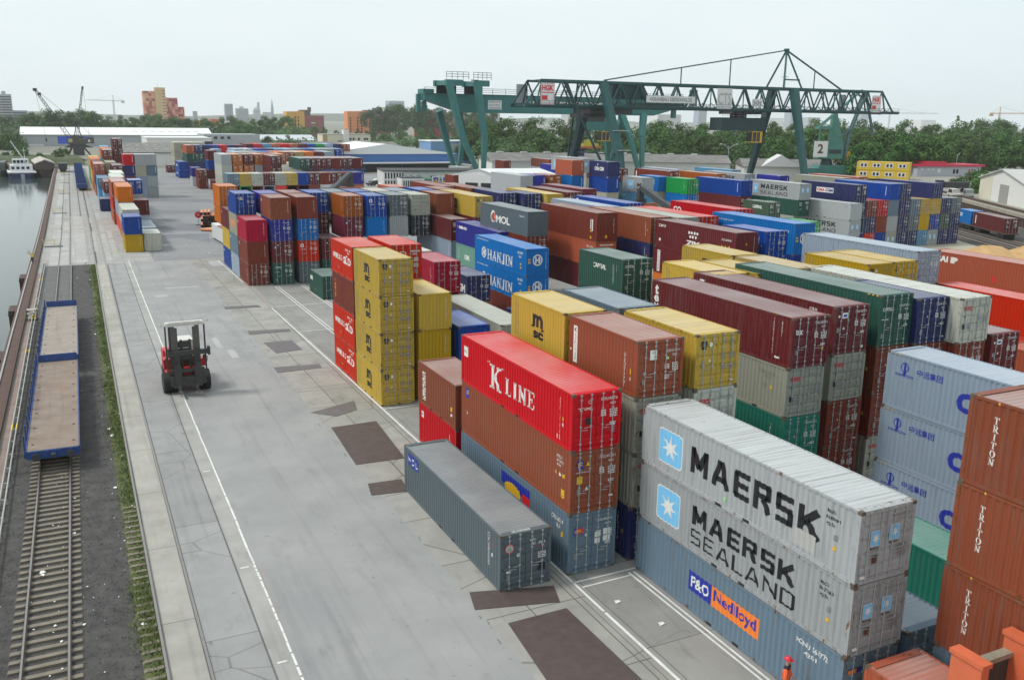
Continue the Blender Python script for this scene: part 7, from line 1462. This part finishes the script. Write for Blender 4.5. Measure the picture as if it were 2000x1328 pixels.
for c, x, y, z, rz, lab in cars: o = car(c, 'van' in lab); o.location = (x, y, z); o.rotation_euler.z = R(rz); tag(o, lab, 'car', 'parked cars')
t = empty('parked_truck', (213, 170, 2.5), R(50), 'dark tipper truck parked behind the terrace cars', 'truck'); MB().box(-1.2,1.2,-4,2,1.1,2.6).build('tipper_body', M_DARK, t); c_ = MB().box(-1.15,1.15,2.2,4,.7,3.0).build('cab', plain('truck_blue', (.03,.04,.08), .5), t); MB().box(-1.0,1.0,4.0,4.04,1.7,2.7).build('windscreen', M_GLASS, c_)
for y in (-3,-1.6,3): MB().tube((-1.2,y,.5),(1.2,y,.5),.5,12).build('wheel', M_BLACK, t)
# street lamps
def lamp(kind):
    t = empty('street_lamp', (0,0,0)); h = 11
    MB().tube((0,0,0),(0,0,h),.16,6,0,.09).build('pole', M_GALV, t)
    for s in ((-1,1) if kind == 2 else (1,)):
        mb = MB(); P = [(0,0,h-1.8),(s*.8,0,h-.6),(s*2.0,0,h+.3),(s*2.9,0,h+.5)]; mb.path(P, .11, 5); mb.build('arm', M_GALV, t); mb = MB(); mb.ico((s*3.2,0,h+.5), .55, 0, 1, (1,.5,.35)); mb.build('lamp_head', M_SIGN, t)
    return t
for k, (kd, x, y, z, lab) in enumerate(((2,235.5,291.4,0,'double-armed street lamp right of the white gable'), (1,206,330,0,'single curved street lamp behind the workshop roof'), (1,362,262,2.5,'tall street lamp at the right picture edge'), (1,318,268,2.5,'street lamp standing among the right-hand trees'), (1,290,300,0,'street lamp left of the leaning dark crane leg'), (1,160,560,0,'street lamp right of the cream office'), (2,100,720,0,'double lamp before the grey flat building'), (1,263,320,0,'street lamp by the raised gantry trolley'))):
    o = lamp(kd); o.location = (x,y,z); o.rotation_euler.z = R(-26); tag(o, lab, 'street lamp', 'street lamps beyond the yard')
# ships
t = empty('motor_barge', (-14.4, 371, -3.1), R(4), 'white and blue river ship moored left of the dark barge', 'ship'); 
def hull(w_, l, h, m, t, name='hull'):
    mb = MB(); S = [(0,.55),(l*.06,.86),(l*.2,1),(l*.85,1),(l,.5)]; vs = []
    for y, k in S: vs += [(-w_/2*k*.82,y,-.6),(w_/2*k*.82,y,-.6),(w_/2*k,y,h),(-w_/2*k,y,h)]
    fs = [(0,1,2,3)]+[(4*i+a,4*i+4+a,4*i+4+(a+1)%4,4*i+(a+1)%4) for i in range(len(S)-1) for a in range(4)]+[(4*len(S)-1,4*len(S)-2,4*len(S)-3,4*len(S)-4)]
    mb.add(vs, fs); return mb.build(name, m, t)
hull(9.6, 38, 1.9, plain('hull_blue', (.02,.03,.10), .5), t); mb = MB(); mb.box(-4.5,4.5,.8,26,1.9,2.35); mb.build('gunwale', M_SIGN, t); h_ = MB().box(-3.6,3.6,5,11,2.35,4.6).build('deckhouse', plain('ship_white', (.66,.68,.70), .4), t); MB().box(-2.6,2.6,7,10.5,4.6,6.6).build('wheelhouse', plain('ship_white', (.66,.68,.70), .4), h_); window_row(h_, (-2.4,-1.2,0,1.2), 7, 5.2, 6.2, .9); window_row(h_, (-3.2,-1.6,0,1.6), 5, 3.1, 4.0, 1.0)
mb = MB(); mb.tube((1.5,9,6.6),(1.5,9,10.5),.1,6); mb.tube((.6,9,9.6),(2.4,9,9.6),.07,6); mb.tube((3.4,6,2.4),(-2.5,9,13),.16,6); mb.build('mast', M_SIGN, t); MB().box(-4,4,12,30,2.35,4.4).build('hold_cover', plain('hold_brown', (.16,.11,.08), .7), t); MB().box(-.6,.6,-.4,.4,-.6,1.6).build('stern_gear', M_WALLG, t)
t = empty('cargo_barge', (-6.9, 376, -3.1), R(4), 'dark brown cargo barge with arched hold covers', 'barge'); hull(7.0, 40, 3.0, plain('hull_brown', (.05,.035,.03), .7, 0, .3), t); mb = MB(); mb.prism([(-3.2,3.0),(3.2,3.0),(3.0,4.9),(1.6,5.8),(-1.6,5.8),(-3.0,4.9)], 'y', 2.0, 34); mb.build('hold_cover', plain('hold_dark', (.085,.06,.05), .7, 0, .3), t); mb = MB(); mb.prism([(-3.4,4.8),(0,6.1),(3.4,4.8),(3.3,5.1),(0,6.45),(-3.3,5.1)], 'y', 1.8, 34.2); mb.build('cover_rim', plain('rim_pale', (.42,.38,.33), .7), t)
t = empty('cargo_barge', (-24, 384, -3.1), R(0), 'dark grey vessel cut by the left picture edge', 'barge'); hull(8, 30, 2.4, plain('hull_grey', (.07,.08,.075), .7, 0, .3), t); MB().box(-3.4,3.4,3,24,2.4,5).build('deckhouse', plain('deck_grey', (.10,.12,.11), .7, 0, .3, .4), t)

# skyline far away
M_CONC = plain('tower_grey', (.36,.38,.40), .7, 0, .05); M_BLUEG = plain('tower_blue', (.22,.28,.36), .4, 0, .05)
def office(x, y, w_, h, label, m=None, bands=True, top=0):
    t = block('office_tower', label, 'tower', (x, y, 0), 0, 'towers on the skyline'); MB().box(0,w_,0,w_*.8,0,h).build('wall', m or M_CONC, t)
    if bands:
        mb = MB(); k = int(h/3.6)
        for i in range(k): mb.box(w_*.03,w_*.97,-.3,-.02,1.2+3.6*i,2.9+3.6*i)
        mb.build('window_band', M_GLASS, t)
    if top: MB().box(w_*.3,w_*.6,2,w_*.5,h,h+top).build('roof_house', m or M_CONC, t)
    return t
office(-90,1500,15,38,'banded grey office tower at the left picture edge'); office(-78.5,1502,16.5,45.5,'taller banded office tower beside the left edge',None,True,4); office(-62,1500,18,23.4,'lower pale blue office block right of the left towers',M_BLUEG,True); office(-43.9,1520,12,14,'pale low block behind the left trees',M_CREAM,False)
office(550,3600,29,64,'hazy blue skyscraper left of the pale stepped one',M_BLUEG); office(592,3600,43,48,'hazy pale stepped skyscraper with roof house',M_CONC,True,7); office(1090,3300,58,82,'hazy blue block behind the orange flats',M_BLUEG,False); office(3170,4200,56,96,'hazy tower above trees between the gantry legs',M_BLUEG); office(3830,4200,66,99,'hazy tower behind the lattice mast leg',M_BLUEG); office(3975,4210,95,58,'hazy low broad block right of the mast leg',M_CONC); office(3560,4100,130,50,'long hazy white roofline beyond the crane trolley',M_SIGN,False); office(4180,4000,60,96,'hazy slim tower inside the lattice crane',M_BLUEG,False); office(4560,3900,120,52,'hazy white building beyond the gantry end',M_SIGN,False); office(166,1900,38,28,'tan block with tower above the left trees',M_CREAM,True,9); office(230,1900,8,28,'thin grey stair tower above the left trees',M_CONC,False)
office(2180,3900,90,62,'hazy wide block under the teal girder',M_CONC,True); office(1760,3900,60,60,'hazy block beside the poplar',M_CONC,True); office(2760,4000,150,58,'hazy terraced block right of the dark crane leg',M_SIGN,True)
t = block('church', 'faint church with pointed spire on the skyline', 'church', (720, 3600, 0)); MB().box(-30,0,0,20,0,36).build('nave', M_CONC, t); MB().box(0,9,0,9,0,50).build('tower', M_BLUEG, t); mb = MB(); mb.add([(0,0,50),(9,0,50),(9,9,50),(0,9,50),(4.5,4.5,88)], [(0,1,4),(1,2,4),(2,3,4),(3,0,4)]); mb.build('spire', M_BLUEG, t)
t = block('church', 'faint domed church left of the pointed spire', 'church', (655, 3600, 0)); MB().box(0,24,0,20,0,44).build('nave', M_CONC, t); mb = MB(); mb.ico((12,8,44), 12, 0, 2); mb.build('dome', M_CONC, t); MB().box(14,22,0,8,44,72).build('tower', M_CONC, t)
mb = MB(); rg = random.Random(8); pts = []
for i in range(140): pts.append((-2200+i*52, 27+9*math.sin(i*.21)+6*math.sin(i*.077+2)+rg.uniform(-1.5,1.5)))
for i in range(139): (a, h0), (b_, h1) = pts[i], pts[i+1]; mb.add([(a,4900,0),(b_,4900,0),(b_,5100,h1),(a,5100,h0),(a,5500,h0*.8),(b_,5500,h1*.8)], [(0,1,2,3),(3,2,5,4)])
mb.build('hills', groundmat('hill_woods', (.04,.06,.03), (.09,.11,.06), .01, .95, .4))['kind'] = 'structure'
# ---- trees
def leafmat(name, c0, c1, c2):
    m, nt, b = newmat(name); oi = nt.nodes.new('ShaderNodeObjectInfo'); n = noise(nt, coords(nt, rnd=True), .55, 4, .65); c = ramp(nt, n, [(.30,c0),(.52,c1),(.72,c2)]); hs = nt.nodes.new('ShaderNodeHueSaturation'); L(nt, c, hs.inputs['Color']); L(nt, mth(nt,'ADD',.475,mth(nt,'MULTIPLY',oi.outputs['Random'],.05)), hs.inputs['Hue']); L(nt, mth(nt,'ADD',.7,mth(nt,'MULTIPLY',oi.outputs['Random'],.65)), hs.inputs['Value'])
    L(nt, hs.outputs[0], b.inputs['Base Color']); b.inputs['Roughness'].default_value = .6; b.inputs['Specular IOR Level'].default_value = .2; return m
M_LEAF = leafmat('broadleaf', (.026,.055,.013), (.055,.115,.022), (.10,.165,.035)); M_BARK = plain('bark', (.075,.06,.045), .9, 0, .3, 2)
def crown_mesh(seed, w_, h, z0, n, ls, shape=0):
    rg = random.Random(seed); mb = MB(); cl = []
    for i in range(26 if shape == 0 else 16):
        f = rg.random(); a = rg.uniform(0, 2*PI)
        if shape == 0: z = z0+h*(.12+.82*f); rr = w_*.5*math.sqrt(max(.05,1-((f-.38)/.68)**2))*rg.uniform(.35,.95); r = w_*rg.uniform(.13,.22)
        else: z = z0+h*f; rr = w_*.35*math.sin(PI*min(.96,f*.9+.1))*rg.uniform(.2,.9); r = w_*rg.uniform(.22,.34)*(1.1-f*.6)
        cl.append((rr*math.cos(a), rr*math.sin(a), z, r))
    for i in range(n):
        cx, cy, cz, r = cl[i % len(cl)]; u = rg.uniform(-1,1); a = rg.uniform(0,2*PI); s = math.sqrt(1-u*u); k = r*rg.uniform(.55,1.08)
        p = Vector((cx+k*s*math.cos(a), cy+k*s*math.sin(a), cz+k*u*.85)); q = ls*rg.uniform(.6,1.35)
        nrm = Vector((s*math.cos(a), s*math.sin(a), u+.35))+Vector((rg.uniform(-.7,.7),rg.uniform(-.7,.7),rg.uniform(-.5,.7))); nrm.normalize(); t1 = nrm.cross(Vector((rg.uniform(-1,1),rg.uniform(-1,1),rg.uniform(-1,1)))).normalized(); t2 = nrm.cross(t1)
        mb.add([p+t1*q, p+t2*q*.6, p-t1*q, p-t2*q*.6], [(0,1,2,3)])
    return mb.mesh('tree_crown', [M_LEAF], False)
def trunk_mesh(h, r, w_):
    mb = MB(); mb.tube((0,0,-.3),(0,0,h),r,7,0,r*.45)
    for k in range(5): a = k*1.3; mb.tube((0,0,h*(.45+.1*k)),(w_*.3*math.cos(a),w_*.3*math.sin(a),h*(.7+.1*k)),r*.35,5,0,r*.12)
    return mb.mesh('tree_trunk', [M_BARK])
PROT = [(crown_mesh(10+k, 12.5+1.4*(k % 3), 13.6+.9*(k % 4), 1.6, 3000, .46), trunk_mesh(9, .28, 8)) for k in range(6)]; POP = (crown_mesh(40, 5.5, 22, 2.5, 1500, .42, 1), trunk_mesh(16, .3, 3)); BUSH = [(crown_mesh(60+k, 4.6, 3.4, -.2, 650, .26), trunk_mesh(1.8, .09, 2.5)) for k in range(3)]
def tree(pr, x, y, s, label, group, name='tree', zs=1, z=0):
    t = empty(name, (x, y, z), rg.uniform(0, 6.28), label, name.replace('_',' '), group); t.scale = (s, s, s*zs); link('crown', pr[0], t); link('trunk', pr[1], t); return t
rg = random.Random(21)
def belt(n, r0, r1, d0, d1, h0, h1, label, group, zb=0):
    for i in range(n):
        r = r0+(r1-r0)*(i+rg.uniform(.1,.9))/n; d = rg.uniform(d0, d1); y = d/(.899+.437*r); h = rg.uniform(h0, h1); tree(rg.choice(PROT), r*y, y, h/15.6*rg.uniform(.95,1.05), label, group, 'broadleaf_tree', 1, zb)
belt(34, .44, 1.62, 366, 392, 11.5, 15.0, 'broadleaf tree in the front line of the wood beyond the yard', 'front line of the wood')
belt(38, .42, 1.66, 400, 440, 13.5, 16.8, 'broadleaf tree in the second line of the wood beyond the yard', 'second line of the wood')
belt(38, .42, 1.68, 455, 520, 15.5, 18.2, 'broadleaf tree deep in the wood beyond the yard', 'depths of the wood')
belt(30, .42, 1.70, 540, 680, 17, 20.5, 'broadleaf tree at the back of the wood against the sky', 'back of the wood')
belt(14, 1.02, 1.24, 318, 350, 12, 15.5, 'dark broadleaf tree in the clump behind the yellow cabins', 'clump behind the yellow cabins', 1)
belt(30, -.075, .20, 720, 800, 13, 17.5, 'broadleaf tree in the belt behind the grey warehouse', 'trees behind the warehouse'); belt(26, -.08, .22, 820, 960, 15, 19, 'taller broadleaf tree farther behind the grey warehouse', 'taller trees behind the warehouse'); belt(7, -.03, .03, 690, 720, 17, 22, 'tall tree rising above the warehouse roof', 'tall trees at the warehouse')
belt(26, .17, .44, 600, 700, 6, 8.5, 'broadleaf tree in the belt around the coloured flats', 'trees around the flats'); belt(24, .18, .46, 760, 900, 8, 10.5, 'broadleaf tree between the coloured flats', 'trees between the flats'); belt(18, .30, .46, 1000, 1150, 24, 31, 'tall tree on the rise left of the red flats', 'tall trees by the red flats'); belt(14, 1.3, 1.75, 700, 900, 20, 24, 'far tree above the wood on the right', 'far trees on the right')
for k, (x, y, s, lab) in enumerate(((284, 555, 1.15, 'dark pointed poplar standing above the wood under the teal girder'), (655, 525, 1.12, 'taller of the two poplars against the sky on the right'), (668, 522, .98, 'shorter of the two poplars against the sky on the right'), (700, 520, .9, 'slender lone tree right of the two poplars'), (262, 560, .85, 'small pointed tree left of the dark poplar'))): tree(POP, x, y, s, lab, None, 'poplar_tree')
for k in range(16): tree(rg.choice(BUSH), rg.uniform(-60, 2), rg.uniform(402, 428), rg.uniform(.8,1.7), 'bush on the grassy embankment behind the ships', 'bushes on the embankment', 'bush', 1, 1.6)
for k in range(16): q = al(rg.uniform(22, 62), rg.uniform(8, 26)); tree(rg.choice(BUSH), q[0], q[1], rg.uniform(.8,1.5), 'bush on the bank below the red-roofed building', 'bushes below the red-roofed building', 'bush', 1, 2.5)
for k in range(12): tree(rg.choice(BUSH), rg.uniform(-40, -24), rg.uniform(560, 640), rg.uniform(1.6, 2.6), 'dark bush at the left end of the grey warehouse', 'bushes left of the warehouse', 'bush')

# the closed mass of the wood between and behind the single trees
mb = MB(); rw = random.Random(77)
def mass(n, r0, r1, d0, d1, top, ls):
    for i in range(n):
        r = rw.uniform(r0, r1); d = d0+(d1-d0)*rw.random()**1.4; y = d/(.899+.437*r); x = r*y
        z = top*(.35+.5*noise_h(x, y))*rw.random()**.5+.3; q = ls*rw.uniform(.6,1.3)
        nv = Vector((rw.uniform(-.6,.4), rw.uniform(-1,.2), rw.uniform(.1,1))).normalized(); t1 = nv.cross(Vector((rw.uniform(-1,1),rw.uniform(-1,1),rw.uniform(-1,1)))).normalized(); t2 = nv.cross(t1); p = Vector((x,y,z))
        mb.add([p+t1*q, p+t2*q*.6, p-t1*q, p-t2*q*.6], [(0,1,2,3)])
def noise_h(x, y): return .5+.25*math.sin(x*.21+y*.09)+.25*math.sin(y*.17-x*.05+1.3)
mass(26000, .43, 1.66, 372, 560, 15, .75); mass(9000, -.08, .24, 730, 900, 15, 1.0); mass(6000, .17, .44, 610, 800, 7, .9)
m = leafmat('wood_leaf', (.025,.046,.014), (.05,.09,.024), (.085,.125,.038)); tag(mb.build('woodland', m, fix=False), 'dense undergrowth and foliage filling the wood', 'woodland', kind='stuff')
# buried boxes the view shows nothing of are left out; the smallest distant ones become one object
DROP = [31, 35, 37, 54, 58, 60, 62, 64, 67, 73, 76, 85, 104, 118, 120, 139, 165, 185, 194, 195, 215, 217, 219, 223, 226, 229, 252, 254, 256, 258, 266, 270, 274, 276, 278, 283, 291, 301, 304, 416, 420, 423, 425, 439, 441, 443, 444, 445, 446, 450, 453, 455]
FAR = [65, 68, 70, 77, 81, 83, 86, 87, 101, 150, 176, 178, 183, 186, 191, 192, 196, 197, 199, 201, 202, 204, 205, 206, 207, 208, 209, 210, 211, 212, 213, 214, 216, 218, 221, 224, 227, 228, 230, 231, 232, 236, 239, 248, 249, 253, 255, 257, 259, 262, 263, 267, 271, 272, 273, 275, 277, 279, 280, 281, 284, 290, 302, 305, 307, 309, 311, 313, 315, 317, 319, 323, 324, 334, 335, 336, 337, 338, 339, 342, 343, 344, 345, 346, 347, 348, 349, 350, 351, 352, 353, 354, 356, 357, 358, 359, 360, 361, 362, 363, 364, 365, 366, 368, 369, 427, 440, 448, 449, 454, 456, 457]
def kill(o):
    for ch in list(o.children): kill(ch)
    bpy.data.objects.remove(o)
bpy.context.view_layer.update()
fm = {}
def farmat(c):
    k = tuple(round(x, 2) for x in c[:3])
    if k not in fm: fm[k] = plain('far_paint_%d' % len(fm), tuple(c[:3]), .5, 0, .15, 1.5)
    return fm[k]
mb = MB(); mats = []
for i in FAR:
    r = ALL[i]; b = [o for o in r.children if o.name.startswith('body') or o.name.startswith('roof') or o.name.startswith('frame')]; M_ = r.matrix_world; m = farmat(b[0].color)
    if m not in mats: mats.append(m)
    k = mats.index(m)
    for o in b: mb.add([M_ @ v.co for v in o.data.vertices], [tuple(p.vertices) for p in o.data.polygons], k)
if FAR: tag(mb.build('distant_containers', mats, fix=False), 'distant mixed containers showing only slivers between the stacks', 'containers', kind='stuff')
for i in sorted(set(DROP) | set(FAR)): kill(ALL[i])
